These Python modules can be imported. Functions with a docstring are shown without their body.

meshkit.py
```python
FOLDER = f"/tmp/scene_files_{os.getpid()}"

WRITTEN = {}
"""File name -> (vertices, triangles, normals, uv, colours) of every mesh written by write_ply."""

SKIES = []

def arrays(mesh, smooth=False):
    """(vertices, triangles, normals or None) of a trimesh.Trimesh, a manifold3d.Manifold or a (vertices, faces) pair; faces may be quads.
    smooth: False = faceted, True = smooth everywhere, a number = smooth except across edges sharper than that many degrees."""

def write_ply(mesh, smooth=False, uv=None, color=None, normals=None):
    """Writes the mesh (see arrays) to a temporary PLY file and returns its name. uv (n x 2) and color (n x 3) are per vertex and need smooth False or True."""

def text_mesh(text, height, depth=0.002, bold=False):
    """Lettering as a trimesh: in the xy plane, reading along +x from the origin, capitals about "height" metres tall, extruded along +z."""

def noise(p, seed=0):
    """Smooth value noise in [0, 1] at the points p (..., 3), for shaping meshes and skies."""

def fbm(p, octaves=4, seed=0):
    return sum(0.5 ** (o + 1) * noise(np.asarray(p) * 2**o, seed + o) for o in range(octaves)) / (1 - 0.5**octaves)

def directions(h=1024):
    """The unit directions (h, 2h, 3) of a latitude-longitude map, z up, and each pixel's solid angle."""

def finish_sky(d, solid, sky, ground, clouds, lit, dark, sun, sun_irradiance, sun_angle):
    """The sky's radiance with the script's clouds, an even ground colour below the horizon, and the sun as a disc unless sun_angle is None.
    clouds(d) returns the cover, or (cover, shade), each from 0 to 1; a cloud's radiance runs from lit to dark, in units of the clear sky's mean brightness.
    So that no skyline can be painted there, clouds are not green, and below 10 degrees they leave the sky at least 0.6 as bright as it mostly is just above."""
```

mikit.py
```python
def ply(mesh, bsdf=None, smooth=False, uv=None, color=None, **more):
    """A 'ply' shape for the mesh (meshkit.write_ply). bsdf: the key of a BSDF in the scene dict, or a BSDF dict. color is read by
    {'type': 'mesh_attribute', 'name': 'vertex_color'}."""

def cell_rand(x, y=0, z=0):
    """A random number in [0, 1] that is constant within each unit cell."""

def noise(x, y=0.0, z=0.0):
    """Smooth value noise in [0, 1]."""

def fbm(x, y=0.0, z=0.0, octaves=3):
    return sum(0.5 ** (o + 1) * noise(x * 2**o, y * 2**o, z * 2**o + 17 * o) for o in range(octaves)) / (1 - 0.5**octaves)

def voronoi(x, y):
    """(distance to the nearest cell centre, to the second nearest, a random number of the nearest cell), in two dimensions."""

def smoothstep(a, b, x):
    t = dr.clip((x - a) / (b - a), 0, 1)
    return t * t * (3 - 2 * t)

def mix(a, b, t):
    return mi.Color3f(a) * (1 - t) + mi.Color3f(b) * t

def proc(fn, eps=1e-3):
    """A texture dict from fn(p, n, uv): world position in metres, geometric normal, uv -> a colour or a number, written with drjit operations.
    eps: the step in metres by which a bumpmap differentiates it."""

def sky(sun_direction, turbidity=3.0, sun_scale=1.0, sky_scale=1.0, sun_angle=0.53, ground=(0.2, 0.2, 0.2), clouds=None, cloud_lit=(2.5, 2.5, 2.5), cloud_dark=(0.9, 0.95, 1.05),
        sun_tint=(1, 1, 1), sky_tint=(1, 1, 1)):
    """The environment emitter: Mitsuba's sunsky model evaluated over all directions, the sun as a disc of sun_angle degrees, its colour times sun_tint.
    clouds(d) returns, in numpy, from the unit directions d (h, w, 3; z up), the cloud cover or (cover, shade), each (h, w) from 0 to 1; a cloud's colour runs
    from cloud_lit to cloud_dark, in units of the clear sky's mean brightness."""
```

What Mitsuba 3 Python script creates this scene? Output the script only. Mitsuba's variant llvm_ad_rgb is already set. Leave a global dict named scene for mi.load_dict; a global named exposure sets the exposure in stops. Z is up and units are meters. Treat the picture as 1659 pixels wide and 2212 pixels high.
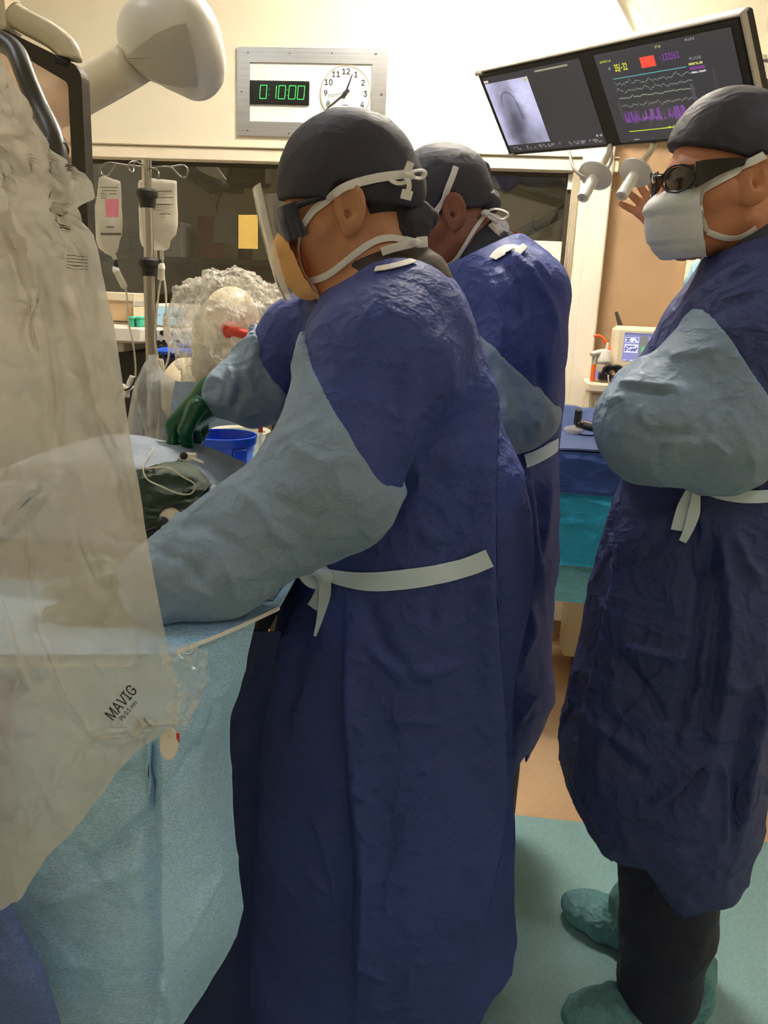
import math, random
import numpy as np
import trimesh
import drjit as dr
import mitsuba as mi
import mikit, meshkit
from mikit import proc, noise, fbm, voronoi, cell_rand, smoothstep, mix
from shapely.geometry import Polygon, box as sbox, Point
random.seed(3)
rng = np.random.default_rng(5)
A_ = np.array
# ------------------------------------------------------------------ camera, lamps, exposure
W, H, F = 1659, 2212, 1800.0
EYE = A_([0, 0, 1.44])
YAW, PITCH, ROLL = np.radians([6.0, 14.6, 2.6])
FW = A_([-np.sin(YAW) * np.cos(PITCH), np.cos(YAW) * np.cos(PITCH), -np.sin(PITCH)])
_r = A_([np.cos(YAW), np.sin(YAW), 0.0])
_u = np.cross(_r, FW)
RT = np.cos(ROLL) * _r + np.sin(ROLL) * _u
UP = -np.sin(ROLL) * _r + np.cos(ROLL) * _u
exposure = 0.0
LAMP_WALL, LAMP_ROOM, FILL_CONTROL = 145.0, 17.0, 10.0
LAMP_TINT, ROOM_TINT = A_([1.0, 0.91, 0.77]), A_([0.88, 0.96, 1.04])
scene, labels = {}, {}
scene["camera"] = {
    "type": "perspective", "fov": float(2 * math.degrees(math.atan(W / 2 / F))), "fov_axis": "x", "near_clip": 0.05, "far_clip": 100.0,
    "to_world": mi.ScalarTransform4f().look_at(origin=EYE.tolist(), target=(EYE + FW).tolist(), up=UP.tolist())}
# ceiling luminaires of the room: (x0, x1, y0, y1, z, radiance)
LAMPS = [(-0.35, 0.35, 2.45, 2.7, LAMP_WALL), (-1.65, -1.47, 0.7, 1.5, LAMP_ROOM), (1.2, 1.38, 0.5, 1.3, LAMP_ROOM), (-0.1, 0.7, -1.3, -1.12, LAMP_ROOM), (-0.80, -0.60, 1.95, 2.15, 60.0)]
CEIL = 2.95
# ------------------------------------------------------------------ helpers: camera geometry


def ray(x, y):
    return FW + RT * (x - W / 2) / F - UP * (y - H / 2) / F


def at(x, y, Y):
    d = ray(x, y)
    return EYE + d * (Y / d[1])


def atz(x, y, z):
    d = ray(x, y)
    return EYE + d * ((z - EYE[2]) / d[2])


def project(P):
    q = np.asarray(P, float) - EYE
    z = q @ FW
    return np.stack([W / 2 + F * (q @ RT) / z, H / 2 - F * (q @ UP) / z], -1)


def pts(*a):
    return A_([at(*p) for p in a])


def lin(r, g, b):
    c = A_([r, g, b], float) / 255
    return np.where(c <= 0.04045, c / 12.92, ((c + 0.055) / 1.055) ** 2.4)


def tup(c):
    return tuple(float(x) for x in c)


def rgb(c):
    return {"type": "rgb", "value": [float(x) for x in c]}


# ------------------------------------------------------------------ helpers: scene entries
used = {}


def numbered(k):
    n = used.get(k, 0)
    used[k] = n + 1
    return k if n == 0 else f"{k}_{n:03d}"


def thing(name, label, cat, group=None, kind=None):
    k = numbered(name)
    labels[k] = {"label": label, "category": cat}
    if group:
        labels[k]["group"] = group
    if kind:
        labels[k]["kind"] = kind
    return k


def struct(name):
    k = numbered(name)
    labels[k] = {"kind": "structure"}
    return k


def put(key, mesh, bsdf, smooth=30, label=None, kind=None, parent=None, **more):
    """One entry of the scene. With a parent the key is parent__key."""
    k = numbered(f"{parent}__{key}") if parent else key
    scene[k] = mikit.ply(mesh, bsdf, smooth, **more)
    if label or kind:
        labels.setdefault(k, {})
        if label:
            labels[k]["label"] = label
        if kind:
            labels[k]["kind"] = kind
    return k


def mat(name, color, rough=0.6, spec=0.4, metal=0.0, bump=None, bscale=0.002, eps=1e-3, two=True, **kw):
    b = {"type": "principled", "base_color": color if isinstance(color, dict) else rgb(color), "roughness": rough, "specular": spec, "metallic": metal, **kw}
    if bump is not None:
        b = {"type": "bumpmap", "arbitrary": proc(bump, eps), "scale": bscale, "bsdf": b}
    scene[name] = {"type": "twosided", "bsdf": b} if two else b


# ------------------------------------------------------------------ helpers: meshes
def cat(*ms):
    ms = [m for m in ms if m is not None]
    return trimesh.util.concatenate([trimesh.Trimesh(*m, process=False) if isinstance(m, tuple) else m for m in ms])


def box(lo, hi, bevel=0.0):
    lo, hi = np.minimum(lo, hi), np.maximum(lo, hi)
    if bevel <= 0:
        m = trimesh.creation.box(hi - lo)
        m.apply_translation((A_(lo) + hi) / 2)
        return m
    bevel = min(bevel, 0.45 * float((A_(hi) - lo).min()))
    p = []
    for sx in (0, 1):
        for sy in (0, 1):
            for sz in (0, 1):
                c = A_([[lo, hi][s][i] for i, s in enumerate((sx, sy, sz))], float)
                s = A_([1 if v == 0 else -1 for v in (sx, sy, sz)]) * bevel
                for k in range(3):
                    q = c + s
                    q[k] = c[k]
                    p.append(q)
    return trimesh.convex.convex_hull(A_(p))


def frame_of(ex, ey, ez, o):
    M = np.eye(4)
    M[:3, 0], M[:3, 1], M[:3, 2], M[:3, 3] = ex, ey, ez, o
    return M


def norm(v):
    v = np.asarray(v, float)
    return v / np.linalg.norm(v)


def moved(m, M):
    m = m.copy()
    m.apply_transform(M)
    return m


def spline(p, n):
    from scipy.interpolate import CubicSpline
    p = np.asarray(p, float)
    t = np.r_[0, np.cumsum(np.linalg.norm(np.diff(p, axis=0), axis=1) + 1e-9)]
    return CubicSpline(t, p)(np.linspace(0, t[-1], n))


def tube(p, r, sides=10, n=None, caps=True):
    p = np.asarray(p, float)
    if n:
        p = spline(p, n)
    r = np.interp(np.linspace(0, 1, len(p)), np.linspace(0, 1, np.size(r)), np.atleast_1d(r))
    t = np.gradient(p, axis=0)
    t /= np.linalg.norm(t, axis=1, keepdims=True) + 1e-12
    a = np.cross(t[0], [0, 0, 1.0] if abs(t[0][2]) < 0.9 else [1.0, 0, 0])
    V, ang = [], np.arange(sides) * 2 * np.pi / sides
    for i in range(len(p)):
        a = norm(a - t[i] * (a @ t[i]))
        b = np.cross(t[i], a)
        V.append(p[i] + r[i] * (np.cos(ang)[:, None] * a + np.sin(ang)[:, None] * b))
    V = np.vstack(V)
    Fc = []
    i, j = np.meshgrid(np.arange(len(p) - 1), np.arange(sides), indexing="ij")
    q = np.stack([i * sides + j, i * sides + (j + 1) % sides, (i + 1) * sides + (j + 1) % sides, (i + 1) * sides + j], -1).reshape(-1, 4)
    Fc = np.vstack([q[:, [0, 1, 2]], q[:, [0, 2, 3]]])
    if caps:
        c0, c1, L = len(V), len(V) + 1, (len(p) - 1) * sides
        V = np.vstack([V, p[:1], p[-1:]])
        k = np.arange(sides)
        Fc = np.vstack([Fc, np.stack([k * 0 + c0, (k + 1) % sides, k], 1), np.stack([k * 0 + c1, L + k, L + (k + 1) % sides], 1)])
    return trimesh.Trimesh(V, Fc, process=False)


def lathe(prof, o, axis=(0, 0, 1), n=32):
    m = trimesh.creation.revolve(A_(prof, float), sections=n)
    z = norm(axis)
    x = norm(np.cross(z, [0, 1, 0] if abs(z[1]) < 0.9 else [1, 0, 0]))
    return moved(m, frame_of(x, np.cross(z, x), z, o))


def sheet(P, thick=0.0):
    """A grid of points (n, m, 3) as a sheet, closed and thick if asked."""
    n, m = P.shape[:2]
    i, j = np.meshgrid(np.arange(n - 1), np.arange(m - 1), indexing="ij")
    q = np.stack([i * m + j, (i + 1) * m + j, (i + 1) * m + j + 1, i * m + j + 1], -1).reshape(-1, 4)
    f = np.vstack([q[:, [0, 1, 2]], q[:, [0, 2, 3]]])
    v = P.reshape(-1, 3)
    if thick <= 0:
        return trimesh.Trimesh(v, f, process=False)
    nn = trimesh.Trimesh(v, f, process=False).vertex_normals
    e = np.r_[np.arange(m), np.arange(1, n) * m + m - 1, (n - 1) * m + np.arange(m - 2, -1, -1), np.arange(n - 2, 0, -1) * m]
    k, N = np.roll(e, -1), n * m
    side = np.vstack([np.stack([e, k, k + N], 1), np.stack([e, k + N, e + N], 1)])
    return trimesh.Trimesh(np.vstack([v, v - nn * thick]), np.vstack([f, f[:, ::-1] + N, side[:, ::-1]]), process=False)


def ribbon(P, N, w, thick=0.0012, n=None):
    """A flat strip along P whose faces look along N."""
    P = np.asarray(P, float)
    N = np.broadcast_to(np.asarray(N, float), P.shape)
    if n:
        PN = spline(np.hstack([P, N * 1e-4]), n)
        P, N = PN[:, :3], PN[:, 3:] * 1e4
    w = np.interp(np.linspace(0, 1, len(P)), np.linspace(0, 1, np.size(w)), np.atleast_1d(w))
    t = np.gradient(P, axis=0)
    s = np.cross(t, N)
    s /= np.linalg.norm(s, axis=1, keepdims=True) + 1e-12
    nn = np.cross(s, t)
    nn /= np.linalg.norm(nn, axis=1, keepdims=True) + 1e-12
    ks = np.linspace(-0.5, 0.5, 4)
    G = np.stack([P + s * (w * k)[:, None] - nn * (abs(k) * 2) ** 2 * 0.0006 for k in ks], 1)
    return sheet(G, thick)


# ------------------------------------------------------------------ helpers: implicit shapes and their surfaces
def smin(a, b, k):
    h = np.clip(0.5 + 0.5 * (b - a) / k, 0, 1)
    return b * (1 - h) + a * h - k * h * (1 - h)


def cap(p, a, b, ra, rb=None):
    rb = ra if rb is None else rb
    a, b = A_(a, float), A_(b, float)
    ab = b - a
    t = np.clip((p - a) @ ab / (ab @ ab + 1e-12), 0, 1)
    return np.linalg.norm(p - a - t[:, None] * ab, axis=1) - (ra + (rb - ra) * t)


def ell(p, c, r):
    q = (p - A_(c, float)) / A_(r, float)
    k0 = np.linalg.norm(q, axis=1)
    return k0 * (k0 - 1) / (np.linalg.norm(q / A_(r, float), axis=1) + 1e-9)


def chain(p, J, k=0.02):
    """Tapered limbs through joints [(point, radius), ...]."""
    d = None
    for (a, ra), (b, rb) in zip(J[:-1], J[1:]):
        e = cap(p, a, b, ra, rb)
        d = e if d is None else smin(d, e, k)
    return d


def surface(fn, lo, hi, h, margin=1.5):
    """Surface nets of fn < 0, evaluated only near the surface."""
    lo, hi = A_(lo, float), A_(hi, float)
    B = 4
    nb = np.maximum(np.ceil((hi - lo) / (h * B)).astype(int), 2)
    n = nb * B
    bc = [lo[k] + (np.arange(nb[k]) * B + (B - 1) / 2) * h for k in range(3)]
    C = np.stack(np.meshgrid(*bc, indexing="ij"), -1).reshape(-1, 3)
    dc = np.concatenate([fn(c) for c in np.array_split(C, max(1, len(C) // 200000))])
    D = np.repeat(np.repeat(np.repeat(dc.reshape(nb), B, 0), B, 1), B, 2)
    near = np.repeat(np.repeat(np.repeat((np.abs(dc) < h * B * margin).reshape(nb), B, 0), B, 1), B, 2)
    ijk = np.argwhere(near)
    P = lo + ijk * h
    D[near] = np.concatenate([fn(c) for c in np.array_split(P, max(1, len(P) // 200000))])
    S = D < 0
    S2 = [S[a:n[0] - 1 + a, b:n[1] - 1 + b, c:n[2] - 1 + c] for a in (0, 1) for b in (0, 1) for c in (0, 1)]
    cnt = sum(s.astype(np.int8) for s in S2)
    act = np.argwhere((cnt > 0) & (cnt < 8))
    idx = -np.ones(n - 1, int)
    idx[tuple(act.T)] = np.arange(len(act))
    acc, num = np.zeros((len(act), 3)), np.zeros((len(act), 1))
    corners = A_([(a, b, c) for a in (0, 1) for b in (0, 1) for c in (0, 1)])
    for i in range(8):
        for k in range(3):
            if corners[i][k] == 0:
                o0 = corners[i]
                o1 = o0.copy()
                o1[k] = 1
                d0, d1 = D[tuple((act + o0).T)], D[tuple((act + o1).T)]
                x = (d0 < 0) != (d1 < 0)
                t = (d0 / np.where(x, d0 - d1, 1))[:, None]
                acc += np.where(x[:, None], o0 + (o1 - o0) * t, 0)
                num += x[:, None]
    V = lo + (act + acc / np.maximum(num, 1)) * h
    Q = []
    for k in range(3):
        u, v = (k + 1) % 3, (k + 2) % 3
        sl0, sl1 = [slice(None)] * 3, [slice(None)] * 3
        sl0[k], sl1[k] = slice(0, -1), slice(1, None)
        e = np.argwhere(S[tuple(sl0)] != S[tuple(sl1)])
        e = e[(e[:, u] > 0) & (e[:, v] > 0) & (e[:, u] < n[u] - 1) & (e[:, v] < n[v] - 1)]
        ins = S[tuple(e.T)]
        du, dv = np.eye(3, dtype=int)[u], np.eye(3, dtype=int)[v]
        q = np.stack([idx[tuple((e - du - dv).T)], idx[tuple((e - dv).T)], idx[tuple(e.T)], idx[tuple((e - du).T)]], 1)
        Q.append(np.where(ins[:, None], q, q[:, ::-1]))
    Q = np.vstack(Q)
    Q = Q[(Q >= 0).all(1)]
    return trimesh.Trimesh(V, np.vstack([Q[:, [0, 1, 2]], Q[:, [0, 2, 3]]]), process=False)


def relax(m, it=4):
    """Taubin smoothing with even weights."""
    from scipy.sparse import coo_matrix
    e, n = m.edges_unique, len(m.vertices)
    L = coo_matrix((np.ones(2 * len(e)), (np.r_[e[:, 0], e[:, 1]], np.r_[e[:, 1], e[:, 0]])), shape=(n, n)).tocsr()
    deg = np.maximum(np.asarray(L.sum(1)), 1)
    v = A_(m.vertices)
    for _ in range(it):
        v = v + 0.5 * (L @ v / deg - v)
        v = v - 0.52 * (L @ v / deg - v)
    m.vertices = v
    return m


def half(p, plane):
    """Signed distance to a plane (point, normal): positive on the normal's side."""
    return (p - plane[0]) @ plane[1]


def cut(a, b, Y, side, lean=0.0):
    """A plane through two points of the picture at depth Y, running straight into the room; its normal points to the side of the third point."""
    Aw, Bw, Sw = at(*a, Y), at(*b, Y), at(*side, Y)
    n = norm(np.cross(Bw - Aw, A_([lean, 1.0, 0])))
    return Aw, n * np.sign((Sw - Aw) @ n)


def loft(rows):
    """An upright tube of elliptic sections given as (row, left, right, half depth, Y) from top to bottom."""
    z, cx, a, b, cy = [], [], [], [], []
    for y, L, R, bb, Y in rows:
        l, r = at(L, y, Y), at(R, y, Y)
        z.append((l[2] + r[2]) / 2), cx.append((l[0] + r[0]) / 2), a.append((r[0] - l[0]) / 2), b.append(bb), cy.append(Y)
    z, cx, a, b, cy = (A_(v)[::-1] for v in (z, cx, a, b, cy))

    def fn(p):
        A, Bd = np.interp(p[:, 2], z, a), np.interp(p[:, 2], z, b)
        q = np.hypot((p[:, 0] - np.interp(p[:, 2], z, cx)) / A, (p[:, 1] - np.interp(p[:, 2], z, cy)) / Bd)
        d = (q - 1) * np.minimum(A, Bd)
        return np.maximum(np.maximum(d, p[:, 2] - z[-1]), z[0] - p[:, 2])
    return fn


def fold(m, amp=0.006, scale=(8, 8, 1.6), seed=0, sharp=0.0, mask=None, ridge=(9, 9, 7)):
    """Cloth folds: displaces the mesh along its normals by stretched noise; sharp adds creased ridges."""
    v, nn = m.vertices, m.vertex_normals
    d = amp * (meshkit.fbm(v * A_(scale), 3, seed) - 0.5) * 2
    if sharp:
        r = 1 - np.abs(meshkit.fbm(v * A_(ridge) + 3.1, 3, seed + 7) - 0.5) * 6
        d += sharp * np.clip(r, 0, 1) ** 2
    if mask is not None:
        d *= mask(v)
    m.vertices = v + nn * d[:, None]
    return m


def creases(m, lines, width=9):
    """Folds seen in the photograph: lines [(amp, kind, [(x, y), ...])]. kind 'r' is a ridge or groove, 's' a step, raised to the left of the line's way."""
    v, nn = m.vertices, m.vertex_normals
    face = np.clip(-(norm_rows(v - EYE) * nn).sum(1) * 3, 0, 1)
    q = project(v)
    d = np.zeros(len(v))
    for amp, kind, L, *w in lines:
        wd = w[0] if w else width
        L = A_(L, float)
        best, sign, tt = np.full(len(v), 1e9), np.zeros(len(v)), np.zeros(len(v))
        seg = np.linalg.norm(np.diff(L, axis=0), axis=1)
        acc = np.r_[0, np.cumsum(seg)] / seg.sum()
        for i, (a, b) in enumerate(zip(L[:-1], L[1:])):
            ab = b - a
            t = np.clip((q - a) @ ab / (ab @ ab), 0, 1)
            e = q - a - t[:, None] * ab
            dist = np.hypot(*e.T)
            s = np.sign(ab[0] * e[:, 1] - ab[1] * e[:, 0])
            c = dist < best
            best, sign, tt = np.where(c, dist, best), np.where(c, s, sign), np.where(c, acc[i] + t * (acc[i + 1] - acc[i]), tt)
        env = np.clip(np.minimum(tt, 1 - tt) * 6 + 0.15, 0, 1)
        if kind == "r":
            d += amp * env * np.exp(-((best / wd) ** 2))
        else:
            s = best * sign
            d += amp * env * -np.tanh(s / (wd * 0.45)) * np.exp(-((s / (wd * 4)) ** 2))
    m.vertices = v + nn * (d * face)[:, None]
    return m


def norm_rows(v):
    return v / (np.linalg.norm(v, axis=1, keepdims=True) + 1e-12)


def cast(meshes, px, off=0.003):
    """Points (and normals) where the sight lines through these pixels first meet the meshes; a miss takes its neighbours' distance."""
    T = np.vstack([m.triangles for m in meshes])
    q = [project(T[:, k]) for k in range(3)]
    lo, hi = np.minimum(np.minimum(q[0], q[1]), q[2]), np.maximum(np.maximum(q[0], q[1]), q[2])
    ts, ns = [], []
    for x, y in px:
        c = T[(lo[:, 0] <= x) & (hi[:, 0] >= x) & (lo[:, 1] <= y) & (hi[:, 1] >= y)]
        d = ray(x, y)
        e1, e2 = c[:, 1] - c[:, 0], c[:, 2] - c[:, 0]
        h = np.cross(d, e2)
        det = (e1 * h).sum(1)
        det = np.where(np.abs(det) < 1e-14, 1e-14, det)
        s = EYE - c[:, 0]
        u = (s * h).sum(1) / det
        qq = np.cross(s, e1)
        vv = (qq @ d) / det
        t = (e2 * qq).sum(1) / det
        ok = (u >= -1e-4) & (vv >= -1e-4) & (u + vv <= 1.0001) & (t > 0.05)
        if ok.any():
            i = np.argmin(np.where(ok, t, 9e9))
            n = norm(np.cross(e1[i], e2[i]) + 1e-15)
            ts.append(t[i]), ns.append(n * -np.sign(n @ d))
        else:
            ts.append(np.nan), ns.append(-norm(d))
    ts = A_(ts)
    k = np.arange(len(ts))
    good = ~np.isnan(ts)
    ts = np.interp(k, k[good], ts[good])
    P = A_([EYE + ray(x, y) * t for (x, y), t in zip(px, ts)])
    N = A_(ns)
    if len(N) > 2:
        N[1:-1] = norm_rows(N[:-2] + N[1:-1] * 2 + N[2:])
    return P + N * off, N


def strap(meshes, px, w, off=0.004, n=None, dense=24):
    """A ribbon laid along a path of the picture on the meshes it lies on."""
    p = spline(A_(px, float), dense) if len(px) > 2 else np.linspace(px[0], px[1], dense)
    P, N = cast(meshes, p, off)
    for _ in range(3):
        P[1:-1] = (P[:-2] + 2 * P[1:-1] + P[2:]) / 4
    return ribbon(P, N, w)


def place(kind, h, o, ex, ez, depth=0.0006, bold=False, width=None):
    """Flat lettering whose lower left corner is o, reading along ex with its top along ez."""
    m = meshkit.text_mesh(kind, h, depth, bold)
    if width:
        m.apply_scale([width / (m.bounds[1][0] - m.bounds[0][0]), 1, 1])
    ex = norm(ex)
    ez = norm(ez - ex * (A_(ez) @ ex))
    return moved(m, frame_of(ex, ez, np.cross(ex, ez), o))
# ------------------------------------------------------------------ materials


def crinkle(p, n, uv):
    a = 1 - dr.abs(2 * fbm(p.x * 17, p.y * 17, p.z * 11, 2) - 1)
    b = 1 - dr.abs(2 * fbm(p.x * 41 + 5, p.y * 41, p.z * 33, 2) - 1)
    return dr.clip(0.55 * a * a * a * a + 0.3 * b * b * b + 0.15 * noise(p.x * 260, p.y * 260, p.z * 260), 0, 1)


def weave(c0, c1, f=420, amt=1.0):
    def fn(p, n, uv):
        g = noise(p.x * f, p.y * f, p.z * f) * 0.5 + 0.5 * fbm(p.x * 6, p.y * 6, p.z * 6, 2)
        return mix(tup(c0), tup(c1), smoothstep(0.25, 0.75, g))
    return proc(fn)


def crumple(p, n, uv):
    a = 1 - dr.abs(2 * fbm(p.x * 23, p.y * 23, p.z * 15, 3) - 1)
    b = 1 - dr.abs(2 * fbm(p.x * 60 + 9, p.y * 60, p.z * 40, 2) - 1)
    return dr.clip(0.6 * a * a * a + 0.4 * b * b * b, 0, 1)


def cloth(name, c, rough=0.62, var=0.14, b=0.010, spec=0.35, grain=420):
    c = A_(c)
    mat(name, weave(c * (1 - var), np.minimum(c * (1 + var), 1), grain), rough, spec, bump=crinkle, bscale=b, eps=1.5e-3, sheen=0.3)


mat("wall_paint", rgb(lin(232, 222, 196)), 0.7, 0.25)
mat("wall_white", rgb(lin(240, 232, 212)), 0.5, 0.3)
mat("trim_cream", rgb(lin(236, 222, 196)), 0.4, 0.4)
mat("trim_grey", rgb(lin(176, 164, 140)), 0.4, 0.4)
mat("door_tan", rgb(lin(172, 142, 108)), 0.45, 0.4)
mat("gasket", rgb(lin(50, 44, 34)), 0.5)
mat("ceiling_paint", rgb(lin(225, 222, 212)), 0.8, 0.2)


def floor_tan_fn(p, n, uv):
    return mix(tup(lin(186, 152, 118)), tup(lin(202, 170, 134)), dr.clip(0.5 * noise(p.x * 300, p.y * 300) + 0.5 * fbm(p.x * 5, p.y * 5), 0, 1))


def floor_teal_fn(p, n, uv):
    return mix(tup(lin(120, 156, 160)), tup(lin(142, 180, 182)), dr.clip(0.55 * noise(p.x * 330, p.y * 330) + 0.45 * fbm(p.x * 4, p.y * 4), 0, 1))


mat("vinyl_tan", proc(floor_tan_fn), 0.42, 0.4)
mat("vinyl_teal", proc(floor_teal_fn), 0.42, 0.4)
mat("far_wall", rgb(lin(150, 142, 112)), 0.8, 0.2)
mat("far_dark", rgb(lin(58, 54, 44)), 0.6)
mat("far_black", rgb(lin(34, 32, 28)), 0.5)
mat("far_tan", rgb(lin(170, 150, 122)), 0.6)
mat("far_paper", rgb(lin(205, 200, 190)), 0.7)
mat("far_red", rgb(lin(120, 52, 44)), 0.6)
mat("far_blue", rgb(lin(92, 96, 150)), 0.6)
mat("steel", rgb([0.56, 0.54, 0.50]), 0.14, 0.5, 1.0)
mat("steel_dark", rgb([0.36, 0.34, 0.31]), 0.16, 0.5, 1.0)


def brushed(p, n, uv):
    return mix((0.47, 0.45, 0.41), (0.60, 0.57, 0.52), noise(p.x * 3 + 5, p.y * 3, p.z * 420))


mat("steel_brushed", proc(brushed), 0.33, 0.5, 1.0)
mat("black_plastic", rgb(lin(30, 28, 26)), 0.45)
mat("dark_plastic", rgb(lin(58, 54, 46)), 0.4)
mat("black_gloss", rgb(lin(26, 25, 26)), 0.12, 0.5)
mat("white_plastic", rgb(lin(226, 220, 206)), 0.35, 0.5)
mat("cream_plastic", rgb(lin(226, 212, 182)), 0.35, 0.5)
mat("grey_plastic", rgb(lin(186, 178, 162)), 0.4, 0.5)
mat("white_paper", rgb(lin(240, 236, 226)), 0.8, 0.2)
mat("yellow_paper", rgb(lin(206, 172, 92)), 0.8, 0.2)
mat("ink", rgb(lin(52, 50, 46)), 0.7, 0.2)
mat("blue_plastic", rgb(lin(36, 84, 190)), 0.3, 0.5)
mat("navy_plastic", rgb(lin(44, 42, 84)), 0.4)
mat("slate_plastic", rgb(lin(84, 92, 118)), 0.5)
mat("mint_plastic", rgb(lin(84, 198, 160)), 0.4)
mat("red_plastic", rgb(lin(200, 62, 40)), 0.35)
mat("orange_plastic", rgb(lin(236, 104, 40)), 0.35)
mat("kraft", rgb(lin(196, 164, 128)), 0.8, 0.2)
mat("basin_blue", rgb(lin(20, 58, 160)), 0.25, 0.5)
mat("purple_cover", rgb(lin(150, 140, 190)), 0.4)
scene["glass_pane"] = {"type": "thindielectric", "int_ior": 1.5}
mat("shield_glass", rgb([0.8, 0.7, 0.6]), 0.1)
scene["acrylic"] = {"type": "blendbsdf", "weight": 0.2, "bsdf_0": {"type": "thindielectric", "int_ior": 1.5, "specular_transmittance": rgb([0.92, 0.84, 0.80])},
                    "bsdf_1": {"type": "principledthin", "base_color": rgb(lin(205, 176, 152)), "roughness": 0.4, "diff_trans": 1.2}}


scene["visor_film"] = {"type": "blendbsdf", "weight": 0.10, "bsdf_0": {"type": "thindielectric", "int_ior": 1.5},
                       "bsdf_1": {"type": "principledthin", "base_color": rgb(lin(225, 220, 205)), "roughness": 0.2, "diff_trans": 1.0}}


def film(name, c, w0, w1, b=0.006, rough=0.13, f=5.0, trans=0.5, edge=None):
    def wt(p, n, uv):
        w = w0 + (w1 - w0) * smoothstep(0.3, 0.7, fbm(p.x * f, p.y * f, p.z * f * 0.5, 3))
        if edge:
            w = w * (edge[0] + (1 - edge[0]) * smoothstep(0.0, edge[1], -0.195 - 0.155 * (p.z - 0.98) - p.x))
        return mi.Float(w)
    scene[name] = {"type": "blendbsdf", "weight": proc(wt), "bsdf_0": {"type": "thindielectric", "int_ior": 1.4},
                   "bsdf_1": {"type": "bumpmap", "arbitrary": proc(crumple, 1.5e-3), "scale": b,
                              "bsdf": {"type": "principledthin", "base_color": rgb(c), "roughness": rough, "diff_trans": trans, "eta": 1.9}}}


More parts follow.
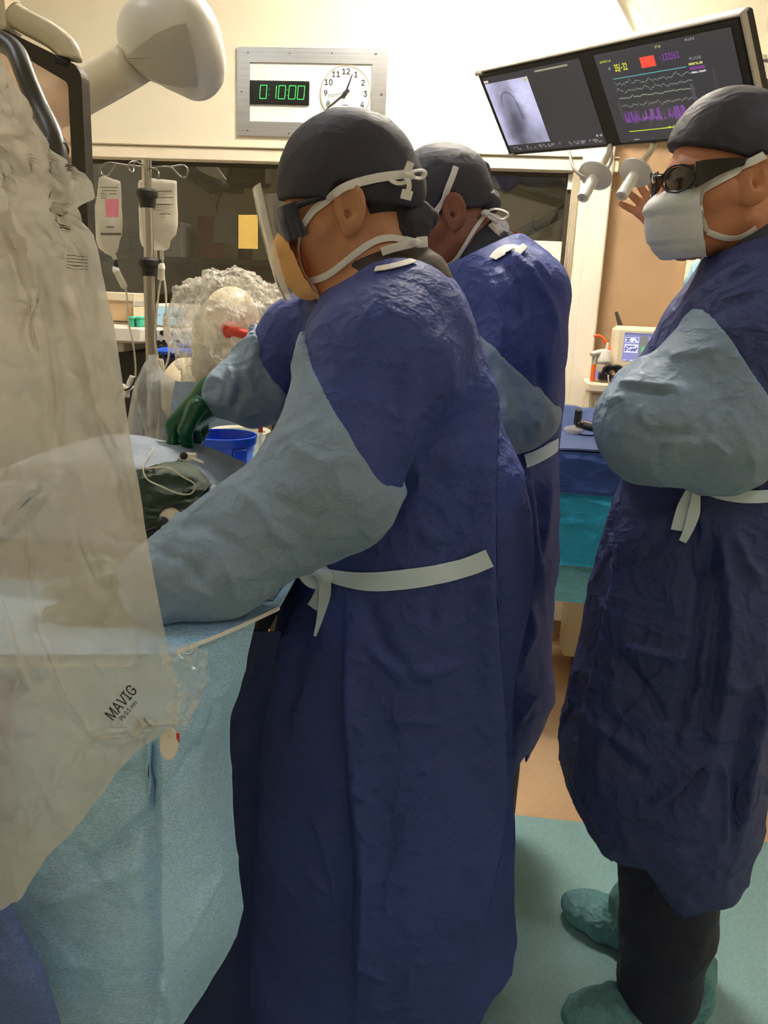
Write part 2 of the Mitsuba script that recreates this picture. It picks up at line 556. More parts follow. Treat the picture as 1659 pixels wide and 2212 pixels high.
film("shield_film", lin(222, 217, 203), 0.46, 0.84, 0.006, f=4.0, edge=(0.62, 0.06))
film("clear_film", lin(238, 234, 220), 0.15, 0.55, 0.012, 0.10, f=11.0)
film("haze_film", lin(214, 216, 214), 0.45, 0.75, 0.004, 0.3)
scene["iv_plastic"] = {"type": "blendbsdf", "weight": 0.5, "bsdf_0": {"type": "thindielectric", "int_ior": 1.4},
                       "bsdf_1": {"type": "principledthin", "base_color": rgb(lin(232, 226, 208)), "roughness": 0.2, "diff_trans": 0.8}}
scene["clear_tube"] = {"type": "blendbsdf", "weight": 0.6, "bsdf_0": {"type": "thindielectric", "int_ior": 1.45},
                       "bsdf_1": {"type": "principledthin", "base_color": rgb(lin(232, 226, 206)), "roughness": 0.2, "diff_trans": 0.8}}
cloth("gown_navy", lin(52, 65, 126), b=0.007)
cloth("gown_navy_dark", lin(50, 58, 104), b=0.010)
cloth("gown_sleeve", lin(126, 145, 164), b=0.007, var=0.08)
cloth("drape_light", lin(166, 204, 232), b=0.005, var=0.22, grain=520)
cloth("drape_blue", lin(88, 108, 160), b=0.006)
cloth("drape_deep", lin(44, 70, 132), b=0.008)
cloth("drape_shade", lin(22, 32, 70), b=0.008)  # blue deepened to carry the shade between drape and gown
cloth("drape_teal", lin(40, 150, 186), b=0.010)
cloth("drape_pale", lin(108, 172, 186), b=0.010)
cloth("drape_grey", lin(124, 136, 148), b=0.008)
cloth("towel_green", lin(44, 60, 44), b=0.010, grain=700)
cloth("cap_navy", lin(48, 46, 56), b=0.003, grain=800)
cloth("collar_dark", lin(62, 54, 46), b=0.002, rough=0.5)
cloth("collar_navy", lin(44, 50, 62), b=0.002, rough=0.5)
cloth("trousers_navy", lin(36, 34, 54), b=0.006)
cloth("shoe_teal", lin(92, 140, 146), b=0.012, rough=0.5)
cloth("mask_white", lin(206, 208, 206), b=0.0015, var=0.05)
cloth("mask_amber_lit", lin(232, 176, 108), b=0.0015, var=0.06)  # amber light on the mask is put into its colour
cloth("cap_cyan", lin(160, 206, 220), b=0.006, var=0.06)
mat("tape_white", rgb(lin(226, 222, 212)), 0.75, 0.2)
mat("belt_grey", rgb(lin(206, 220, 228)), 0.75, 0.2)
mat("glove_green", rgb(lin(8, 74, 46)), 0.3, 0.5)


def skin(name, c, ear=None):
    c = A_(c)

    def fn(p, n, uv):
        return mix(tup(c * 0.88), tup(np.minimum(c * 1.08, 1)), fbm(p.x * 40, p.y * 40, p.z * 40, 3))
    mat(name, proc(fn), 0.48, 0.4)


skin("skin_tan", lin(186, 130, 92))
skin("skin_brown", lin(132, 84, 62))
skin("skin_warm", lin(196, 132, 96))
skin("skin_far", lin(206, 140, 106))
mat("hair_black", rgb(lin(28, 24, 22)), 0.6)
mat("lens_dark", rgb(lin(54, 44, 40)), 0.08, 0.6)
mat("lens_blue", rgb(lin(26, 34, 54)), 0.1, 0.6)
# ------------------------------------------------------------------ the setting
WY = 3.35
XL, XR, YB = -2.5, 2.5, -2.3


def px_x(x, y, Y=WY):
    return float(at(x, y, Y)[0])


def px_z(x, y, Y=WY):
    return float(at(x, y, Y)[2])


GX, GZ0, GZ1 = px_x(1238, 380), 0.95, px_z(700, 356)
DX0, DX1 = px_x(1316, 430), px_x(1484, 580)


def upright(poly, y0, y1):
    """A polygon in x and z, standing between two depths."""
    m = trimesh.creation.extrude_polygon(poly, y1 - y0, engine="earcut")
    return moved(m, frame_of([1, 0, 0], [0, 0, 1], [0, -1, 0], [0, y1, 0]))


f = struct("floor")
put(f, box([XL, YB, -0.1], [XR, WY + 0.1, 0]), "vinyl_tan", False)
put("teal_vinyl", box([-1.9, -1.2, 0], [1.9, 2.148, 0.002]), "vinyl_teal", False, parent=f)
put(struct("ceiling"), box([XL, YB, CEIL], [XR, WY + 0.1, CEIL + 0.1]), "ceiling_paint", False)
wb = struct("wall_back")
poly = sbox(XL, 0, XR, CEIL).difference(sbox(-2.15, GZ0, GX, GZ1)).difference(sbox(DX0, -1, DX1, 2.06))
put(wb, upright(poly, WY, WY + 0.1), "wall_paint", False)
put(struct("wall_left"), box([XL - 0.1, YB, 0], [XL, WY + 0.1, CEIL]), "wall_paint", False)
put(struct("wall_right"), box([XR, YB, 0], [XR + 0.1, WY + 0.1, CEIL]), "wall_paint", False)
put(struct("wall_front"), box([XL - 0.1, YB - 0.1, 0], [XR + 0.1, YB, CEIL]), "wall_paint", False)
bb = struct("baseboard_back")
cove = [(0, 0.0)] + [(0.05 - 0.05 * math.sin(t), 0.05 - 0.05 * math.cos(t)) for t in np.linspace(0, math.pi / 2, 6)] + [(0, 0.16), (-0.004, 0.16), (-0.004, 0)]
cove = Polygon([(0.05, 0.001)] + [(0.05 - 0.046 * math.sin(t), 0.05 - 0.049 * math.cos(t)) for t in np.linspace(0, math.pi / 2, 7)] + [(0.004, 0.15), (0, 0.15), (0, 0.001)])
m = trimesh.creation.extrude_polygon(cove, XR - DX1 - 0.02, engine="earcut")
put(bb, cat(moved(m, frame_of([0, -1, 0], [0, 0, 1], [-1, 0, 0], [XR, WY, 0])),
            moved(trimesh.creation.extrude_polygon(cove, DX0 - XL, engine="earcut"), frame_of([0, -1, 0], [0, 0, 1], [-1, 0, 0], [DX0, WY, 0]))), "vinyl_tan", False)
w1 = struct("window_1")
put("pane", box([-2.15, WY + 0.045, GZ0], [GX, WY + 0.051, GZ1]), "glass_pane", False, parent=w1)
zt = px_z(700, 344)
put("head_trim", box([-2.2, WY - 0.012, GZ1 + 0.002], [GX + 0.16, WY, zt + 0.028], 0.003), "trim_cream", False, parent=w1)
put("head_bead", box([-2.2, WY - 0.020, zt + 0.028], [GX + 0.16, WY, zt + 0.034], 0.002), "trim_grey", False, parent=w1)
put("gasket", box([-2.15, WY + 0.030, GZ1 - 0.012], [GX, WY + 0.06, GZ1]), "gasket", False, parent=w1)
put("gasket", box([GX - 0.018, WY + 0.030, GZ0], [GX, WY + 0.06, GZ1 - 0.012]), "gasket", False, parent=w1)
put("jamb", box([GX, WY - 0.012, 0.16], [GX + 0.026, WY, GZ1 + 0.001], 0.004), "trim_grey", False, parent=w1)
put("sill", box([-2.15, WY - 0.06, GZ0 - 0.03], [GX + 0.02, WY, GZ0], 0.004), "trim_cream", False, parent=w1)
d1 = struct("door_1")
put("leaf", box([DX0, WY + 0.03, 0.005], [DX1, WY + 0.07, 2.05], 0.003), "door_tan", False, parent=d1)
put("frame", box([GX + 0.027, WY - 0.03, 0.152], [DX0, WY, 2.12], 0.006), "wall_white", False, parent=d1)
put("frame_groove", box([GX + 0.062, WY - 0.0305, 0.17], [GX + 0.065, WY - 0.029, 2.1]), "trim_cream", False, parent=d1)
put("frame", box([DX1, WY - 0.03, 0.152], [DX1 + 0.08, WY, 2.12], 0.006), "wall_white", False, parent=d1)
put("frame", box([DX0 - 0.001, WY - 0.03, 2.06], [DX1 + 0.001, WY, 2.12], 0.006), "wall_white", False, parent=d1)
# the control room beyond the glass
FY = 5.7
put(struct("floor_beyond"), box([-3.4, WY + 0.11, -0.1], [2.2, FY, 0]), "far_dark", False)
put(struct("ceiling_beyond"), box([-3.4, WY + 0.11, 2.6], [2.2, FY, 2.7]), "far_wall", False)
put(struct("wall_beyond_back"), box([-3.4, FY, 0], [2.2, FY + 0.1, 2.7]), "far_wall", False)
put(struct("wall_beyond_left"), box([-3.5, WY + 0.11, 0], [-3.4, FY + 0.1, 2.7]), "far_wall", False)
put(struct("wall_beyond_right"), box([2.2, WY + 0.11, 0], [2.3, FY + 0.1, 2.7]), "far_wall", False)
for i, (x0, x1, y0, y1, L) in enumerate(LAMPS):
    t = thing("ceiling_light", ["warm ceiling light panel close to the window wall", "ceiling light panel over the left side of the room", "ceiling light panel over the right side of the room", "ceiling light panel behind the camera", "small bright ceiling light above the drip stand"][i], "ceiling light")
    put("housing", box([x0 - 0.03, y0 - 0.03, CEIL - 0.03], [x1 + 0.03, y1 + 0.03, CEIL], 0.004), "white_plastic", False, parent=t)
    q = trimesh.Trimesh([[x0, y0, CEIL - 0.032], [x1, y0, CEIL - 0.032], [x1, y1, CEIL - 0.032], [x0, y1, CEIL - 0.032]], [[0, 2, 1], [0, 3, 2]], process=False)
    put("diffuser", q, "white_plastic", False, parent=t, emitter={"type": "area", "radiance": rgb((LAMP_TINT if i == 0 else ROOM_TINT) * L)})
t = thing("control_room_fill", "added unseen light panel brightening the control room beyond the glass", "ceiling light")  # added panel, out of view, lifts the brightness behind the window
put("housing", box([-1.0, 4.3, 2.57], [0.0, 4.7, 2.6], 0.004), "white_plastic", False, parent=t)
q = trimesh.Trimesh([[-0.97, 4.33, 2.565], [-0.03, 4.33, 2.565], [-0.03, 4.67, 2.565], [-0.97, 4.67, 2.565]], [[0, 2, 1], [0, 3, 2]], process=False)
put("diffuser", q, "white_plastic", False, parent=t, emitter={"type": "area", "radiance": rgb(LAMP_TINT * FILL_CONTROL)})
# ------------------------------------------------------------------ people: shared builders


class Head:
    """A head's own frame: x to the face, y to its left, z up."""

    def __init__(s, o, yaw, pitch, roll=0.0, size=1.0, ear=0.0):
        s.ear = ear
        f = A_([math.cos(yaw) * math.cos(pitch), math.sin(yaw) * math.cos(pitch), math.sin(pitch)])
        l = norm(np.cross([0, 0, 1], f))
        u = np.cross(f, l)
        l, u = l * math.cos(roll) + u * math.sin(roll), u * math.cos(roll) - l * math.sin(roll)
        s.o, s.M, s.k = A_(o, float), np.stack([f, l, u], 1), size

    def loc(s, p):
        return (p - s.o) @ s.M / s.k

    def w(s, q):
        return s.o + (A_(q, float) * s.k) @ s.M.T

    def sdf(s, p):
        q = s.loc(p)
        q = q.copy()
        r = A_([q[:, 0], np.abs(q[:, 1]), q[:, 2]]).T
        d = ell(r, [-0.012, 0, 0.035], [0.098, 0.076, 0.090])
        d = smin(d, ell(r, [0.030, 0, -0.030], [0.066, 0.060, 0.085]), 0.03)
        d = smin(d, cap(r, [0.000, 0.050, -0.062], [0.066, 0.016, -0.106], 0.022, 0.019), 0.03)
        d = smin(d, cap(r, [0.052, 0.044, -0.030], [0.030, 0.058, -0.022], 0.018), 0.02)
        d = smin(d, cap(r, [0.086, 0.010, 0.022], [0.072, 0.046, 0.020], 0.011, 0.008), 0.014)
        d = np.maximum(d, -(cap(r, [0.098, 0.030, 0.001], [0.096, 0.036, 0.001], 0.013)))
        d = smin(d, cap(r, [0.074, 0.031, 0.000], [0.076, 0.033, 0.000], 0.0125), 0.004)
        d = smin(d, cap(r, [0.094, 0, 0.008], [0.118, 0, -0.034], 0.009, 0.0125), 0.012)
        d = smin(d, cap(r, [0.106, 0.012, -0.040], [0.104, 0.012, -0.041], 0.009), 0.008)
        d = smin(d, cap(r, [0.092, 0, -0.064], [0.084, 0.020, -0.066], 0.009, 0.005), 0.008)
        d = smin(d, cap(r, [0.089, 0, -0.077], [0.082, 0.017, -0.076], 0.009, 0.005), 0.008)
        q0 = q[:, 0] - s.ear
        e = A_([q0 * 0.94 + 0.30 * (r[:, 1] - 0.07) + 0.012, (r[:, 1] - 0.083) + 0.34 * (q0 + 0.012), q[:, 2] + 0.012 + 0.15 * q0]).T
        ear = ell(e, [0, 0, 0.003], [0.0225, 0.0095, 0.034])
        ear = smin(ear, ell(e, [0.005, -0.001, -0.027], [0.0125, 0.007, 0.0125]), 0.012)
        ear = np.maximum(ear, -ell(e, [0.001, 0.011, 0.005], [0.0150, 0.0095, 0.0235]))
        ear = smin(ear, ell(e, [-0.004, 0.003, 0.002], [0.004, 0.004, 0.016]), 0.004)
        ear = smin(ear, ell(e, [0.012, 0.004, -0.006], [0.004, 0.004, 0.007]), 0.004)
        ear = np.maximum(ear, -ell(e, [0.006, 0.006, -0.006], [0.005, 0.010, 0.008]))
        d = smin(d, ear, 0.004)
        return d * s.k


def hand_sdf(p, wrist, fwd, side, r=0.0085, curls=(0.5, 0.5, 0.5, 0.5), spread=0.10, thumb=0.7, size=1.0):
    """A hand: palm, four fingers and a thumb. fwd: towards the fingers; side: towards the thumb; the palm faces fwd x side."""
    f = norm(fwd)
    s = norm(A_(side) - f * (A_(side) @ f))
    n = np.cross(f, s)
    W_ = A_(wrist)

    def pt(a, b, c):
        return W_ + (f * a + s * b + n * c) * size
    k = size
    palm = None
    roots = [pt(0.088, 0.030, 0), pt(0.092, 0.010, -0.003), pt(0.086, -0.011, -0.001), pt(0.078, -0.030, 0.003)]
    for rt, o in zip(roots, (0.018, 0.007, -0.006, -0.018)):
        e = cap(p, pt(0.0, o, 0), rt, 0.019 * k, 0.0115 * k)
        palm = e if palm is None else smin(palm, e, 0.012 * k)
    palm = smin(palm, cap(p, pt(0.02, 0.022, 0.006), pt(0.055, 0.030, 0.010), 0.017 * k, 0.013 * k), 0.012 * k)
    d = palm
    for i, (rt, L) in enumerate(zip(roots, (0.072, 0.080, 0.075, 0.060))):
        ang = (1.5 - i) * spread
        dirv = f * math.cos(ang) + s * math.sin(ang)
        J, a = [(rt, r * k * 1.12)], 0.25 * curls[i]
        q = A_(rt)
        for seg, frac in enumerate((0.46, 0.30, 0.24)):
            q = q + (dirv * math.cos(a) + n * math.sin(a)) * L * frac * k
            J.append((q, r * k * (1.0, 0.92, 0.80)[seg]))
            a += curls[i] * (0.9, 0.7, 0)[seg]
        d = smin(d, chain(p, J, 0.003), 0.007 * k)
    t0 = pt(0.030, 0.028, 0.008)
    t1 = t0 + (f * math.cos(thumb) + s * math.sin(thumb) + n * 0.25) * 0.036 * k
    t2 = t1 + (f * math.cos(thumb * 0.6) + s * math.sin(thumb * 0.6) + n * 0.2) * 0.034 * k
    return smin(d, chain(p, [(t0, 0.014 * k), (t1, 0.0105 * k), (t2, 0.0085 * k)], 0.006), 0.008 * k)


def bounds(J, pad):
    P = A_([j[0] for j in J])
    return P.min(0) - pad, P.max(0) + pad


def patch(hd, rows, a0, a1, n=40, thick=0.0012, power=0.8, pleat=None):
    """A curved cover before the face. rows: (z, x at the middle, x at the sides, half width); a0, a1 in -1..1 from right to left."""
    rows = A_(rows, float)
    m = 30
    v = np.linspace(0, 1, m)
    R = np.stack([np.interp(v, np.linspace(0, 1, len(rows)), rows[:, k]) for k in range(4)], 1)
    k = np.ones(5) / 5
    R = np.stack([np.convolve(np.pad(R[:, j], 2, mode="edge"), k, "valid") for j in range(4)], 1)
    s = np.linspace(a0, a1, n)
    G = np.zeros((m, n, 3))
    c = np.cos(s * math.pi / 2) ** power
    for i in range(m):
        x = R[i, 2] + (R[i, 1] - R[i, 2]) * c
        if pleat:
            x = x + pleat(v[i]) * c
        G[i] = np.stack([x, R[i, 3] * np.sin(s * math.pi / 2), np.full(n, R[i, 0])], 1)
    return sheet(hd.w(G.reshape(-1, 3)).reshape(m, n, 3), thick)


def knot(c, r, seed=0):
    """A small tied knot of cloth tape."""
    m = trimesh.creation.icosphere(2, r)
    m.vertices = m.vertices * A_([1.2, 0.8, 0.8]) * (0.8 + 0.4 * meshkit.noise(m.vertices / r * 1.4 + seed))[:, None] + A_(c)
    return m


def figure(hd, limbs, extra=None, h=0.0045, neck=None):
    """The continuous body: head, neck and limbs as chains of joints."""
    allj = [j for L in limbs for j in L]

    def fn(p):
        d = hd.sdf(p)
        if neck:
            d = smin(d, chain(p, neck, 0.02), 0.025)
        for L in limbs:
            d = smin(d, chain(p, L, 0.03), 0.03)
        if extra:
            d = smin(d, extra(p), 0.006)
        return d
    lo, hi = bounds(allj + [(hd.o, 0)], 0.20)
    return surface(fn, lo, hi, h)


def scrub_cap(hd, plane, grow, lumps, h=0.004, seed=0):
    def fn(p):
        q = hd.loc(p)
        d = ell(q, [-0.014, 0, 0.037], [0.098 + grow, 0.076 + grow, 0.090 + grow * 1.15])
        d = d * hd.k
        for c, r in lumps:
            d = smin(d, ell(p, c, r), 0.02)
        for sd in (-1, 1):      # the cap leaves the ears free
            d = np.maximum(d, -ell(q, [-0.012 + hd.ear, sd * 0.098, -0.006], [0.031, 0.030, 0.040]))
        return np.maximum(d, -half(p, plane))
    lo, hi = hd.o - 0.19, hd.o + 0.19
    m = surface(fn, lo, hi, h)
    return fold(m, 0.0022, (16, 16, 9), seed, 0.002)
# ------------------------------------------------------------------ person leaning over the table
P1 = thing("person", "person in navy gown bent over the table, clear face shield, green gloved hand", "person")
hd1 = Head(at(748, 452, 1.40), math.pi, -0.30, -0.02)
nk1 = [(hd1.w([-0.030, 0, -0.05]), 0.058), (at(815, 590, 1.42), 0.062)]
sh1 = at(840, 690, 1.40)
pel1 = at(850, 1270, 1.40)
L_sh, R_sh = at(850, 720, 1.27), at(735, 700, 1.50)
armL = [(L_sh, 0.055), (at(708, 1045, 1.105), 0.045), (at(462, 1222, 1.05), 0.038), (at(336, 1266, 1.02), 0.030)]
armR = [(R_sh, 0.052), (at(592, 808, 1.50), 0.042), (at(486, 846, 1.445), 0.030), (at(470, 856, 1.44), 0.030)]
knL, knR = at(800, 1700, 1.33), at(850, 1690, 1.46)
ftL, ftR = A_([-0.03, 1.30, 0.06]), A_([0.02, 1.50, 0.06])
legL = [(pel1 + [0, -0.08, 0], 0.10), (knL, 0.062), (ftL + [0.02, 0, 0.04], 0.045), (ftL + [-0.14, -0.01, -0.02], 0.035)]
legR = [(pel1 + [0, 0.08, 0], 0.10), (knR, 0.062), (ftR + [0.02, 0, 0.04], 0.045), (ftR + [-0.14, 0.01, -0.02], 0.035)]
trunk1 = [(at(815, 600, 1.41), 0.07), (sh1, 0.11), (at(860, 980, 1.41), 0.12), (pel1, 0.12)]


def extra1(p):
    return hand_sdf(p, armL[-1][0], armL[-1][0] - armL[-2][0], [0, 0.3, 1.0], curls=(0.8, 0.8, 0.8, 0.8))


body1 = figure(hd1, [trunk1, [(sh1, 0.08), (L_sh, 0.055)], [(sh1, 0.08), (R_sh, 0.052)], armL, armR, legL, legR], extra1, neck=nk1, h=0.0032)
put("body", body1, "skin_tan", True, parent=P1)
# gown
rows1 = [(560, 800, 935, 0.075, 1.42), (600, 740, 985, 0.11, 1.41), (640, 700, 1010, 0.15, 1.40), (700, 668, 1030, 0.18, 1.39), (800, 648, 1050, 0.19, 1.39), (900, 645, 1085, 0.19, 1.39),
         (1000, 650, 1132, 0.19, 1.39), (1100, 655, 1150, 0.195, 1.39), (1200, 655, 1153, 0.20, 1.39), (1300, 616, 1141, 0.21, 1.39), (1400, 592, 1117, 0.22, 1.39), (1500, 572, 1106, 0.22, 1.39),
         (1600, 553, 1104, 0.22, 1.39), (1700, 541, 1107, 0.22, 1.39), (1800, 537, 1113, 0.22, 1.39), (1900, 534, 1108, 0.22, 1.39), (2000, 530, 1116, 0.22, 1.39), (2100, 526, 1117, 0.22, 1.39), (2280, 520, 1117, 0.22, 1.39)]
lf1 = loft(rows1)
armLg = [(at(862, 715, 1.27), 0.105), (at(820, 790, 1.22), 0.108), (at(712, 1040, 1.105), 0.088), (at(468, 1214, 1.05), 0.069), (at(345, 1262, 1.02), 0.050)]
armRg = [(at(730, 705, 1.50), 0.090), (at(650, 735, 1.51), 0.072), (at(585, 815, 1.50), 0.066), (at(530, 842, 1.47), 0.050), (at(482, 850, 1.445), 0.036)]
seamL = cut((690, 795), (845, 1012), 1.15, (500, 1100))
seamR = cut((560, 735), (628, 850), 1.48, (480, 850))
hem_x = A_([px_x(x, 2100, 1.39) for x in (500, 900, 945, 990, 1030, 1060, 1117)])
hem_z = A_([px_z(x, y, 1.39) for x, y in ((500, 2250), (900, 2225), (945, 2185), (990, 2110), (1030, 2075), (1060, 2050), (1117, 2040))])
neckline1 = cut((715, 628), (940, 548), 1.42, (800, 900))


def gown1(p):
    d = np.maximum(lf1(p), -half(p, neckline1) * 0.9)
    d = smin(d, np.maximum(chain(p, armLg, 0.03), half(p, seamL) - 0.012), 0.04)
    d = smin(d, np.maximum(chain(p, armRg, 0.03), half(p, seamR) - 0.012), 0.04)
    return np.maximum(d, np.interp(p[:, 0], hem_x, hem_z) - p[:, 2])


g = surface(gown1, [-0.55, 0.95, 0.0], [0.36, 1.75, 1.75], 0.007)
relax(g, 4)
down = lambda z0, z1: (lambda v: np.clip((z1 - v[:, 2]) / (z1 - z0), 0.15, 1))  # folds grow towards the hem
fold(g, 0.010, (7, 7, 1.0), 1, 0.003, down(0.5, 1.35))
creases(g, [(-0.0272, "s", [(1030, 640), (1045, 760), (1057, 900), (1058, 1200), (1067, 1450), (1080, 1700), (1056, 1890), (1034, 2060)], 9),
            (0.0170, "s", [(744, 1330), (740, 1500), (750, 1660), (770, 1900), (760, 2200)], 10),
            (-0.0102, "r", [(690, 1240), (640, 1420), (590, 1600)], 26), (0.0102, "r", [(630, 1330), (590, 1480), (560, 1680)], 20),
            (0.0085, "r", [(800, 1400), (860, 1450), (930, 1455), (1000, 1430)], 12), (-0.0085, "r", [(790, 1290), (830, 1400), (900, 1470)], 14),
            (0.0068, "r", [(735, 1670), (780, 1710), (800, 1730)], 7), (0.0085, "r", [(675, 1740), (710, 1860), (735, 1990)], 9),
            (0.0068, "r", [(650, 1860), (690, 1910), (710, 1930)], 8), (-0.0085, "r", [(860, 1750), (830, 1880), (770, 2000)], 14),
            (0.0068, "r", [(765, 2065), (800, 2095), (830, 2120)], 7), (-0.0068, "r", [(960, 1260), (940, 1300), (930, 1360)], 10), (0.0068, "r", [(855, 1560), (900, 1556), (960, 1562)], 7),
            (-0.0102, "r", [(860, 780), (850, 900), (870, 1050), (830, 1150)], 26), (0.0085, "r", [(930, 700), (980, 850), (985, 1050)], 34), (-0.0068, "r", [(985, 1130), (985, 1170), (960, 1250)], 10),
            (0.0068, "r", [(905, 1155), (950, 1165), (985, 1150)], 10)])
put("gown", g, "gown_navy", True, parent=P1)


def sleeve(J, seam, grow=0.004, h=0.0055, seed=0, amp=0.004, sharp=0.006, pad=0.2, lines=(), tip=None):
    def fn(p):
        d = np.maximum(chain(p, J, 0.03) - grow, -half(p, seam))
        return d if tip is None else np.maximum(d, half(p, tip))
    m = surface(fn, *bounds(J, pad), h)
    relax(m, 2)
    fold(m, amp, (11, 11, 9), seed, sharp)
    if lines:
        creases(m, lines)
    return m


slL = sleeve(armLg, seamL, seed=3, lines=[
    (0.007, "r", [(520, 1060), (560, 1090), (590, 1150), (640, 1180)], 12), (-0.006, "r", [(380, 1140), (440, 1130), (520, 1190)], 14), (0.006, "r", [(390, 1180), (400, 1260), (470, 1290)], 13),
    (0.004, "r", [(620, 960), (700, 1000), (780, 990)], 12), (-0.006, "r", [(340, 1190), (400, 1210), (440, 1260)], 11), (0.005, "r", [(470, 1190), (500, 1250), (510, 1300)], 9),
    (-0.004, "r", [(600, 1080), (680, 1120), (720, 1110)], 12), (0.003, "r", [(560, 960), (640, 930), (700, 900)], 14)])
put("sleeve", slL, "gown_sleeve", True, parent=P1)
slR = sleeve(armRg, seamR, seed=4, amp=0.005, sharp=0.009, lines=[(0.008, "r", [(495, 790), (505, 830), (490, 880)], 8), (-0.008, "r", [(512, 800), (522, 840), (506, 885)], 8), (0.006, "r", [(530, 790), (545, 850)], 9), (-0.004, "r", [(560, 760), (580, 840)], 10)])
put("sleeve", slR, "gown_sleeve", True, parent=P1)
# the gloved hand
gw = at(474, 846, 1.442)
kn = [at(374, 918, 1.405), at(397, 922, 1.425), at(418, 915, 1.45), at(436, 900, 1.475)]
tipf = [at(394, 984, 1.415), at(413, 980, 1.432), at(424, 970, 1.455), at(432, 950, 1.48)]
midf = [at(372, 958, 1.395), at(399, 958, 1.42), at(424, 948, 1.455), at(440, 930, 1.485)]


def glove1(p):
    d = None
    for k_, o in zip(kn, ((-6, -6), (-3, 0), (2, 4), (4, 8))):
        e = cap(p, at(468 + o[0], 848 + o[1], 1.442), k_, 0.026, 0.0155)
        d = e if d is None else smin(d, e, 0.015)
    d = smin(d, cap(p, at(500, 842, 1.448), at(455, 858, 1.44), 0.031, 0.029), 0.012)
    for a, b, c in zip(kn, midf, tipf):
        d = smin(d, chain(p, [(a, 0.0118), (b, 0.0100), (c, 0.0085)], 0.004), 0.006)
    d = smin(d, chain(p, [(at(425, 880, 1.40), 0.016), (at(400, 930, 1.385), 0.0125), (at(406, 974, 1.40), 0.0095)], 0.006), 0.008)
    return d


m = surface(glove1, at(430, 910, 1.43) - 0.14, at(430, 910, 1.43) + 0.14, 0.003)
put("glove", relax(m, 2), "glove_green", True, parent=P1)
lg1 = Head(armL[-1][0], 0, 0)
m = surface(lambda p: extra1(p) - 0.0012, armL[-1][0] - 0.25, armL[-1][0] + 0.25, 0.0035)
put("glove", m, "glove_green", True, parent=P1)
# cap, collar, mask, spectacles, face shield, ties, belt
capm1 = scrub_cap(hd1, cut((622, 434), (868, 452), 1.40, (740, 280)), 0.016,
                  [(at(868, 420, 1.40), [0.035, 0.05, 0.05])], seed=2)
put("cap", capm1, "cap_navy", True, parent=P1)
tail1 = surface(lambda p: np.minimum(smin(ell(p, at(885, 470, 1.40), [0.034, 0.03, 0.030]), ell(p, at(872, 505, 1.40), [0.026, 0.024, 0.022]), 0.02), ell(p, at(905, 468, 1.41), [0.026, 0.022, 0.018])),
                at(885, 480, 1.40) - 0.1, at(885, 480, 1.40) + 0.1, 0.004)
put("cap_bow", fold(tail1, 0.008, (40, 40, 40), 8, 0.008), "cap_navy", True, parent=P1)
hair = surface(lambda p: np.maximum(ell(hd1.loc(p), [-0.016, 0, 0.028], [0.0985, 0.0765, 0.090]), np.maximum(half(p, cut((790, 480), (840, 505), 1.40, (830, 440))) * -1, half(p, cut((800, 430), (815, 520), 1.40, (740, 470))))),
               hd1.o - 0.17, hd1.o + 0.17, 0.004)
put("hair", hair, "hair_black", True, parent=P1)
colm = surface(lambda p: np.maximum(np.maximum(chain(p, [(at(745, 545, 1.41), 0.066), (at(815, 590, 1.41), 0.082), (at(850, 640, 1.40), 0.10)], 0.02), -half(p, cut((692, 602), (905, 520), 1.41, (800, 800)))),
                                       -half(p, cut((690, 560), (720, 640), 1.41, (850, 560)))), at(800, 580, 1.41) - 0.2, at(800, 580, 1.41) + 0.2, 0.004)
put("collar", colm, "collar_dark", 40, parent=P1)
pl = lambda v: 0.004 * ((v * 3.2) % 1.0)
mk1 = patch(hd1, [(-0.002, 0.113, 0.045, 0.066), (-0.03, 0.136, 0.034, 0.070), (-0.07, 0.130, 0.026, 0.070), (-0.11, 0.116, 0.024, 0.066), (-0.124, 0.090, 0.028, 0.056)], -0.66, 0.66, pleat=pl)
put("mask", mk1, "mask_amber_lit", 50, parent=P1)
put("mask_edge", strap([mk1, body1], [(652, 505), (648, 540), (658, 585), (676, 612), (690, 640)], 0.007, 0.003), "tape_white", 40, parent=P1)
lens1 = patch(hd1, [(0.024, 0.112, 0.062, 0.074), (0.0, 0.116, 0.062, 0.075), (-0.030, 0.116, 0.058, 0.073)], -1, 1, thick=0.002)
sp1 = put("spectacles", lens1, "lens_blue", 50, parent=P1, label="dark blue wrap-around lens")
arm_t = tube(A_([hd1.w([0.062, 0.0755, 0.016]), hd1.w([0.02, 0.0805, 0.016]), hd1.w([-0.02, 0.080, 0.012])]), [0.0055, 0.004, 0.003], 8, 12)
put("temple_arm", arm_t, "black_plastic", True, parent=sp1)
visor = patch(hd1, [(0.068, 0.137, 0.060, 0.086), (0.0, 0.143, 0.060, 0.088), (-0.08, 0.142, 0.066, 0.086), (-0.115, 0.136, 0.070, 0.082)], -0.62, 0.62, thick=0.0008, power=0.8)
put("face_shield", visor, "visor_film", 50, parent=P1, label="clear curved face shield")
base1 = [body1, capm1, colm, tail1]
put("mask_tie", strap(base1, [(652, 503), (675, 462), (712, 425), (770, 396), (830, 382), (880, 378)], 0.0125, 0.004), "tape_white", 40, parent=P1)
put("mask_tie", strap(base1 + [mk1], [(676, 606), (700, 600), (740, 572), (790, 532), (835, 514), (875, 520), (900, 524)], 0.010, 0.004), "tape_white", 40, parent=P1)


def free(px, Y, w, N=None, n=24):
    """A loose ribbon through pixels at a depth; it turns its face to N."""
    P = A_([at(x, y, Y[min(i, len(Y) - 1)] if isinstance(Y, (list, tuple)) else Y) for i, (x, y) in enumerate(px)])
    return ribbon(P, A_([0.15, -1, 0.2]) if N is None else A_(N, float), w, n=n)


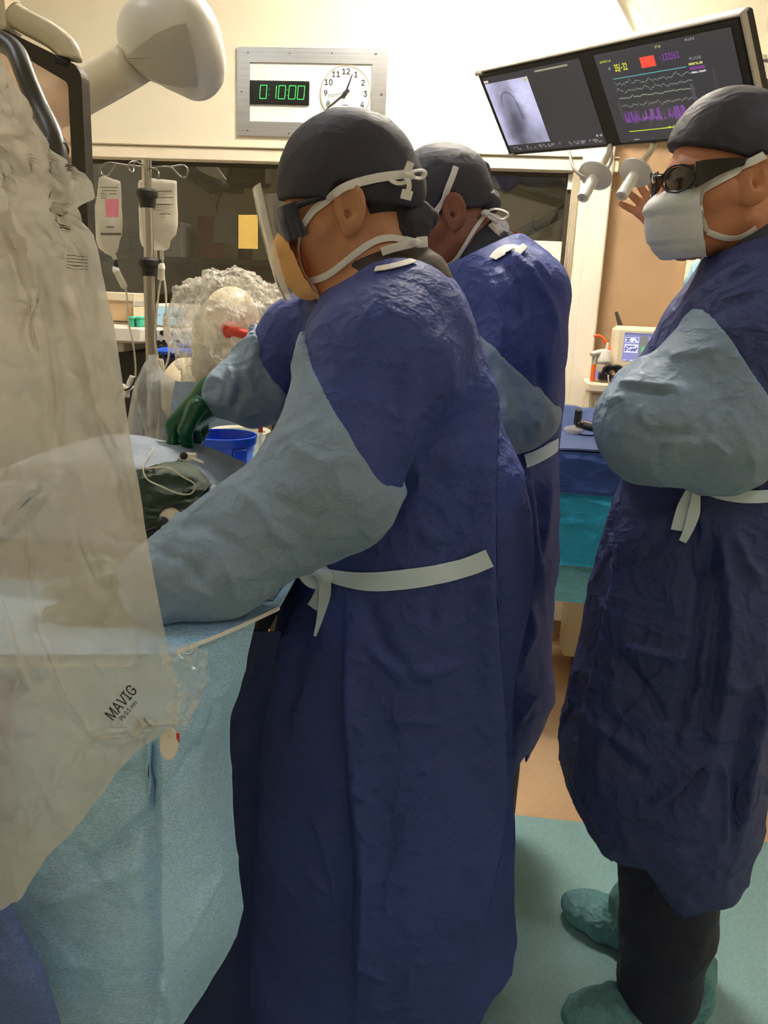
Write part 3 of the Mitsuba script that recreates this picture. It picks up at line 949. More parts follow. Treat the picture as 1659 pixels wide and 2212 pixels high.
put("mask_bow", cat(free([(884, 378), (905, 368), (918, 372), (914, 382), (897, 384), (880, 380)], 1.33, 0.0075, [0.3, -0.6, 0.8]), free([(886, 380), (868, 396), (852, 394), (842, 386)], 1.325, 0.007, [0, -0.8, 0.6]),
                    free([(876, 378), (884, 360), (888, 350)], 1.33, 0.011), free([(878, 384), (884, 402), (880, 416)], 1.32, 0.007), free([(867, 418), (890, 424)], 1.32, 0.014, n=8), knot(at(882, 380, 1.325), 0.008, 3)), "tape_white", 40, parent=P1)
put("mask_bow", cat(free([(900, 524), (924, 522)], 1.33, 0.016, n=8), free([(900, 524), (860, 533), (824, 544)], 1.325, 0.0125), knot(at(898, 525, 1.325), 0.008, 4)), "tape_white", 40, parent=P1)
put("neck_tab", strap([g], [(812, 585), (850, 578), (893, 566)], 0.013, 0.003), "tape_white", 40, parent=P1)
put("belt", strap([g], [(706, 1240), (745, 1250), (800, 1256), (860, 1252), (920, 1244), (980, 1232), (1057, 1204)], [0.020, 0.029, 0.031, 0.029, 0.029], 0.004), "belt_grey", 40, parent=P1)
bx = float(cast([g], [(700, 1245)])[0][0][1]) - 0.012
put("belt_bow", cat(free([(700, 1242), (690, 1285), (674, 1312)], bx, 0.018), free([(702, 1246), (700, 1310), (690, 1376)], bx - 0.006, 0.019), free([(704, 1246), (714, 1300), (716, 1350)], bx, 0.013),
                    free([(700, 1242), (680, 1228), (658, 1230), (665, 1248), (696, 1246)], bx, 0.022, [0.2, -1, 0.5]), knot(at(702, 1243, bx - 0.004), 0.014, 5)), "belt_grey", 40, parent=P1)
tr1 = surface(lambda p: np.maximum(np.minimum(chain(p, [(j, r + 0.022) for j, r in legL[:3]], 0.02), chain(p, [(j, r + 0.022) for j, r in legR[:3]], 0.02)), 0.05 - p[:, 2]), [-0.35, 1.0, 0], [0.35, 1.75, 0.9], 0.009)
put("trousers", fold(tr1, 0.004, (9, 9, 5), 3), "trousers_navy", True, parent=P1)


def shoe_cover(heel, toe, h=0.006, seed=0):
    heel, toe = A_([heel[0], heel[1], 0.0]), A_([toe[0], toe[1], 0.0])
    d = norm(toe - heel)
    L = np.linalg.norm(toe - heel)

    def fn(p):
        q = p - heel
        x = q @ d
        v = np.abs(q @ A_([-d[1], d[0], 0]))
        z = q[:, 2]
        c = A_([x, v, z]).T
        e = cap(c, [0.035, 0, 0.045], [L - 0.05, 0, 0.030], 0.048, 0.048)
        e = smin(e, cap(c, [0.055, 0, 0.05], [0.05, 0, 0.115], 0.052, 0.060), 0.03)
        e = smin(e, ell(c, [L * 0.72, 0, 0.038], [0.10, 0.056, 0.040]), 0.02)
        return np.maximum(e, 0.001 - p[:, 2])
    m = surface(fn, np.minimum(heel, toe) - [0.1, 0.1, 0.02], np.maximum(heel, toe) + [0.1, 0.1, 0.2], h)
    keep = m.vertices[:, 2].copy()
    fold(m, 0.005, (22, 22, 8), seed, 0.006, ridge=(15, 15, 4))
    m.vertices[:, 2] = np.where(keep < 0.012, keep, np.maximum(m.vertices[:, 2], 0.003))
    return m


for ft, s_ in ((ftL, 1), (ftR, 2)):
    put("shoe_cover", shoe_cover(ft + [0.05, 0, 0], ft + [-0.22, 0, 0], seed=s_), "shoe_teal", True, parent=P1)
# ------------------------------------------------------------------ person behind, at the far side of the first
P2 = thing("person", "person in navy gown and cap standing just behind the one with the face shield", "person")
hd2 = Head(at(958, 462, 1.95), math.pi + 0.08, -0.52, 0.0)
nk2 = [(hd2.w([-0.030, 0, -0.05]), 0.058), (at(1045, 560, 1.96), 0.062)]
LS2, RS2 = at(1140, 640, 1.82), at(1030, 610, 2.08)
armL2 = [(LS2, 0.055), (at(1118, 900, 1.78), 0.045), (at(960, 985, 1.70), 0.034), (at(900, 1000, 1.68), 0.03)]
armR2 = [(RS2, 0.052), (at(960, 850, 2.06), 0.042), (at(860, 930, 1.95), 0.030)]
pel2 = at(1075, 1130, 1.95)
f2a, f2b = A_([0.08, 1.88, 0.06]), A_([0.09, 2.04, 0.06])
leg2 = [[(pel2 + [0, s * 0.08, 0], 0.10), (A_([0.10, 1.95 + s * 0.07, 0.5]), 0.06), (ft + [0.02, 0, 0.04], 0.045), (ft + [-0.13, 0, -0.02], 0.034)] for s, ft in ((-1, f2a), (1, f2b))]
trunk2 = [(at(1050, 560, 1.95), 0.065), (at(1085, 650, 1.95), 0.105), (at(1080, 900, 1.95), 0.115), (pel2, 0.12)]


def extra2(p):
    return np.minimum(hand_sdf(p, armL2[-1][0], armL2[-1][0] - armL2[-2][0], [0, 0.3, 1.0], curls=(0.8,) * 4), hand_sdf(p, armR2[-1][0], armR2[-1][0] - armR2[-2][0], [0, -0.3, 1.0], curls=(0.8,) * 4))


body2 = figure(hd2, [trunk2, [(trunk2[1][0], 0.08), (LS2, 0.055)], [(trunk2[1][0], 0.08), (RS2, 0.052)], armL2, armR2, *leg2], extra2, neck=nk2)
put("body", body2, "skin_brown", True, parent=P2)
rows2 = [(490, 1010, 1112, 0.07, 1.96), (515, 985, 1150, 0.10, 1.96), (545, 955, 1192, 0.13, 1.95), (580, 925, 1206, 0.15, 1.95), (650, 900, 1216, 0.17, 1.95), (750, 890, 1221, 0.17, 1.95), (850, 895, 1221, 0.17, 1.95),
         (950, 905, 1207, 0.17, 1.95), (1000, 915, 1208, 0.17, 1.95), (1100, 930, 1206, 0.175, 1.95), (1200, 940, 1204, 0.18, 1.95), (1300, 948, 1193, 0.18, 1.95), (1400, 955, 1190, 0.18, 1.95), (1480, 960, 1198, 0.18, 1.95),
         (1560, 965, 1168, 0.18, 1.95), (1615, 970, 1140, 0.17, 1.95), (1700, 970, 1125, 0.16, 1.95)]
lf2 = loft(rows2)
armLg2 = [(at(1135, 640, 1.82), 0.095), (at(1122, 760, 1.80), 0.092), (at(1112, 885, 1.78), 0.082), (at(960, 975, 1.71), 0.058), (at(905, 1000, 1.68), 0.044)]
armRg2 = [(at(1030, 620, 2.06), 0.090), (at(960, 850, 2.06), 0.066), (at(870, 925, 1.96), 0.044)]
seam2 = cut((1070, 752), (1206, 880), 1.79, (1050, 1000))
neck2 = cut((965, 580), (1118, 506), 1.96, (1080, 800))
hx2 = A_([px_x(x, 1600, 1.95) for x in (950, 1095, 1112, 1125, 1136, 1145, 1200)])
hz2 = A_([px_z(x, y, 1.95) for x, y in ((950, 1650), (1095, 1645), (1108, 1600), (1122, 1580), (1138, 1618), (1150, 1590), (1200, 1480))])


def gown2(p):
    d = np.maximum(lf2(p), -half(p, neck2) * 0.9)
    d = smin(d, np.maximum(chain(p, armLg2, 0.03), half(p, seam2) - 0.012), 0.04)
    d = smin(d, np.maximum(chain(p, armRg2, 0.03), 1.15 - p[:, 2]), 0.04)
    return np.maximum(d, np.interp(p[:, 0], hx2, hz2) - p[:, 2])


g2 = surface(gown2, [-0.15, 1.6, 0.1], [0.6, 2.3, 1.75], 0.009)
relax(g2, 3)
fold(g2, 0.010, (9, 9, 1.1), 11, 0.004, down(0.9, 1.5))
creases(g2, [(0.0126, "r", [(1100, 540), (1150, 590), (1185, 650), (1205, 720)], 9), (-0.0112, "r", [(1080, 560), (1120, 620), (1130, 700)], 10), (0.0084, "r", [(1120, 530), (1170, 580), (1190, 610)], 7),
             (0.0084, "r", [(1060, 600), (1085, 680), (1090, 740)], 9), (-0.0140, "r", [(1165, 760), (1175, 900), (1180, 960)], 9), (0.0112, "r", [(1190, 1030), (1185, 1150), (1170, 1250)], 8), (-0.0168, "s", [(1150, 1030), (1165, 1180), (1180, 1300)], 8),
             (0.0112, "r", [(1140, 1300), (1155, 1360), (1130, 1420)], 10), (0.0098, "r", [(1192, 1470), (1150, 1510), (1120, 1560)], 8)])
put("gown", g2, "gown_navy", True, parent=P2)
sl2 = sleeve(armLg2, seam2, seed=13, lines=[(-0.006, "r", [(1100, 800), (1130, 880), (1135, 960)], 8), (0.006, "r", [(1075, 790), (1095, 860), (1100, 940)], 8), (0.005, "r", [(1150, 850), (1170, 880), (1160, 930)], 8)])
put("sleeve", sl2, "gown_sleeve", True, parent=P2)
slr2 = surface(lambda p: np.maximum(chain(p, armRg2, 0.03) - 0.004, p[:, 2] - 1.155), *bounds(armRg2, 0.15), 0.009)
put("sleeve", fold(slr2, 0.004, (11, 11, 9), 15, 0.005), "gown_sleeve", True, parent=P2)
for L in (armL2, armR2):
    m = surface(lambda p: hand_sdf(p, L[-1][0], L[-1][0] - L[-2][0], [0, 0.3 if L is armL2 else -0.3, 1.0], curls=(0.8,) * 4) - 0.0012, L[-1][0] - 0.22, L[-1][0] + 0.22, 0.0045)
    put("glove", m, "glove_green", True, parent=P2)
cap2 = scrub_cap(hd2, cut((918, 476), (1040, 450), 1.95, (960, 350)), 0.014, [(at(1030, 430, 1.95), [0.03, 0.05, 0.04])], seed=12)
put("cap", cap2, "cap_navy", True, parent=P2)
t2 = surface(lambda p: np.minimum(np.minimum(ell(p, at(1050, 440, 1.94), [0.030, 0.028, 0.024]), ell(p, at(1040, 392, 1.95), [0.016, 0.02, 0.034])), ell(p, at(1060, 426, 1.95), [0.020, 0.018, 0.014])), at(1045, 425, 1.95) - 0.1, at(1045, 425, 1.95) + 0.1, 0.004)
put("cap_bow", fold(t2, 0.008, (40, 40, 40), 18, 0.008), "cap_navy", True, parent=P2)
col2 = surface(lambda p: np.maximum(np.maximum(chain(p, [(at(1000, 530, 1.96), 0.066), (at(1060, 560, 1.96), 0.082), (at(1090, 610, 1.96), 0.10)], 0.02), -half(p, cut((965, 592), (1052, 470), 1.96, (1080, 640)))), -half(p, cut((1050, 470), (1118, 514), 1.96, (1000, 640)))),
               at(1050, 560, 1.96) - 0.24, at(1050, 560, 1.96) + 0.24, 0.005)
put("collar", col2, "collar_navy", 40, parent=P2)
mk2 = patch(hd2, [(-0.002, 0.113, 0.045, 0.066), (-0.03, 0.136, 0.034, 0.070), (-0.07, 0.130, 0.026, 0.070), (-0.11, 0.116, 0.024, 0.066), (-0.124, 0.090, 0.028, 0.056)], -0.66, 0.66, pleat=pl)
put("mask", mk2, "mask_white", 50, parent=P2)
b2 = [body2, cap2, col2, mk2]
put("mask_tie", strap(b2, [(984, 362), (972, 395), (955, 430), (938, 462), (925, 486), (908, 512)], 0.0125, 0.004), "tape_white", 40, parent=P2)
put("mask_tie", strap(b2, [(916, 545), (930, 568), (955, 575), (978, 566), (1000, 536), (1025, 495), (1046, 464)], 0.008, 0.004), "tape_white", 40, parent=P2)
put("mask_bow", cat(free([(985, 360), (970, 342), (960, 330)], 1.93, 0.016), free([(985, 360), (1010, 356), (1034, 362)], 1.93, 0.018, [0, -0.6, 0.8]), knot(at(985, 360, 1.92), 0.010, 6)), "tape_white", 40, parent=P2)
put("mask_bow", cat(free([(1046, 462), (1065, 452), (1085, 454), (1098, 464), (1090, 472), (1070, 468), (1048, 460)], 1.90, 0.006, [0.3, -0.6, 0.8]), free([(1050, 460), (1080, 476), (1094, 494), (1092, 500)], 1.90, [0.008, 0.016, 0.010]), free([(1050, 461), (1064, 474), (1074, 484)], 1.905, 0.008), knot(at(1048, 460, 1.90), 0.008, 7)), "tape_white", 40, parent=P2)
put("collar_tape", strap([g2, col2], [(1066, 562), (1080, 550), (1105, 540), (1134, 546)], [0.020, 0.034, 0.034, 0.022], 0.005), "tape_white", 40, parent=P2)
put("belt", strap([g2, sl2], [(1132, 996), (1160, 984), (1200, 960)], 0.030, 0.006), "belt_grey", 40, parent=P2)
put("red_tab", free([(1104, 518), (1114, 512), (1122, 506)], 1.92, 0.018, n=8), "red_plastic", 40, parent=P2)
put("collar_clip", free([(1060, 482), (1075, 498), (1094, 512)], 1.895, 0.020, [0.3, -0.7, 0.7]), "clear_tube", 40, parent=P2)
tr2 = surface(lambda p: np.maximum(np.minimum(*[chain(p, [(j, r + (0.0, 0.016, 0.022)[i]) for i, (j, r) in enumerate(L[:3])], 0.02) for L in leg2]), 0.05 - p[:, 2]), [-0.05, 1.65, 0], [0.6, 2.3, 0.9], 0.010)
put("trousers", fold(tr2, 0.004, (9, 9, 5), 13), "trousers_navy", True, parent=P2)
for ft in (f2a, f2b):
    put("shoe_cover", shoe_cover(ft + [0.05, 0, 0], ft + [-0.22, 0, 0], seed=3), "shoe_teal", True, parent=P2)
# ------------------------------------------------------------------ person at the right with folded arms
P3 = thing("person", "person at the right with folded arms, dark glasses, grey mask and teal shoe covers", "person")
hd3 = Head(at(1565, 390, 1.50), math.pi + 0.32, -0.10, 0.02, 0.97, 0.014)
nk3 = [(hd3.w([-0.030, 0, -0.05]), 0.058), (at(1625, 560, 1.52), 0.062)]
LS3, RS3 = at(1628, 690, 1.40), at(1592, 700, 1.58)
armL3 = [(LS3, 0.055), (at(1556, 935, 1.335), 0.045), (at(1400, 925, 1.30), 0.036), (at(1370, 905, 1.36), 0.030)]
armR3 = [(RS3, 0.052), (at(1420, 900, 1.60), 0.042), (at(1390, 870, 1.46), 0.034), (at(1480, 850, 1.44), 0.030)]
pel3 = at(1545, 1190, 1.50)
ank_n, ank_f = at(1425, 2110, 1.47), at(1455, 2000, 1.62)
heel_n, toe_n = atz(1448, 2172, 0.0), atz(1228, 2236, 0.0)
heel_f, toe_f = atz(1412, 2065, 0.0), atz(1256, 1990, 0.0)
leg3 = [[(pel3 + [0, -0.06, 0], 0.10), (at(1472, 1720, 1.47), 0.065), (ank_n, 0.046), (heel_n + [0.02, 0, 0.05], 0.040), (heel_n * 0.3 + toe_n * 0.7 + [0, 0, 0.04], 0.032)],
        [(pel3 + [0, 0.08, 0], 0.10), (at(1500, 1700, 1.60), 0.065), (ank_f, 0.046), (heel_f + [0.02, 0, 0.05], 0.040), (heel_f * 0.3 + toe_f * 0.7 + [0, 0, 0.04], 0.032)]]
trunk3 = [(at(1632, 560, 1.51), 0.058), (at(1628, 690, 1.50), 0.085), (at(1580, 950, 1.50), 0.115), (pel3, 0.12)]


def extra3(p):
    return np.minimum(hand_sdf(p, armL3[-1][0], [0.3, 0.95, 0.0], [0, 0, 1.0], curls=(0.6,) * 4), hand_sdf(p, armR3[-1][0], [0.9, -0.2, 0.1], [0, 0, 1.0], curls=(0.6,) * 4))


body3 = figure(hd3, [trunk3, [(trunk3[1][0], 0.07), (LS3, 0.055)], [(trunk3[1][0], 0.07), (RS3, 0.052)], armL3, armR3, *leg3], extra3, neck=nk3, h=0.0032)
put("body", body3, "skin_warm", True, parent=P3)
rows3 = [(478, 1600, 1715, 0.07, 1.52), (505, 1560, 1735, 0.09, 1.52), (540, 1532, 1752, 0.12, 1.51), (570, 1518, 1762, 0.135, 1.50), (600, 1501, 1770, 0.15, 1.50), (625, 1483, 1774, 0.16, 1.50), (650, 1461, 1778, 0.165, 1.50), (685, 1438, 1781, 0.17, 1.50), (720, 1424, 1785, 0.17, 1.50), (800, 1402, 1785, 0.175, 1.50), (900, 1380, 1778, 0.175, 1.50),
         (1000, 1362, 1768, 0.175, 1.50), (1050, 1345, 1760, 0.175, 1.50), (1100, 1325, 1752, 0.18, 1.50), (1200, 1297, 1740, 0.19, 1.50), (1300, 1268, 1728, 0.20, 1.50), (1400, 1250, 1712, 0.20, 1.50), (1500, 1226, 1692, 0.20, 1.50),
         (1600, 1206, 1668, 0.20, 1.50), (1660, 1207, 1656, 0.195, 1.50), (1720, 1224, 1646, 0.19, 1.50), (1780, 1258, 1625, 0.185, 1.50), (1900, 1300, 1590, 0.17, 1.50)]
lf3 = loft(rows3)
armLg3 = [(at(1640, 700, 1.41), 0.105), (at(1620, 780, 1.37), 0.108), (at(1545, 925, 1.33), 0.092), (at(1410, 920, 1.30), 0.075), (at(1375, 905, 1.33), 0.060)]
armRg3 = [(at(1582, 705, 1.58), 0.085), (at(1430, 860, 1.58), 0.080), (at(1375, 890, 1.46), 0.062), (at(1450, 860, 1.42), 0.05)]
upper3 = [(at(1600, 760, 1.345), 0.07), (at(1530, 790, 1.33), 0.062), (at(1440, 850, 1.33), 0.058)]
seam3 = cut((1525, 698), (1655, 925), 1.36, (1400, 950))
neck3 = cut((1530, 552), (1670, 500), 1.52, (1600, 800))
hx3 = A_([px_x(x, 1780, 1.5) for x in (1190, 1215, 1250, 1300, 1355, 1372, 1410, 1440, 1500, 1560, 1590, 1602, 1622, 1645, 1700)])
hz3 = A_([px_z(x, y, 1.5) for x, y in zip((1190, 1215, 1250, 1300, 1355, 1372, 1410, 1440, 1500, 1560, 1590, 1602, 1622, 1645, 1700), (1660, 1710, 1752, 1784, 1755, 1772, 1822, 1842, 1838, 1845, 1828, 1776, 1775, 1722, 1700))])


def gown3(p):
    d = np.maximum(lf3(p), -half(p, neck3) * 0.9)
    d = smin(d, np.maximum(chain(p, armLg3, 0.03), half(p, seam3) - 0.012), 0.04)
    d = smin(d, np.maximum(chain(p, armRg3[:2], 0.03), 1.2 - p[:, 2]), 0.04)
    return np.maximum(d, np.interp(p[:, 0], hx3, hz3) - p[:, 2])


g3 = surface(gown3, [0.08, 1.12, 0.2], [0.95, 1.8, 1.75], 0.007)
relax(g3, 4)
fold(g3, 0.010, (8, 8, 1.4), 21, 0.005, down(0.8, 1.4))
creases(g3, [(0.0150, "s", [(1345, 1060), (1330, 1200), (1300, 1360), (1260, 1540), (1240, 1640)], 16), (0.0105, "r", [(1335, 1396), (1400, 1408), (1468, 1424)], 8), (-0.0120, "r", [(1340, 1420), (1400, 1500), (1440, 1570)], 12),
             (0.0150, "s", [(1545, 1150), (1565, 1330), (1555, 1480), (1520, 1600)], 9), (-0.0180, "r", [(1530, 1180), (1520, 1300), (1490, 1480), (1450, 1600)], 16), (0.0135, "r", [(1590, 1150), (1610, 1210), (1645, 1250)], 11),
             (0.0120, "r", [(1565, 1480), (1600, 1484), (1650, 1470)], 7), (0.0150, "s", [(1650, 1490), (1620, 1600), (1600, 1740), (1590, 1800)], 8), (0.0120, "r", [(1400, 1740), (1460, 1700), (1530, 1620)], 9), (-0.0135, "r", [(1420, 1765), (1480, 1720), (1540, 1640)], 9),
             (0.0090, "r", [(1260, 1520), (1290, 1560), (1330, 1590), (1400, 1640)], 10), (-0.0090, "r", [(1300, 1600), (1350, 1650), (1400, 1680)], 12), (0.0120, "r", [(1560, 1640), (1575, 1740), (1560, 1830)], 9), (0.0090, "r", [(1380, 1200), (1420, 1140), (1440, 1110)], 9),
             (-0.0120, "r", [(1480, 1070), (1500, 1150), (1500, 1250)], 12), (0.0090, "r", [(1470, 680), (1510, 640), (1560, 600), (1640, 560)], 10), (-0.0090, "r", [(1500, 700), (1560, 660), (1640, 640)], 12), (0.0075, "r", [(1560, 1540), (1500, 1780)], 10)])
put("gown", g3, "gown_navy_dark", True, parent=P3)


def sl3fn(p):
    d = chain(p, armLg3, 0.03)
    d = smin(d, chain(p, upper3, 0.02), 0.03)
    d = smin(d, chain(p, armRg3[1:3], 0.02), 0.03)
    return np.maximum(d - 0.005, -half(p, seam3))


sl3 = surface(sl3fn, *bounds(armLg3 + armRg3 + upper3, 0.15), 0.0055)
relax(sl3, 3)
fold(sl3, 0.004, (11, 11, 9), 23, 0.006)
creases(sl3, [(-0.009, "r", [(1345, 832), (1400, 842), (1450, 848)], 8), (0.006, "r", [(1330, 824), (1400, 832), (1455, 838)], 7), (-0.006, "r", [(1390, 940), (1450, 938), (1510, 938)], 9), (0.005, "r", [(1385, 870), (1390, 905), (1410, 930)], 8), (0.005, "r", [(1520, 945), (1560, 970), (1575, 985)], 8),
              (-0.005, "r", [(1430, 960), (1420, 1000)], 8), (0.004, "r", [(1440, 770), (1520, 760), (1570, 745)], 10), (-0.004, "r", [(1500, 920), (1540, 890), (1580, 860)], 10), (0.005, "r", [(1310, 870), (1330, 860), (1350, 858)], 7)])
put("sleeve", sl3, "gown_sleeve", True, parent=P3)
slr3 = surface(lambda p: np.maximum(chain(p, armRg3, 0.03) - 0.003, p[:, 2] - 1.2), *bounds(armRg3, 0.13), 0.008)
put("sleeve", fold(slr3, 0.004, (11, 11, 9), 25, 0.006), "gown_sleeve", True, parent=P3)
cap3 = scrub_cap(hd3, cut((1466, 309), (1624, 350), 1.45, (1570, 230)), 0.015, [(at(1655, 330, 1.52), [0.03, 0.05, 0.05])], seed=22)
put("cap", cap3, "cap_navy", True, parent=P3)
hair3 = surface(lambda p: np.maximum(ell(hd3.loc(p), [-0.016, 0, 0.028], [0.099, 0.077, 0.092]), half(p, cut((1652, 330), (1660, 500), 1.5, (1550, 400)))), hd3.o - 0.17, hd3.o + 0.17, 0.005)
put("hair", hair3, "hair_black", True, parent=P3)
col3 = surface(lambda p: np.maximum(np.maximum(chain(p, [(at(1590, 520, 1.51), 0.066), (at(1625, 560, 1.51), 0.084), (at(1640, 620, 1.50), 0.10)], 0.02), -half(p, cut((1525, 560), (1665, 470), 1.51, (1640, 640)))), -half(p, cut((1520, 520), (1545, 620), 1.51, (1640, 560)))),
               at(1620, 560, 1.51) - 0.22, at(1620, 560, 1.51) + 0.22, 0.005)
put("collar", col3, "collar_navy", 40, parent=P3)
mk3 = patch(hd3, [(-0.012, 0.114, 0.046, 0.066), (-0.035, 0.138, 0.036, 0.070), (-0.075, 0.134, 0.026, 0.071), (-0.105, 0.122, 0.024, 0.068), (-0.124, 0.098, 0.026, 0.058)], -0.75, 0.75, n=50, pleat=lambda v: 0.005 * ((v * 3.0) % 1.0))
put("mask", mk3, "mask_white", 50, parent=P3, label="pale grey pleated mask")
lens3 = []
for sd in (-1, 1):
    lens3.append(patch(hd3, [(0.020, 0.114, 0.062, 0.076), (0.0, 0.117, 0.062, 0.077), (-0.018, 0.115, 0.060, 0.075)], sd * 0.10, sd * 0.62, thick=0.002))
b3 = [body3, cap3, mk3]
sp = put("glasses_frame", cat(*[tube(hd3.w(A_([[0.060 + (0.119 - 0.060) * math.cos(s * math.pi / 2) ** 0.8, 0.077 * math.sin(s * math.pi / 2), z] for s, z in
                                              [(sd * (0.36 + 0.29 * math.cos(t)), 0.001 + 0.0205 * math.sin(t)) for t in np.linspace(0, 2 * math.pi, 33)]])), 0.0015, 8, caps=False) for sd in (-1, 1)],
                              tube(hd3.w(A_([[0.121, -0.012, 0.008], [0.124, 0, 0.010], [0.121, 0.012, 0.008]])), 0.003, 8)), "black_gloss", True, parent=P3)
for m in lens3:
    put("lens", m, "lens_dark", 50, parent=sp)
for sd in (-1, 1):
    a = sheet(hd3.w(A_([[[x, sd * float(np.interp(x, [-0.02, 0.0, 0.03, 0.06, 0.085, 0.094], [0.0805, 0.0805, 0.079, 0.0775, 0.071, 0.0655])), zc + dz] for dz in (0.5 * hh, -0.5 * hh)] for x, zc, hh in ((0.094, 0.002, 0.040), (0.085, 0.005, 0.036), (0.06, 0.012, 0.024), (0.03, 0.017, 0.014), (0.0, 0.019, 0.008), (-0.02, 0.018, 0.006))]).reshape(-1, 3)).reshape(6, 2, 3), 0.003 * sd)
    put("temple_arm", a, "black_gloss", 40, parent=sp)
put("mask_tie", strap(b3, [(1518, 412), (1540, 398), (1570, 382), (1600, 364), (1622, 352), (1650, 338)], 0.0125, 0.004), "tape_white", 40, parent=P3)
put("mask_tie", strap(b3 + [col3], [(1528, 500), (1550, 508), (1580, 512), (1605, 506), (1630, 490)], 0.009, 0.004), "tape_white", 40, parent=P3)
put("mask_edge", strap([mk3, body3], [(1522, 410), (1514, 440), (1518, 470), (1528, 500)], 0.006, 0.003), "tape_white", 40, parent=P3)
put("belt", strap([g3], [(1504, 1048), (1530, 1058), (1570, 1068), (1610, 1072), (1657, 1070)], [0.012, 0.018, 0.020, 0.020], 0.005), "belt_grey", 40, parent=P3)
by = float(cast([g3], [(1500, 1060)])[0][0][1]) - 0.014
put("belt_bow", cat(free([(1498, 1044), (1482, 1090), (1466, 1146)], by, [0.012, 0.026, 0.026]), free([(1502, 1046), (1500, 1100), (1474, 1170)], by - 0.005, [0.010, 0.020, 0.012]), free([(1508, 1022), (1500, 1036), (1496, 1046)], by, 0.012), free([(1494, 1040), (1470, 1036), (1440, 1040)], by + 0.01, 0.012), knot(at(1500, 1043, by - 0.005), 0.011, 9)), "belt_grey", 40, parent=P3)
put("red_lining", free([(1335, 1766), (1352, 1776), (1380, 1782)], 1.47, 0.030, [0, -1, 0.1]), "red_plastic", 40, parent=P3)
tr3 = surface(lambda p: np.maximum(np.minimum(chain(p, [(at(1470, 1700, 1.47), 0.098), (at(1452, 1800, 1.47), 0.100), (at(1443, 2000, 1.47), 0.090), (at(1425, 2118, 1.47), 0.080), (at(1424, 2128, 1.47), 0.078)], 0.02), chain(p, [(at(1490, 1700, 1.60), 0.098), (ank_f, 0.075)], 0.02)), 0.045 - p[:, 2]),
              [0.2, 1.25, 0], [0.9, 1.8, 0.75], 0.006)
fold(tr3, 0.006, (9, 9, 6), 31, 0.003)
put("trousers", tr3, "trousers_navy", True, parent=P3)
put("shoe_cover", shoe_cover(heel_n + [0.06, 0.0, 0], toe_n, h=0.005, seed=41), "shoe_teal", True, parent=P3)
put("shoe_cover", shoe_cover(heel_f, toe_f, h=0.005, seed=42), "shoe_teal", True, parent=P3)
# ------------------------------------------------------------------ person far behind, waving
P4 = thing("person", "person in pale blue cap half hidden behind the folded-arms person, bare hand raised", "person")
Y4 = 2.62
hd4 = Head(at(1548, 640, Y4), math.pi + 0.25, 0.0, 0.0)
nk4 = [(hd4.w([-0.030, 0, -0.05]), 0.054), (at(1545, 740, Y4), 0.056)]
wr4 = at(1440, 492, Y4 - 0.12)
arm4b = [(at(1600, 790, Y4 + 0.1), 0.05), (at(1620, 980, Y4 + 0.1), 0.042), (at(1600, 1120, Y4), 0.03)]
leg4 = [[(at(1545 + s * 20, 1100, Y4 + s * 0.07), 0.10), (at(1540, 1280, Y4 + s * 0.08), 0.06), (A_([0.98, Y4 + s * 0.08, 0.10]), 0.045), (A_([0.84, Y4 + s * 0.08, 0.035]), 0.034)] for s in (-1, 1)]
arm4 = [(at(1620, 800, Y4 - 0.06), 0.05), (at(1650, 600, Y4 - 0.13), 0.042), (wr4, 0.027)]
dirh = norm(at(1384, 424, Y4 - 0.12) - wr4)


def hand4(p):
    return hand_sdf(p, wr4, dirh, norm(at(1440, 390, Y4 - 0.12) - wr4), r=0.0096, curls=(0.12, 0.08, 0.10, 0.16), spread=0.22, thumb=0.95, size=1.0)


body4 = figure(hd4, [[(at(1545, 740, Y4), 0.06), (at(1550, 820, Y4), 0.10), (at(1550, 1100, Y4), 0.11)], arm4, arm4b, *leg4], hand4, neck=nk4, h=0.005)
put("body", body4, "skin_far", True, parent=P4)
cap4 = surface(lambda p: np.maximum(ell(hd4.loc(p), [-0.020, 0, 0.030], [0.118, 0.096, 0.104]), -half(p, cut((1484, 652), (1610, 676), Y4, (1540, 560)))), hd4.o - 0.2, hd4.o + 0.2, 0.005)
put("bouffant_cap", fold(cap4, 0.006, (26, 26, 26), 51, 0.008), "cap_cyan", True, parent=P4)
sc4 = loft([(735, 1500, 1590, 0.07, Y4), (780, 1470, 1625, 0.12, Y4), (900, 1465, 1630, 0.13, Y4), (1100, 1465, 1640, 0.13, Y4), (1150, 1465, 1640, 0.13, Y4)])
tun = surface(lambda p: smin(sc4(p), np.maximum(chain(p, [(at(1620, 800, Y4 - 0.06), 0.065), (at(1638, 690, Y4 - 0.10), 0.060)]), -1), 0.03), [0.7, 2.3, 0.6], [1.5, 2.95, 1.6], 0.010)
put("scrub_top", fold(tun, 0.006, (9, 9, 3), 52, 0.004), "gown_navy", True, parent=P4)
trs4 = surface(lambda p: np.maximum(np.minimum(*[chain(p, [(j, r + 0.02) for j, r in L[:3]], 0.02) for L in leg4]), 0.06 - p[:, 2]), [0.6, 2.3, 0], [1.4, 2.95, 1.0], 0.012)
put("trousers", trs4, "gown_navy", True, parent=P4)
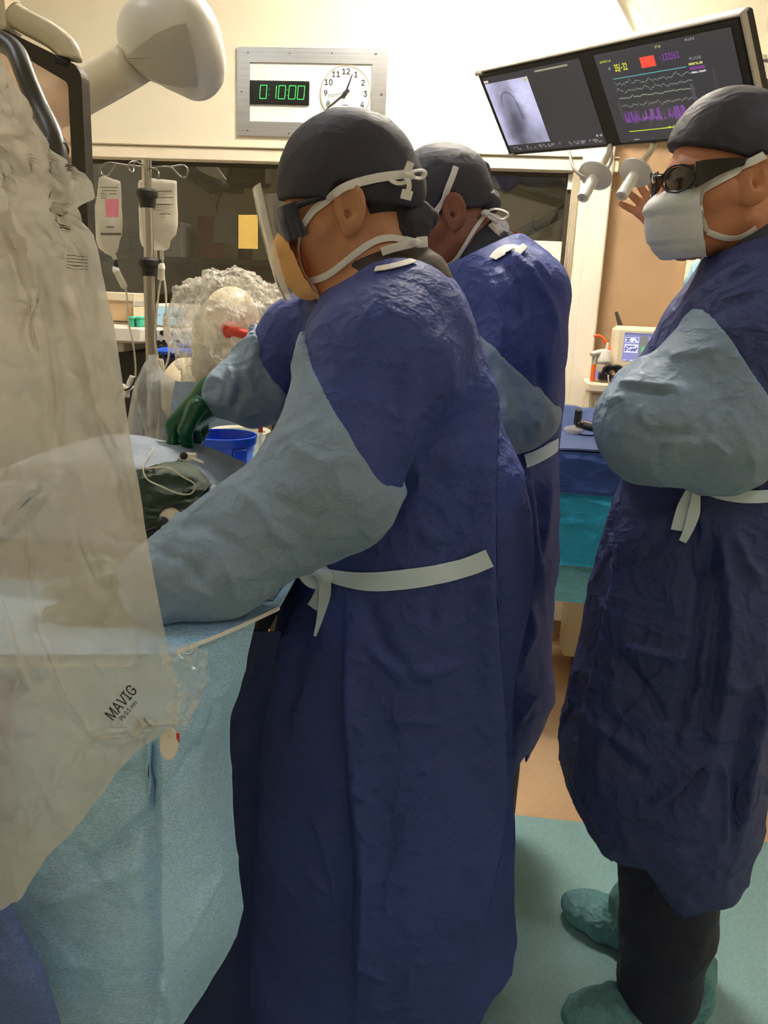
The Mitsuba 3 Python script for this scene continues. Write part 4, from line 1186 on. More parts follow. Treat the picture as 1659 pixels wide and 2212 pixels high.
# ------------------------------------------------------------------ on the window wall
C = thing("wall_clock", "steel-framed wall panel with a round clock and a green digital timer", "clock")
cl = lambda x, y, d=0.0: at(x, y, WY - d)
fx0, fx1, fz0, fz1 = px_x(514, 200), px_x(835, 200), px_z(674, 298), px_z(674, 105)
ix0, ix1, iz0, iz1 = px_x(541, 200), px_x(803, 200), px_z(674, 266), px_z(674, 138)
ringp = sbox(fx0, fz0, fx1, fz1).difference(sbox(ix0, iz0, ix1, iz1))
put("frame", upright(ringp, WY - 0.010, WY - 0.0005), "steel_brushed", False, parent=C)
put("backing", box([ix0 - 0.01, WY - 0.004, iz0 - 0.01], [ix1 + 0.01, WY - 0.0008, iz1 + 0.01]), "white_paper", False, parent=C)
for x, y in ((536, 113), (626, 114), (718, 114), (812, 116), (522, 197), (824, 204), (535, 281), (624, 287), (720, 287), (815, 285)):
    c = cl(x, y, 0.010)
    put("screw", lathe([(0, 0), (0.0042, 0), (0.0036, 0.0016), (0, 0.002)], c, (0, -1, 0), 12), "steel_dark", 40, parent=C)
ccx, ccz = px_x(747, 200), px_z(747, 203)
R = abs(px_x(802, 200) - ccx)
dial = Point(ccx, ccz).buffer(R, 64).intersection(sbox(fx0, iz0, ix1 + 0.0005, iz1))
dk = put("dial", upright(dial, WY - 0.0075, WY - 0.004), "white_paper", False, parent=C)
rim = Point(ccx, ccz).buffer(R, 64).difference(Point(ccx, ccz).buffer(R - 0.0035, 64)).intersection(sbox(fx0, iz0, ix1, iz1))
put("dial_rim", upright(rim, WY - 0.009, WY - 0.0075), "trim_grey", False, parent=C, label="thin grey rim round the dial")
for h_ in range(1, 13):
    a = math.radians(90 - 30 * h_)
    tm = place(str(h_), 0.019, [0, 0, 0], [1, 0, 0], [0, 0, 1], 0.0005, True)
    tm.apply_translation(A_([ccx + 0.78 * R * math.cos(a), WY - 0.0078, ccz + 0.78 * R * math.sin(a)]) - tm.bounds.mean(0))
    put("numeral", tm, "ink", False, parent=dk)


def clock_hand(x, y, w0, w1, tail, d):
    e = A_([px_x(x, y) - ccx, px_z(x, y) - ccz])
    L = np.linalg.norm(e)
    u_ = e / L
    v_ = A_([-u_[1], u_[0]])
    o_ = A_([ccx, ccz])
    return upright(Polygon([o_ - u_ * tail - v_ * w0, o_ + u_ * L - v_ * w1, o_ + u_ * L + v_ * w1, o_ - u_ * tail + v_ * w0]), WY - d, WY - d + 0.0015)


put("hand", clock_hand(762, 162, 0.0042, 0.0014, 0.018, 0.0105), "black_plastic", False, parent=C, label="short black hour hand pointing near one")
put("hand", clock_hand(705, 238, 0.0042, 0.0014, 0.018, 0.0125), "black_plastic", False, parent=C, label="long black minute hand pointing near eight")
put("hand", clock_hand(708, 208, 0.0006, 0.0005, 0.0, 0.0138), "ink", False, parent=C, label="thin second hand")
put("hub", lathe([(0, 0), (0.008, 0), (0.008, 0.003), (0, 0.004)], [ccx, WY - 0.0105, ccz], (0, -1, 0), 20), "black_plastic", 40, parent=C)
put("dial_print", box([ccx - 0.012, WY - 0.0079, ccz - 0.041], [ccx + 0.012, WY - 0.0074, ccz - 0.0385]), "ink", False, parent=C)
tx0, tx1, tz0, tz1 = px_x(541, 200), px_x(669, 200), px_z(605, 227), px_z(605, 176)
tk = put("timer", box([tx0, WY - 0.013, tz0], [tx1, WY - 0.003, tz1], 0.0015), "black_gloss", False, parent=C, label="black digital timer with green digits")
mat("led_green", rgb([0.05, 0.5, 0.1]), 0.5)
EMG = {"type": "area", "radiance": rgb([0.02, 0.95, 0.12])}
SEG = {"0": "abcdef", "1": "bc", ":": ""}


def seven(ch, x, z, w, h):
    t = 0.0024
    S = []
    hw, k = h / 2, 0.0006
    B_ = {"a": (x + t * .6, z + h - t, x + w - t * .6, z + h), "d": (x + t * .6, z, x + w - t * .6, z + t), "b": (x + w - t, z + hw + k, x + w, z + h - t * .6), "c": (x + w - t, z + t * .6, x + w, z + hw - k),
          "e": (x, z + t * .6, x + t, z + hw - k), "f": (x, z + hw + k, x + t, z + h - t * .6), "p": (x, z + h * .66, x + t, z + h * .66 + t), "q": (x, z + h * .26, x + t, z + h * .26 + t)}
    for c in ("pq" if ch == ":" else SEG[ch]):
        a, b_, c_, d_ = B_[c]
        S.append(box([a, WY - 0.0142, b_], [c_, WY - 0.0132, d_]))
    m = cat(*S)
    m.vertices[:, 0] += (m.vertices[:, 2] - z) * 0.08
    return m


sx = (tx1 - tx0) / 128
for ch, xp in (("0", 562), (":", 581.5), ("1", 582.5), ("0", 602), (":", 620.5), ("0", 624), ("0", 643)):
    put("digit" if ch != ":" else "colon", seven(ch, px_x(xp, 200), px_z(605, 216), 15.5 * sx if ch != ":" else 0.003, px_z(605, 186) - px_z(605, 216)), "led_green", False, parent=tk, emitter=EMG)
YN = thing("sticky_note", "yellow paper note stuck on the control room window", "note")
put(YN, upright(Polygon([(px_x(x, y, WY + 0.043), px_z(x, y, WY + 0.043)) for x, y in ((515, 464), (557, 464), (557, 538), (515, 537))]), WY + 0.0425, WY + 0.0445), "yellow_paper", False)
BS = thing("black_sheet", "black sheet taped to the control room window beside the yellow note", "sheet")
put(BS, upright(Polygon([(px_x(x, y, WY + 0.060), px_z(x, y, WY + 0.060)) for x, y in ((466, 454), (516, 460), (516, 528), (461, 524))]), WY + 0.054, WY + 0.056), "far_black", False)
WL = thing("white_label", "small white label at the top right corner of the window", "label")
put(WL, upright(sbox(px_x(1228, 390), px_z(1234, 408), px_x(1241, 390), px_z(1234, 374)), WY + 0.018, WY + 0.030), "white_paper", False)
WB = thing("white_display_board", "bright white board standing before the window behind the middle gowned person", "board")
q0, q1 = at(1040, 516, 3.30), at(1214, 518, 3.30)
put("face", box([q0[0], 3.28, 0.86], [q1[0], 3.30, q0[2]], 0.002), "wall_white", False, parent=WB)
put("groove", box([q0[0] + 0.2, 3.279, q0[2] - 0.030], [q1[0] - 0.08, 3.2801, q0[2] - 0.027]), "trim_grey", False, parent=WB)
put("foot", box([q0[0], 3.22, 0.83], [q1[0], 3.33, 0.86], 0.004), "trim_grey", False, parent=WB)
put("leg", box([q0[0] + 0.02, 3.26, 0.0], [q0[0] + 0.05, 3.29, 0.84], 0.003), "steel", False, parent=WB)
put("leg", box([q1[0] - 0.05, 3.26, 0.0], [q1[0] - 0.02, 3.29, 0.84], 0.003), "steel", False, parent=WB)
# ------------------------------------------------------------------ in the control room
D = thing("control_desk", "long dark desk under the window inside the control room", "desk")
put("top", box([-2.6, 3.75, 0.90], [0.9, 4.45, 0.94], 0.005), "far_dark", False, parent=D)
for x in (-2.55, -0.85, 0.82):
    put("leg", box([x, 3.80, 0.0], [x + 0.05, 4.40, 0.90], 0.004), "far_black", False, parent=D)
put("rear_panel", box([-2.6, 4.42, 0.35], [0.9, 4.44, 0.90]), "far_black", False, parent=D)
for i, (x, y, w, h, lab) in enumerate(((345, 600, 0.26, 0.22, "left black monitor on the control room desk"), (478, 606, 0.27, 0.23, "middle black monitor on the control room desk, behind the plastic-wrapped device"), (612, 612, 0.26, 0.22, "right black monitor on the control room desk"))):
    t = thing("desk_monitor", lab, "monitor")
    c = at(x, y, 4.05)
    c[2] = 0.94 + 0.12 + h / 2
    put("housing", box([c[0] - w / 2, 4.05, c[2] - h / 2], [c[0] + w / 2, 4.10, c[2] + h / 2], 0.006), "far_black", False, parent=t)
    put("screen", box([c[0] - w / 2 + 0.015, 4.048, c[2] - h / 2 + 0.015], [c[0] + w / 2 - 0.015, 4.0505, c[2] + h / 2 - 0.015]), "far_dark", False, parent=t)
    put("stand", box([c[0] - 0.03, 4.07, 0.955], [c[0] + 0.03, 4.10, c[2]], 0.004), "far_black", False, parent=t)
    put("base", box([c[0] - 0.10, 4.0, 0.94], [c[0] + 0.10, 4.18, 0.956], 0.005), "far_black", False, parent=t)
SH = thing("wall_shelf", "dark shelf on the far wall of the control room", "shelf")
s0, s1 = at(250, 552, 5.6), at(560, 556, 5.6)
put("board", box([s0[0] - 0.6, 5.35, s0[2] - 0.035], [s1[0] + 0.3, 5.69, s0[2]], 0.004), "far_dark", False, parent=SH)
for x in (s0[0] - 0.5, (s0[0] + s1[0]) / 2, s1[0] + 0.2):
    put("bracket", box([x, 5.40, s0[2] - 0.20], [x + 0.03, 5.69, s0[2] - 0.036], 0.003), "far_black", False, parent=SH)
kinds = [("far_tan", "box", "tan box on the control room shelf"), ("far_paper", "bottle", "pale bottle on the control room shelf"), ("far_dark", "box", "dark box on the control room shelf"), ("far_paper", "box", "pale box on the control room shelf"), ("far_red", "box", "dark red folder on the control room shelf"), ("far_black", "bottle", "black bottle on the control room shelf"), ("far_tan", "bottle", "tan bottle on the control room shelf")]
xs = s0[0] - 0.45
for i, (bm, kd, lb) in enumerate(kinds):
    w = 0.10 + 0.05 * rng.random()
    hgt = 0.14 + 0.12 * rng.random()
    xs += 0.21 + 0.04 * rng.random()
    if kd == "box":
        t = thing("storage_box", lb, "box")
        put("body", box([xs - w / 2, 5.45, s0[2]], [xs + w / 2, 5.62, s0[2] + hgt], 0.004), bm, False, parent=t)
        put("lid", box([xs - w / 2 - 0.003, 5.447, s0[2] + hgt - 0.03], [xs + w / 2 + 0.003, 5.623, s0[2] + hgt + 0.002], 0.004), bm, False, parent=t)
    else:
        t = thing("bottle", lb, "bottle")
        put("body", lathe([(0, 0), (0.04, 0), (0.045, 0.01), (0.045, hgt * 0.6), (0.018, hgt * 0.8), (0.016, hgt * 0.9), (0, hgt * 0.9)], [xs, 5.52, s0[2]], n=20), bm, 40, parent=t)
        put("stopper", lathe([(0, 0), (0.02, 0), (0.02, 0.03), (0, 0.03)], [xs, 5.52, s0[2] + hgt * 0.89], n=16), "far_paper", 40, parent=t)
CM = thing("ceiling_monitor", "dark ceiling-hung monitor seen through the left part of the window", "monitor")
a0, a1 = at(490, 358, 4.6), at(583, 406, 4.6)
put("housing", box([a0[0], 4.58, a1[2]], [a1[0], 4.66, a0[2] + 0.12], 0.02), "far_dark", False, parent=CM)
put("screen", box([a0[0] + 0.02, 4.577, a1[2] + 0.02], [a1[0] - 0.02, 4.581, a0[2] + 0.10]), "far_black", False, parent=CM)
put("knuckle", box(at(500, 405, 4.62) - 0.03, at(512, 416, 4.62) + 0.03, 0.008), "far_black", False, parent=CM)
put("pole", tube([[a0[0] + 0.12, 4.66, a0[2] + 0.05], [a0[0] + 0.12, 4.68, 2.6]], 0.02, 12), "far_dark", True, parent=CM)
SA = thing("spring_arm", "folded dark spring arm hanging from the control room ceiling", "arm")
put("upper_arm", tube(pts((405, 355, 4.3), (440, 388, 4.3), (462, 410, 4.3)), [0.05, 0.045, 0.03], 12, 10), "far_dark", True, parent=SA)
put("lower_arm", tube(pts((430, 372, 4.25), (462, 392, 4.25), (480, 412, 4.25)), [0.03, 0.035, 0.045], 12, 10), "far_black", True, parent=SA)
put("cover", upright(Polygon([(px_x(x, y, 4.2), px_z(x, y, 4.2)) for x, y in ((414, 352), (468, 360), (488, 388), (462, 384), (432, 370))]), 4.2, 4.22), "far_paper", False, parent=SA, label="pale angular cover plate")
put("cable", tube(pts((480, 412, 4.25), (474, 428, 4.25), (467, 452, 4.25)), 0.006, 6, 10), "far_black", True, parent=SA)
put("ceiling_post", tube([at(405, 355, 4.3), at(405, 355, 4.3) * A_([1, 1, 0]) + [0, 0, 2.6]], 0.03, 12), "far_dark", True, parent=SA)
PF = thing("picture_frame", "tan framed picture high on the control room wall, right part of the window", "picture")
p0, p1 = at(1124, 340, 5.66), at(1262, 398, 5.66)
put("frame", upright(sbox(p0[0], p1[2], p1[0], p0[2]).difference(sbox(p0[0] + 0.06, p1[2] + 0.06, p1[0] - 0.06, p0[2] - 0.06)), 5.64, 5.69), "far_dark", False, parent=PF)
put("picture", box([p0[0] + 0.05, 5.665, p1[2] + 0.05], [p1[0] - 0.05, 5.69, p0[2] - 0.05]), "far_tan", False, parent=PF)
RL = thing("stair_rail", "slanting dark rail along the control room wall, right part of the window", "rail")
put("bar", tube(pts((1060, 540, 5.4), (1250, 438, 5.4)), 0.035, 10), "far_dark", True, parent=RL)
put("post", tube([at(1060, 540, 5.4), at(1060, 540, 5.4) * A_([1, 1, 0])], 0.02, 8), "far_dark", True, parent=RL)
put("post", tube([at(1250, 438, 5.4), at(1250, 438, 5.4) * A_([1, 1, 0])], 0.02, 8), "far_dark", True, parent=RL)
BC = thing("window_reflection", "crumpled violet blue bundle added beyond the window in place of a reflection, behind the second cap", "cloth")  # added bundle, takes the place of a person reflected in the glass
m = surface(lambda p: smin(ell(p, at(1070, 385, 3.9), [0.10, 0.06, 0.045]), ell(p, at(1095, 378, 3.9), [0.06, 0.05, 0.035]), 0.03), at(1080, 385, 3.9) - 0.2, at(1080, 385, 3.9) + 0.2, 0.008)
put("bundle", fold(m, 0.02, (14, 14, 14), 61, 0.012), "far_blue", True, parent=BC)
put("hanger", tube([at(1075, 380, 3.9), at(1075, 380, 3.9) * A_([1, 1, 0]) + [0, 0, 2.6]], 0.006, 8), "far_dark", True, parent=BC)
ST = thing("office_chair", "dark high-backed chair at the control room desk", "chair")
cch = at(420, 600, 4.75)
put("backrest", box([cch[0] - 0.22, 4.95, 0.62], [cch[0] + 0.22, 5.03, 1.22], 0.03), "far_black", False, parent=ST)
put("seat", box([cch[0] - 0.24, 4.50, 0.46], [cch[0] + 0.24, 4.98, 0.56], 0.03), "far_black", False, parent=ST)
put("column", lathe([(0, 0.08), (0.03, 0.08), (0.03, 0.47), (0, 0.47)], [cch[0], 4.75, 0], n=16), "far_dark", 40, parent=ST)
for k in range(5):
    a = k * 2 * math.pi / 5
    put("foot", tube([[cch[0], 4.75, 0.09], [cch[0] + 0.28 * math.cos(a), 4.75 + 0.28 * math.sin(a), 0.03]], [0.025, 0.028], 8), "far_black", True, parent=ST)
# ------------------------------------------------------------------ hung from the ceiling
MB = thing("monitor_bank", "wide tilted bank of two screens with X-ray picture and vital sign curves", "monitor")
MC = A_([0.275, 2.5, 1.972])
ya, ti, ro, MW, MH = -0.934, -0.643, -0.066, 0.924, 0.268
ex = A_([math.cos(ya), math.sin(ya), 0])
nn_ = A_([math.sin(ya), -math.cos(ya), 0])
ez = A_([0, 0, 1]) * math.cos(ti) - nn_ * math.sin(ti)
MX, MZ = ex * math.cos(ro) + ez * math.sin(ro), -ex * math.sin(ro) + ez * math.cos(ro)
MN = np.cross(MX, MZ)          # towards the viewer
MT = frame_of(MX, MZ, MN, MC)


def mb(lo, hi, bevel=0.0):
    return moved(box(lo, hi, bevel), MT)


put("housing", mb([-MW / 2, -MH / 2, -0.05], [MW / 2, MH / 2, 0], 0.006), "black_plastic", False, parent=MB)
put("rim", cat(mb([-MW / 2 - 0.004, MH / 2, -0.03], [MW / 2 + 0.004, MH / 2 + 0.008, 0.002], 0.003), mb([MW / 2, -MH / 2, -0.02], [MW / 2 + 0.005, MH / 2 + 0.008, 0.002], 0.003)), "grey_plastic", False, parent=MB)
for sx_, sy_ in ((-1, 1), (-1, -1)):
    cxx, cyy = sx_ * MW / 2, sy_ * MH / 2
    put("corner_cap", mb([min(cxx - 0.004, cxx + 0.026), cyy - 0.006 if sy_ > 0 else cyy - 0.003, -0.045], [cxx + 0.030, cyy + 0.004 if sy_ > 0 else cyy + 0.008, 0.004], 0.002), "grey_plastic", False, parent=MB)


def screen_quad(x0, y0, x1, y1, z=0.0012):
    P = A_([[x0, y0, z], [x1, y0, z], [x1, y1, z], [x0, y1, z]])
    m = trimesh.Trimesh(P, [[0, 1, 2], [0, 2, 3]], process=False)
    return moved(m, MT), A_([[0, 0], [1, 0], [1, 1], [0, 1.0]])


def rect_(uv, x0, y0, x1, y1):
    return (uv.x > x0) & (uv.x < x1) & (uv.y > y0) & (uv.y < y1)


def xray_screen(p, n, uv):
    base = mi.Color3f(0.036, 0.034, 0.038)
    u, v = uv.x / 0.47, (uv.y - 0.10) / 0.82
    n1 = fbm(u * 5, v * 7, 3.0, 4)
    lung = smoothstep(0.42, 0.62, u + 0.22 * (n1 - 0.5) - 0.10 * dr.sin(v * 3)) * smoothstep(0.1, 0.45, v)
    g = 0.20 + 0.30 * n1 + 0.26 * lung + 0.18 * smoothstep(0.24, 0.02, u)
    heart = dr.exp(-(dr.square((u - 0.42) / 0.30) + dr.square((v - 0.25) / 0.36)))
    g = g * (1 - 0.62 * heart)
    spine = dr.exp(-dr.square((u - 0.36 - 0.05 * v) / 0.12)) * smoothstep(0.9, 0.6, v)
    g = g * (1 - 0.38 * spine)
    arc = dr.abs(dr.sqrt(dr.square((u - 0.40) / 0.16) + dr.square((v - 0.66) / 0.17)) - 1)
    g = g * (1 - 0.5 * dr.exp(-dr.square(arc / 0.10)) * smoothstep(0.58, 0.70, v))
    wire = dr.abs(u - 0.57 - 0.10 * (0.66 - v)) 
    g = g * (1 - 0.45 * dr.exp(-dr.square(wire / 0.018)) * smoothstep(0.38, 0.42, v) * smoothstep(0.70, 0.64, v))
    col = mi.Color3f(0.72, 0.70, 1.0) * g * 1.5
    c = dr.select(rect_(uv, 0.0, 0.10, 0.47, 0.92), col, base)
    c = dr.select(rect_(uv, 0.0, 0.93, 0.05, 0.96), mi.Color3f(0.75, 0.65, 0.45), c)
    c = dr.select(rect_(uv, 0.56, 0.945, 0.88, 0.967), mi.Color3f(0.34, 0.30, 0.22), c)
    c = dr.select(rect_(uv, 0.425, 0.87, 0.46, 0.91), mi.Color3f(0.55, 0.55, 0.25), c)
    tk_ = (cell_rand(dr.floor(uv.x * 60), dr.floor(uv.y * 40), 4.0) > 0.72) & (uv.y > 0.03) & (uv.y < 0.075) & (uv.x > 0.05)
    c = dr.select(tk_, mi.Color3f(0.20, 0.17, 0.20), c)
    c = dr.select(rect_(uv, 0.93, 0.10, 0.95, 0.125) | rect_(uv, 0.965, 0.10, 0.985, 0.125), mi.Color3f(0.4, 0.38, 0.4), c)
    return c


def vital_screen(p, n, uv):
    c = mi.Color3f(0.038, 0.037, 0.042)
    ina = (uv.x > 0.10) & (uv.x < 0.68)
    for k, (y0, amp, col, fr) in enumerate(((0.655, 0.030, (0.16, 0.22, 0.19), 46), (0.575, 0.026, (0.18, 0.22, 0.18), 41), (0.500, 0.014, (0.25, 0.28, 0.22), 38), (0.405, 0.022, (0.18, 0.20, 0.16), 43))):
        w = noise(uv.x * fr, 3.7 * k) - 0.5
        sp_ = smoothstep(0.5, 1.0, dr.abs(dr.sin(uv.x * fr * 1.9 + 2.2 * noise(uv.x * 9, 1.0 + k))))
        yy = y0 + amp * (w * 1.4 + sp_ * (noise(uv.x * fr * 2.1, 9.0 + k) - 0.5) * 2)
        c = dr.select(ina & (dr.abs(uv.y - yy) < 0.0055), mi.Color3f(*col), c)
    c = dr.select((uv.x > 0.10) & (uv.x < 0.66) & (dr.abs(uv.y - 0.715) < 0.0045), mi.Color3f(0.10, 0.42, 0.42), c)
    hi = 0.345 - 0.08 * smoothstep(0.55, 0.2, noise(uv.x * 150, 2.0)) - 0.10 * smoothstep(0.62, 0.82, noise(uv.x * 17 + 4.0, 7.0))
    lo = 0.195 + 0.05 * noise(uv.x * 110, 5.0)
    pur = (uv.x > 0.10) & (uv.x < 0.64) & (uv.y < hi) & (uv.y > lo)
    c = dr.select(pur, mi.Color3f(0.17, 0.055, 0.26) * (0.5 + noise(uv.x * 240, uv.y * 14)), c)
    yel = 0.125 + 0.075 * smoothstep(0.35, 0.64, uv.x) * smoothstep(0.45, 1.0, noise(uv.x * 130, 8.0)) * smoothstep(0.66, 0.62, uv.x)
    c = dr.select((uv.x > 0.10) & (uv.x < 0.72) & (uv.y < yel) & (uv.y > 0.115), mi.Color3f(0.60, 0.72, 0.03), c)
    c = dr.select((dr.abs(uv.x - 0.665) < 0.012) & (uv.y > 0.20) & (uv.y < 0.55), mi.Color3f(0.075, 0.075, 0.08), c)
    c = dr.select((dr.abs(uv.x - 0.830) < 0.006) & (uv.y > 0.25) & (uv.y < 0.66), mi.Color3f(0.06, 0.06, 0.065), c)
    c = dr.select((dr.abs(uv.x - 0.085) < 0.008) & (uv.y > 0.25) & (uv.y < 0.45), mi.Color3f(0.065, 0.065, 0.07), c)
    c = dr.select(rect_(uv, 0.345, 0.775, 0.455, 0.885), mi.Color3f(0.95, 0.08, 0.045), c)
    tx = cell_rand(dr.floor(uv.x * 190), dr.floor(uv.y * 90), 6.0)

    def words(c, x0, y0, x1, y1, col, on=0.45):
        return dr.select(rect_(uv, x0, y0, x1, y1) & (tx > on), mi.Color3f(*col), c)
    c = words(c, 0.03, 0.900, 0.125, 0.922, (0.34, 0.36, 0.05))
    c = words(c, 0.085, 0.815, 0.105, 0.845, (0.3, 0.3, 0.3))
    c = words(c, 0.455, 0.945, 0.52, 0.970, (0.36, 0.36, 0.12))
    c = words(c, 0.695, 0.955, 0.79, 0.978, (0.22, 0.22, 0.22))
    c = words(c, 0.695, 0.770, 0.775, 0.800, (0.2, 0.2, 0.21), 0.35)
    c = words(c, 0.680, 0.720, 0.775, 0.745, (0.50, 0.50, 0.14), 0.35)
    c = dr.select(rect_(uv, 0.680, 0.675, 0.785, 0.705), mi.Color3f(0.20, 0.05, 0.27), c)
    c = words(c, 0.680, 0.640, 0.785, 0.660, (0.55, 0.55, 0.56), 0.3)
    c = dr.select(rect_(uv, 0.12, 0.018, 0.165, 0.026), mi.Color3f(0.45, 0.5, 0.5), c)
    return c


mat("screen_off", rgb([0.02, 0.02, 0.02]), 0.3)
XS = -MW / 2 + 0.018
for k, (x0, x1, fn) in enumerate(((-MW / 2 + 0.020, -0.030, xray_screen), (0.022, MW / 2 - 0.026, vital_screen))):
    q, uvq = screen_quad(x0, -MH / 2 + 0.012, x1, MH / 2 - 0.016)
    sk = put("screen", q, "screen_off", False, parent=MB, uv=uvq, emitter={"type": "area", "radiance": proc(fn)}, label=["left screen with a bluish grey X-ray picture", "right screen with coloured curves"][k])
S0, SW, SY, SHH = 0.022, MW / 2 - 0.026 - 0.022, -MH / 2 + 0.012, MH - 0.028


def screen_text(t, u, v, h, col, w):
    m = meshkit.text_mesh(t, h, 0.0004, True)
    m.apply_scale([w / (m.bounds[1][0] - m.bounds[0][0]), 1, 1])
    m.apply_translation([S0 + u * SW, SY + v * SHH, 0.0016])
    put("reading", moved(m, MT), "screen_off", False, parent=sk, emitter={"type": "area", "radiance": rgb(col)})


screen_text("35/-32", 0.135, 0.790, 0.017, (0.75, 0.80, 0.05), 0.042)
screen_text("· 132/62", 0.490, 0.815, 0.015, (0.24, 0.05, 0.36), 0.058)
put("support_arm", tube(A_([MC - MN * 0.05 + MZ * 0.05 + MX * 0.09, at(1415, 110, 2.62), at(1385, 60, 2.70), at(1352, 0, 2.72), at(1352, 0, 2.72) * A_([1, 1, 0]) + [-0.02, 0, CEIL]]), 0.021, 14, 30), "cream_plastic", True, parent=MB)
put("mount_plate", mb([0.02, -0.06, -0.075], [0.18, 0.10, -0.048], 0.006), "grey_plastic", False, parent=MB)
put("grab_rail", tube(MC + A_([[-0.30, -MH / 2 - 0.0, -0.03], [-0.29, -MH / 2 - 0.01, -0.03]]) @ np.stack([MX, MZ, MN]), 0.006, 8), "grey_plastic", True, parent=MB)


def light_handle(label, disc, end, back, Y, ry):
    t = thing("light_handle", label, "handle")
    c, e = at(*disc, Y), at(*end, Y - 0.05)
    ax = norm(e - c)
    put("disc", lathe([(0, -0.020), (0.022, -0.018), (0.034, -0.006), (ry, 0.0), (ry, 0.004), (0.034, 0.010), (0.020, 0.014), (0, 0.014)], c, ax, 40), "white_plastic", 40, parent=t)
    L = np.linalg.norm(e - c)
    put("grip", lathe([(0, 0.01), (0.0145, 0.01), (0.0150, L * 0.5), (0.0160, L - 0.003), (0.0145, L), (0.008, L), (0.008, L - 0.006), (0, L - 0.006)], c, ax, 28), "white_plastic", 40, parent=t)
    us = np.linspace(-MW / 2, MW / 2, 400)
    under = MC + us[:, None] * MX - MZ * (MH / 2 - 0.004) - MN * 0.028
    foot = under[np.argmin(np.abs(project(under)[:, 0] - back[-1][0]))]
    put("stem", tube(np.vstack([[c - ax * 0.012], at(*back[0], Y + 0.02), at(*back[1], (Y + foot[1]) / 2), foot]), 0.0085, 12, 20), "cream_plastic", True, parent=t)
    return t


l1 = light_handle("left white disc handle under the monitor bank, before the door frame", (1287, 378), (1258, 428), ((1302, 355), (1316, 330), (1318, 312)), 2.45, 0.047)
l2 = light_handle("right white disc handle under the monitor bank, near the raised hand", (1374, 372), (1342, 424), ((1388, 350), (1404, 330), (1409, 310)), 2.40, 0.045)
put("cable", tube(pts((1230, 328, 2.50), (1236, 355, 2.46), (1250, 376, 2.44), (1266, 384, 2.44)), 0.004, 8, 24), "grey_plastic", True, parent=l1)
put("cable", tube(pts((1310, 368, 2.44), (1320, 350, 2.46), (1321, 330, 2.50), (1318, 312, 2.52)), 0.004, 8, 20), "grey_plastic", True, parent=l1)
WK = thing("wall_bracket", "grey clamp bracket on the wall right of the monitor bank", "bracket")
for n_, (x0, y0, x1, y1, m_) in {"upper_plate": (1622, 124, 1648, 140, "grey_plastic"), "backplate": (1618, 120, 1690, 216, "cream_plastic"), "lower_plate": (1632, 192, 1690, 208, "grey_plastic")}.items():
    a_, b_ = at(x0, y1, WY), at(x1, y0, WY)
    put(n_, box([a_[0], WY - (0.02 if n_ == "backplate" else 0.05), a_[2]], [b_[0], WY - 0.001, b_[2]], 0.004), m_, False, parent=WK)
put("knob", lathe([(0, 0), (0.030, 0), (0.036, 0.01), (0.036, 0.05), (0.028, 0.06), (0, 0.06)], at(1648, 164, WY - 0.02), (-0.3, -1, 0), 28), "grey_plastic", 40, parent=WK)
put("knob_ring", lathe([(0.030, 0.052), (0.039, 0.052), (0.039, 0.060), (0.030, 0.060), (0.030, 0.052)], at(1648, 164, WY - 0.02), (-0.3, -1, 0), 28), "dark_plastic", 40, parent=WK)
# the big swivel joint, top left
BJ = thing("ceiling_boom", "cream ceiling boom with rounded swivel joint above the IV pole", "boom")
YJ = 1.85
jc = at(362, 95, YJ)
sc_ = 1.85 * 1.0 / 1800


def joint(p):
    q = (p - jc) / (sc_ * A_([1, 1, 1]))
    c = A_([q @ RT, q[:, 1] * 1.0, q @ UP]).T        # right, depth, up in picture-sized units
    d = ell(c, [-10, 0, 12], [92, 80, 74])
    d = smin(d, ell(c, [52, 0, -10], [56, 66, 82]), 50)
    d = smin(d, cap(c, [40, 0, -18], [66, 0, -44], 56, 44), 40)
    d = np.maximum(d, c[:, 2] - 78)
    d = np.maximum(d, -100 - c[:, 2] + 0 * c[:, 0])
    return d * sc_


jm = surface(joint, jc - 0.17, jc + 0.17, 0.005)
put("swivel_joint", relax(jm, 3), "white_plastic", True, parent=BJ)
plate = [(276, 124), (300, 100), (340, 72), (380, 55), (402, 52), (412, 90), (420, 130), (427, 182), (395, 186), (350, 176), (310, 155)]
P_, N_ = cast([jm], plate, 0.003)
cc = P_.mean(0)
Pf, Nf = [], []
for k in np.linspace(0, 1, 9):
    A2, B2 = cast([jm], [tuple(A_(plate).mean(0) * (1 - k) + A_(q) * k) for q in (plate + plate[:1])], 0.004)
    Pf.append(A2)
put("side_cover", sheet(A_(Pf), 0.002), "grey_plastic", 40, parent=BJ, label="grey rounded side cover")
put("arm", tube(pts((40, 262, 1.98), (190, 192, 1.92), (300, 128, 1.86)), [0.050, 0.047, 0.045], 20, 14), "cream_plastic", True, parent=BJ)
put("post", tube([at(382, 30, 1.86), at(382, 0, 1.86) * A_([1, 1, 0]) + A_([0, 0, CEIL])], 0.026, 20), "cream_plastic", True, parent=BJ)
put("side_pipe", tube([at(404, 5, 1.93), at(404, 0, 1.93) * A_([1, 1, 0]) + A_([0, 0, CEIL])], 0.014, 14), "grey_plastic", True, parent=BJ)
put("blue_stripe", tube([at(333, 22, 1.84), at(333, 0, 1.84) * A_([1, 1, 0]) + A_([0, 0, CEIL])], 0.006, 10), "far_blue", True, parent=BJ, label="blue cable along the post")
put("stripe_holder", tube([at(323, 22, 1.85), at(323, 0, 1.85) * A_([1, 1, 0]) + A_([0, 0, CEIL])], 0.006, 10), "grey_plastic", True, parent=BJ)
